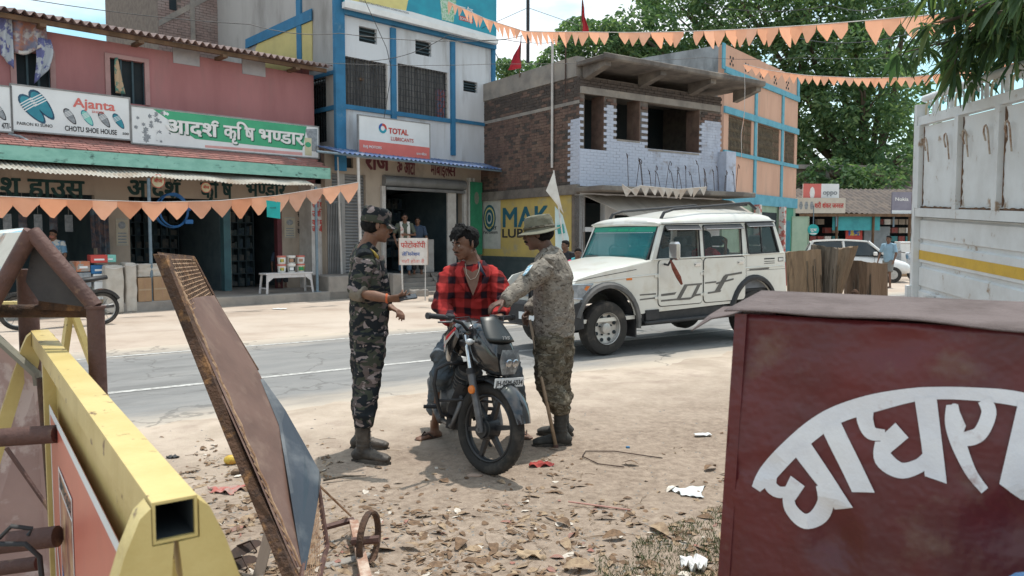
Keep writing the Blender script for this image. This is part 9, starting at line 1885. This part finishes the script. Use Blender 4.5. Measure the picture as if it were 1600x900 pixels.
def carton(label,px0,px1,pyt,pyb,w,dep,m=M_cb,z=None):
    x0=FP.x(px0,w,pyb); x1=FP.x(px1,w,pyb); zb=FP.z(px0,pyb,w) if z is None else z; z1=FP.z((px0+px1)/2,pyt,w)
    o=thing('carton',label,'carton',loc=FP.P(x0,w,zb),rz=FP.a,group='wrapped bundles and cartons before the farm shop'); W_,H_=x1-x0,z1-zb
    part('box',m,o,lambda b:b.box(0,W_,0,dep,0,H_,bev=.006)); part('flap_seam',M_lt,o,lambda b:b.box(W_*.48,W_*.52,-.003,-.0005,H_*.02,H_*.98)); part('tape',M_cl,o,lambda b:b.box(.01,W_-.01,-.004,-.0035,H_*.47,H_*.53))
carton('brown cardboard carton left of the blue-grey post',217,238,434,480,.0,.45,z=gz-.0+.0); carton('brown cardboard carton right of the blue-grey post',241,269,432,480,.02,.45,z=gz)
o=sack('clear plastic film heap lying on top of the two cartons',214,262,408,432,.05,.4,nm='film_heap',cat='film'); o.location=FP.P(FP.x(214,.05,432),.05,FP.z(240,433,.05))
o.scale=(1,1,.35)
pk=[('red and white packet on top of the stack',142,168,400,411,M_red),('teal packet lying over the blue packets',155,182,400,410,M_slm),('blue packet stack with white print',143,170,416,428,mat('packet_blue',(.03,.15,.34),(.03,.12,.28))),('white carton packet under the blue packets',146,170,430,440,M_flex),('lowest white carton packet of the stack',148,168,442,455,M_flex),('orange striped packet left in the stack',120,142,410,425,mat('packet_orange',(.45,.18,.10),(.30,.28,.26),scale=9,mixpos=(.48,.52))),('grey printed packet pile at the left of the stack',118,143,428,450,M_grey),('pale brown carton at the foot of the packet stack',142,166,456,478,M_cl)]
for lab,a,c,yt,yb,m in pk:
    w=.12; x0=FP.x(a,w,yb); x1=FP.x(c,w,yb); z0,z1=FP.z(a,yb,w),FP.z(a,yt,w)
    if yb>450: z0=gz
    o=thing('packet',lab,'packet',loc=FP.P(x0,w,z0),rz=FP.a+random.uniform(-.12,.12),group='stacked packets beside the shoe shop'); part('box',m,o,lambda b:b.box(0,x1-x0,0,.38,0,z1-z0+.02,bev=.01)); part('print',M_flex if m is not M_flex else M_grey,o,lambda b:b.box((x1-x0)*.2,(x1-x0)*.8,-.003,-.0005,(z1-z0)*.35,(z1-z0)*.6))
M_dk=mat('dark_patterned_cloth',(.05,.06,.08),(.16,.10,.09),scale=7,rough=.9,col3=(.10,.16,.2),scale3=4)
x0=FP.x(142,LW-.4); x1=FP.x(170,LW-.4); o=thing('hanging_goods','dark patterned cloth goods hanging beside the shoe shop pillar','goods',loc=FP.P(x0,LW-.42,0),rz=FP.a)
part('rail',M_bpost,o,lambda b:b.tube([(-.05,.05,2.35),(x1-x0+.05,.05,2.35)],.015,6)); [part('cloth',M_dk,o,lambda b:b.grid(lambda u,v:((x1-x0)*(k+u)/3,.03*math.sin(u*9+k)+.02*math.sin(v*5),2.34-(1.0+.15*k)*v),8,6,thick=(0,.01,0))) for k in range(3)]
for k in range(5):
    o=thing('hanging_packet',['leftmost hanging pair of pale slippers in the shoe shop','second hanging slipper packet in the shoe shop','third hanging slipper packet in the shoe shop','fourth hanging slipper packet in the shoe shop','rightmost hanging slipper packet in the shoe shop'][k],'packet',loc=FP.P(FP.x(12+24*k,LW+.3,350),LW+.3,1.9),rz=FP.a,group='slipper packets hanging in the shoe shop')
    part('packet',M_dk if k%2 else M_grey,o,lambda b:b.box(-.08,.08,0,.04,-.2,.18,bev=.01)); part('string',M_wp,o,lambda b:b.tube([(0,.02,.18),(0,.02,.85)],.003,4))
c=FP.P(FP.x(268,.75,330),.75,FP.z(268,330,.75)); o=thing('hose_coil','coil of blue hose hanging before the farm shop opening','hose',loc=c,rz=FP.a)
M_hose=mat('blue_hose',(.02,.12,.32),(.02,.09,.25),rough=.4)
for k in range(5): part('coil',M_hose,o,lambda b:b.ring(.36+.012*(k%3),.014,40,6,M=Matrix.Translation((.01*k,-.02*k+.03,.008*k))@Matrix.Rotation(.08*k,4,'Z')),smooth='all')
part('tie',M_hose,o,lambda b:(b.box(.30,.42,-.06,.05,.02,.10,bev=.01),b.box(.28,.46,-.06,.05,-.28,-.18,bev=.01))); part('hook_rope',M_blk,o,lambda b:b.tube([(0,0,.37),(0,0,.75)],.006,4))
def disc(label,px,py,w,r_):
    c=FP.P(FP.x(px,w,py),w,FP.z(px,py,w)); o=thing('round_tag',label,'tag',loc=c,rz=FP.a,group='round cream and red price discs'); part('disc',M_bott,o,lambda b:b.lathe([(r_,0),(r_,.01)],18,axis='y')); part('rim',M_red,o,lambda b:b.ring(r_*.92,r_*.06,20,4)); st_('बीज',M_red,o,-r_*.55,-r_*.2,w=r_*1.1,h=r_*.5,bold=.03,y=-.006); part('string',M_blk,o,lambda b:b.tube([(0,.005,r_),(0,.005,r_+.16)],.003,4))
disc('round cream disc at the blue-grey post, above the hose',247,283,.2,.15); disc('round cream disc over the middle letters of the wall name',322,293,.5,.12); disc('small round cream disc under the right end of the awning',495,305,.1,.13); disc('small cream disc beside the right hand awning end',514,307,.1,.12)
pl=G(628,462,.0); o=thing('photocopy_sign','white hand lettered photocopy signboard on two thin legs before the shop steps','signboard',loc=(D(646,400,18.9).x,18.9,0),rz=R(6)); k=18.9/1200; zc=D(646,393,18.9).z
w_,h_=44*k,42*k
part('panel',mat('white_sign_tin',(.62,.58,.55),(.52,.46,.42),scale=4,rough=.7,col3=(.45,.30,.22),scale3=5,mix3=(.62,.7)),o,lambda b:b.box(-w_/2,w_/2,0,.02,zc-h_/2,zc+h_/2)); 
st_('फोटोकॉपी',M_red,o,-w_*.44,zc+h_*.14,w=w_*.86,h=h_*.20,bold=.02); st_('लेिमनेशन',mat('blue_print',(0,0,0)),o,-w_*.40,zc-h_*.16,w=w_*.62,h=h_*.13,bold=.02); st_('यहाँ होता है',M_coral,o,-w_*.42,zc-h_*.42,w=w_*.8,h=h_*.12,bold=.0)
for s in (-1,1): part('leg',M_wp,o,lambda b:b.tube([(s*w_*.42,.03,zc-h_/2),(s*w_*.40,.06,-.02)],.014,5)); part('back_leg',M_wp,o,lambda b:b.tube([(s*w_*.42,.03,zc+h_/2-.05),(s*w_*.40,.55,0)],.012,5))
part('edge_strip',M_lt,o,lambda b:(b.box(-w_/2-.015,-w_/2,-.004,.024,zc-h_/2,zc+h_/2),b.box(w_/2,w_/2+.015,-.004,.024,zc-h_/2,zc+h_/2)))
for i,(px,py,sz,lab) in enumerate(((655,463,.26,'grey stone block at the foot of the shop steps'),(642,452,.20,'flat slab of broken concrete on the lowest step'),(675,471,.14,'small rough stone in front of the step ramp'))):
    p=G(px,py); o=thing('stone_block',lab,'stone',loc=p,rz=random.uniform(0,2)); b=MB(); b.box(-sz,sz,-sz*.6,sz*.6,0,sz*.7); put('rock',vox(b,.03,3,lambda c:.03*mn.noise(c*7)),M_conc,o)
for i,(px,py,lab) in enumerate(((360,462,'crumpled white paper on the dirt before the bench'),(437,484,'pale paper scrap on the far dirt shoulder'),(1098,683,'flat white wrapper on the dirt beside the maroon sign'))):
    p=G(px,py); o=thing('paper_scrap',lab,'paper',loc=p+Vector((0,0,.01))); part('sheet',M_flex,o,lambda b:b.grid(lambda u,v:((u-.5)*(.3 if i<2 else .13),(v-.5)*(.14 if i<2 else .06),.02*mn.noise(Vector((u*4,v*4,i)))+.015),6,5,thick=(0,0,-.002)),smooth='all')
x0,x1,z1=FP.x(0,UW-.1,60),FP.x(86,UW-.1,60),FP.z(45,20,UW-.1)
o=thing('hanging_blankets','patterned blankets and cloths hanging over the upstairs window at the left','blankets',loc=FP.P(x0,UW-.12,0),rz=FP.a); Wc=x1-x0
M_bk=mat('patterned_blanket',(.16,.17,.24),(.36,.17,.12),scale=6,rough=.95,col3=(.40,.38,.38),scale3=5,mix3=(.5,.58)); M_bk2=mat('blue_white_cloth',(.40,.43,.47),(.12,.13,.28),scale=5,rough=.95,mixpos=(.48,.54))
part('rope',M_wp,o,lambda b:b.tube([(-.1,0,z1),(Wc+.05,0,z1-.05)],.012,5))
part('blanket',M_bk,o,lambda b:b.grid(lambda u,v:(.12*Wc+.72*Wc*u,-.05+.05*math.sin(u*14+v*2),z1-.05-(.72+.12*math.sin(u*5))*v),26,10,thick=(0,.02,0)),smooth='all')
part('cloth',M_bk2,o,lambda b:b.grid(lambda u,v:(.58*Wc+.30*Wc*u+.04*math.sin(v*4),-.10+.04*math.sin(u*10+v*3),z1-.5-(.95-.35*u)*v),14,10,thick=(0,.02,0)),smooth='all'); part('cloth',M_bk2,o,lambda b:b.grid(lambda u,v:(-.02*Wc+.22*Wc*u,-.08+.04*math.sin(u*9+v*3),z1-.1-(.85+.25*u)*v),12,10,thick=(0,.02,0)),smooth='all')
part('white_border',M_wp,o,lambda b:b.grid(lambda u,v:(.10*Wc+.78*Wc*u,-.075+.05*math.sin(u*14),z1-.70-.12*math.sin(u*5)-.07*v),24,1,thick=(0,.02,0)),smooth='all')
x=FP.x(191,UW-.05); o=thing('hanging_cloth','thin cream and green cloth hanging in the middle upstairs window','cloth',loc=FP.P(x,UW-.03,FP.z(191,92,UW)),rz=FP.a); part('cloth',mat('cream_green_cloth',(.48,.34,.22),(.10,.22,.18),scale=6,mixpos=(.5,.56),rough=.9),o,lambda b:b.grid(lambda u,v:((u-.5)*(.05+.16*v**.7)+.06*v,-.02+.02*math.sin(u*6+v*4),-.78*v),6,10,thick=(0,.006,0)),smooth='all')
for (pxa,pya,pxb,pyb,lab) in ((14,210,50,224,'grey pipe offcut lying on the tiled lean-to, below the slipper signboard'),(440,246,480,257,'grey pipe offcut lying on the tiled lean-to, near its right end')):
    a=FP.P(FP.x(pxa,1.0,pya),1.0,FP.z(pxa,pya,1.0)+.0); c=FP.P(FP.x(pxb,.7,pyb),.7,FP.z(pxb,pyb,.7)); o=thing('pipe_offcut',lab,'pipe',loc=a); part('pipe',M_grey,o,lambda b:b.tube([Vector((0,0,.0)),(c-a)*.5+Vector((0,0,.04)),c-a],.03,8),smooth='all')
def gthing(nm,lab,px,py,cat,fn,m,dz=.0):
    p=G(px,py); p.z=max(vz(p),0)+dz; o=thing(nm,lab,cat,loc=p); part(nm.split('_')[-1] if '_' in nm else 'piece',m,o,fn,smooth='all'); return o
def crump(w,d,h,s): return lambda b:b.grid(lambda u,v:((u-.5)*w*(1-.35*math.sin(v*3+s)),(v-.5)*d*(1-.3*math.sin(u*4+s)),h*(.5+.9*mn.noise(Vector((u*4+s,v*4,s))))),12,10,thick=(0,0,-.002))
gthing('plastic_bag','white torn plastic bag lying at the edge of the grass patch',1077,771,'plastic bag',crump(.19,.16,.025,1),mat('thin_white_plastic',(.66,.68,.68),(.6,.62,.62),rough=.35))
gthing('red_rag','small crumpled red rag on the dirt right of the front wheel',846,728,'rag',crump(.13,.08,.03,4),mat('red_rag',(.36,.05,.04),(.22,.03,.03),scale=20)); gthing('bottle_cap','tiny blue bottle cap on the dirt right of the soldiers',981,701,'bottle cap',lambda b:b.lathe([(.016,0),(.014,.012),(0,.012)],12),mat('blue_cap_plastic',(.05,.16,.30),(.04,.13,.25)))
gthing('white_cup','crumpled white foam piece at the bottom edge of the grass',1086,893,'foam cup',crump(.10,.08,.07,2),M_wht); gthing('yellow_packet','yellow crumpled snack packet on the dirt left of the leaning barricade',361,727,'packet',lambda b:b.ell((0,0,.03),(.05,.035,.035),12,8),mat('yellow_packet',(.60,.42,.06),(.5,.25,.05),scale=18,rough=.4,bump=.6,bscale=30))
gthing('black_scrap','small black plastic scrap on the pale dirt at the left',270,716,'scrap',crump(.07,.04,.02,3),M_blk); gthing('paper_card','cream folded paper on the litter near the bottom centre',826,872,'paper',crump(.16,.09,.03,6),M_cl); gthing('red_cloth','faded red cloth scrap in the litter behind the yellow beam',352,768,'cloth scrap',crump(.22,.12,.03,7),mat('faded_red_cloth',(.40,.12,.10),(.35,.25,.22),scale=15))
gthing('flat_stone','flat pinkish stone in front of the front tyre',742,744,'stone',lambda b:b.ell((0,0,.004),(.055,.03,.009),12,6),mat('pink_stone',(.40,.29,.23),(.33,.24,.19))); gthing('wood_block','short brown wooden block beside the yellow snack packet',377,742,'block',lambda b:b.box(-.06,.06,-.03,.03,0,.03,bev=.005),M_logb)
for i,(px,py,L_,lab) in enumerate(((905,893,.16,'large dry curled leaf at the bottom left of the grass'),(720,858,.13,'broad pale dry leaf in the litter at bottom centre'),(640,862,.12,'dry brown leaf left of the pale one at bottom'),(1110,735,.13,'thin curled dry leaf near the white plastic bag'),(1030,832,.15,'big dry leaf lying on the grass patch'),(960,845,.13,'dry leaf at the upper left rim of the grass patch'),(560,832,.13,'dry leaf right of the small iron wheel'),(985,728,.12,'lone brown leaf right of the red rag'),(1135,845,.14,'pale dry leaf on the grass against the maroon sign'),(880,820,.11,'tan leaf above the bottom edge, left of the grass'))):
    p=G(px,py); p.z=vz(p)+.012; o=thing('dry_leaf',lab,'leaf',loc=p); b=MB(); random.seed(i); leaf(b,Vector((0,0,0)),L_,L_*.5,i*1.3,.16,.2); b.build('blade',M_leafs[i%2],o)
o=thing('wire_loop','thin brown wire bent in a long loop on the dirt right of the soldiers','wire',loc=G(960,715)); oo=G(960,715); part('wire',M_rust,o,lambda b:b.tube([G(px,py)-oo+Vector((0,0,.015)) for px,py in ((975,733),(935,728),(910,716),(915,708),(960,708),(1000,714),(1035,719))],.004,5),smooth='all')
o=thing('pink_stick','long thin pink stick lying on the dirt above the grass','stick',loc=G(935,795)); oo=G(935,795); part('shaft',mat('pink_stick_wood',(.46,.25,.21),(.38,.2,.17)),o,lambda b:b.tube([G(888,789)-oo+Vector((0,0,.02)),G(985,801)-oo+Vector((0,0,.015))],.005,5))
o=thing('branch','dark thin branch lying on the litter left of the front tyre','branch',loc=G(535,752)); oo=G(535,752); part('stem',M_logd,o,lambda b:b.tube([G(505,755)-oo+Vector((0,0,.02)),G(540,751)-oo+Vector((0,0,.03)),G(572,747)-oo+Vector((0,0,.015))],[.009,.007,.003],6))
for lab,px,py,rz_ in (('worn black sandal standing on edge beside the leaning barricade',380,868,1.2),('worn black sandal lying left of the other near the yellow leg',366,893,1.0)):
    p=G(px,py); o=thing('sandal',lab,'sandal',loc=(p.x,p.y,.01),rot=(R(50),0,rz_)); part('sole',M_flip,o,lambda b:b.prism([(.125*math.cos(t),.045*math.sin(t)) for t in [2*PI*k/16 for k in range(16)]],0,.018,axis='z')); part('strap',M_flip,o,lambda b:b.tube([(-.02,.045,.01),(.03,.03,.05),(.03,-.03,.05),(-.02,-.045,.01)],[(.012,.004)]*4,6))
p=G(402,905); o=thing('plank','weathered grey plank standing against the leaning barricade foot','plank',loc=p,rot=(R(-30),R(8),0)); part('board',mat('grey_plank',(.27,.215,.18),(.20,.16,.13),scale=5,stretch=(1,1,.1)),o,lambda b:b.box(-.025,.025,0,.012,-.05,.34))
p=G(545,882); o=thing('plank','short grey board lying flat under the trolley frame','plank',loc=(p.x,p.y,.01),rz=.6); part('board',M_conc,o,lambda b:b.box(-.12,.12,-.03,.03,0,.015,bev=.004))
for i,(px,py,w_,h_,m,lab) in enumerate(((1415,425,.9,.55,M_cb,'brown cardboard carton beside the scooter on the far right'),(1398,402,.55,.6,M_grey,'grey printed box pile behind the man in the light blue t-shirt'),(1416,385,.5,.4,M_wht,'white sack on the pile near the truck corner'),(1417,396,.5,.35,M_lr,'red box on the pile near the truck corner'))):
    p=D(px,py,31+i*.3); zz=0 if i<1 else p.z-h_/2; o=thing('goods_box',lab,'box',loc=(p.x,p.y,max(0,zz if i<1 else 0)),group='goods stacked beside the truck corner'); top=h_ if i<1 else p.z+h_/2
    part('box',m,o,lambda b:b.box(-w_/2,w_/2,i*.0,.5,0,top,bev=.02)); part('lid_seam',M_lt,o,lambda b:b.box(-w_/2+.02,w_/2-.02,-.004,-.001,top-.1,top-.08))
bpy.data.objects.remove(_to)
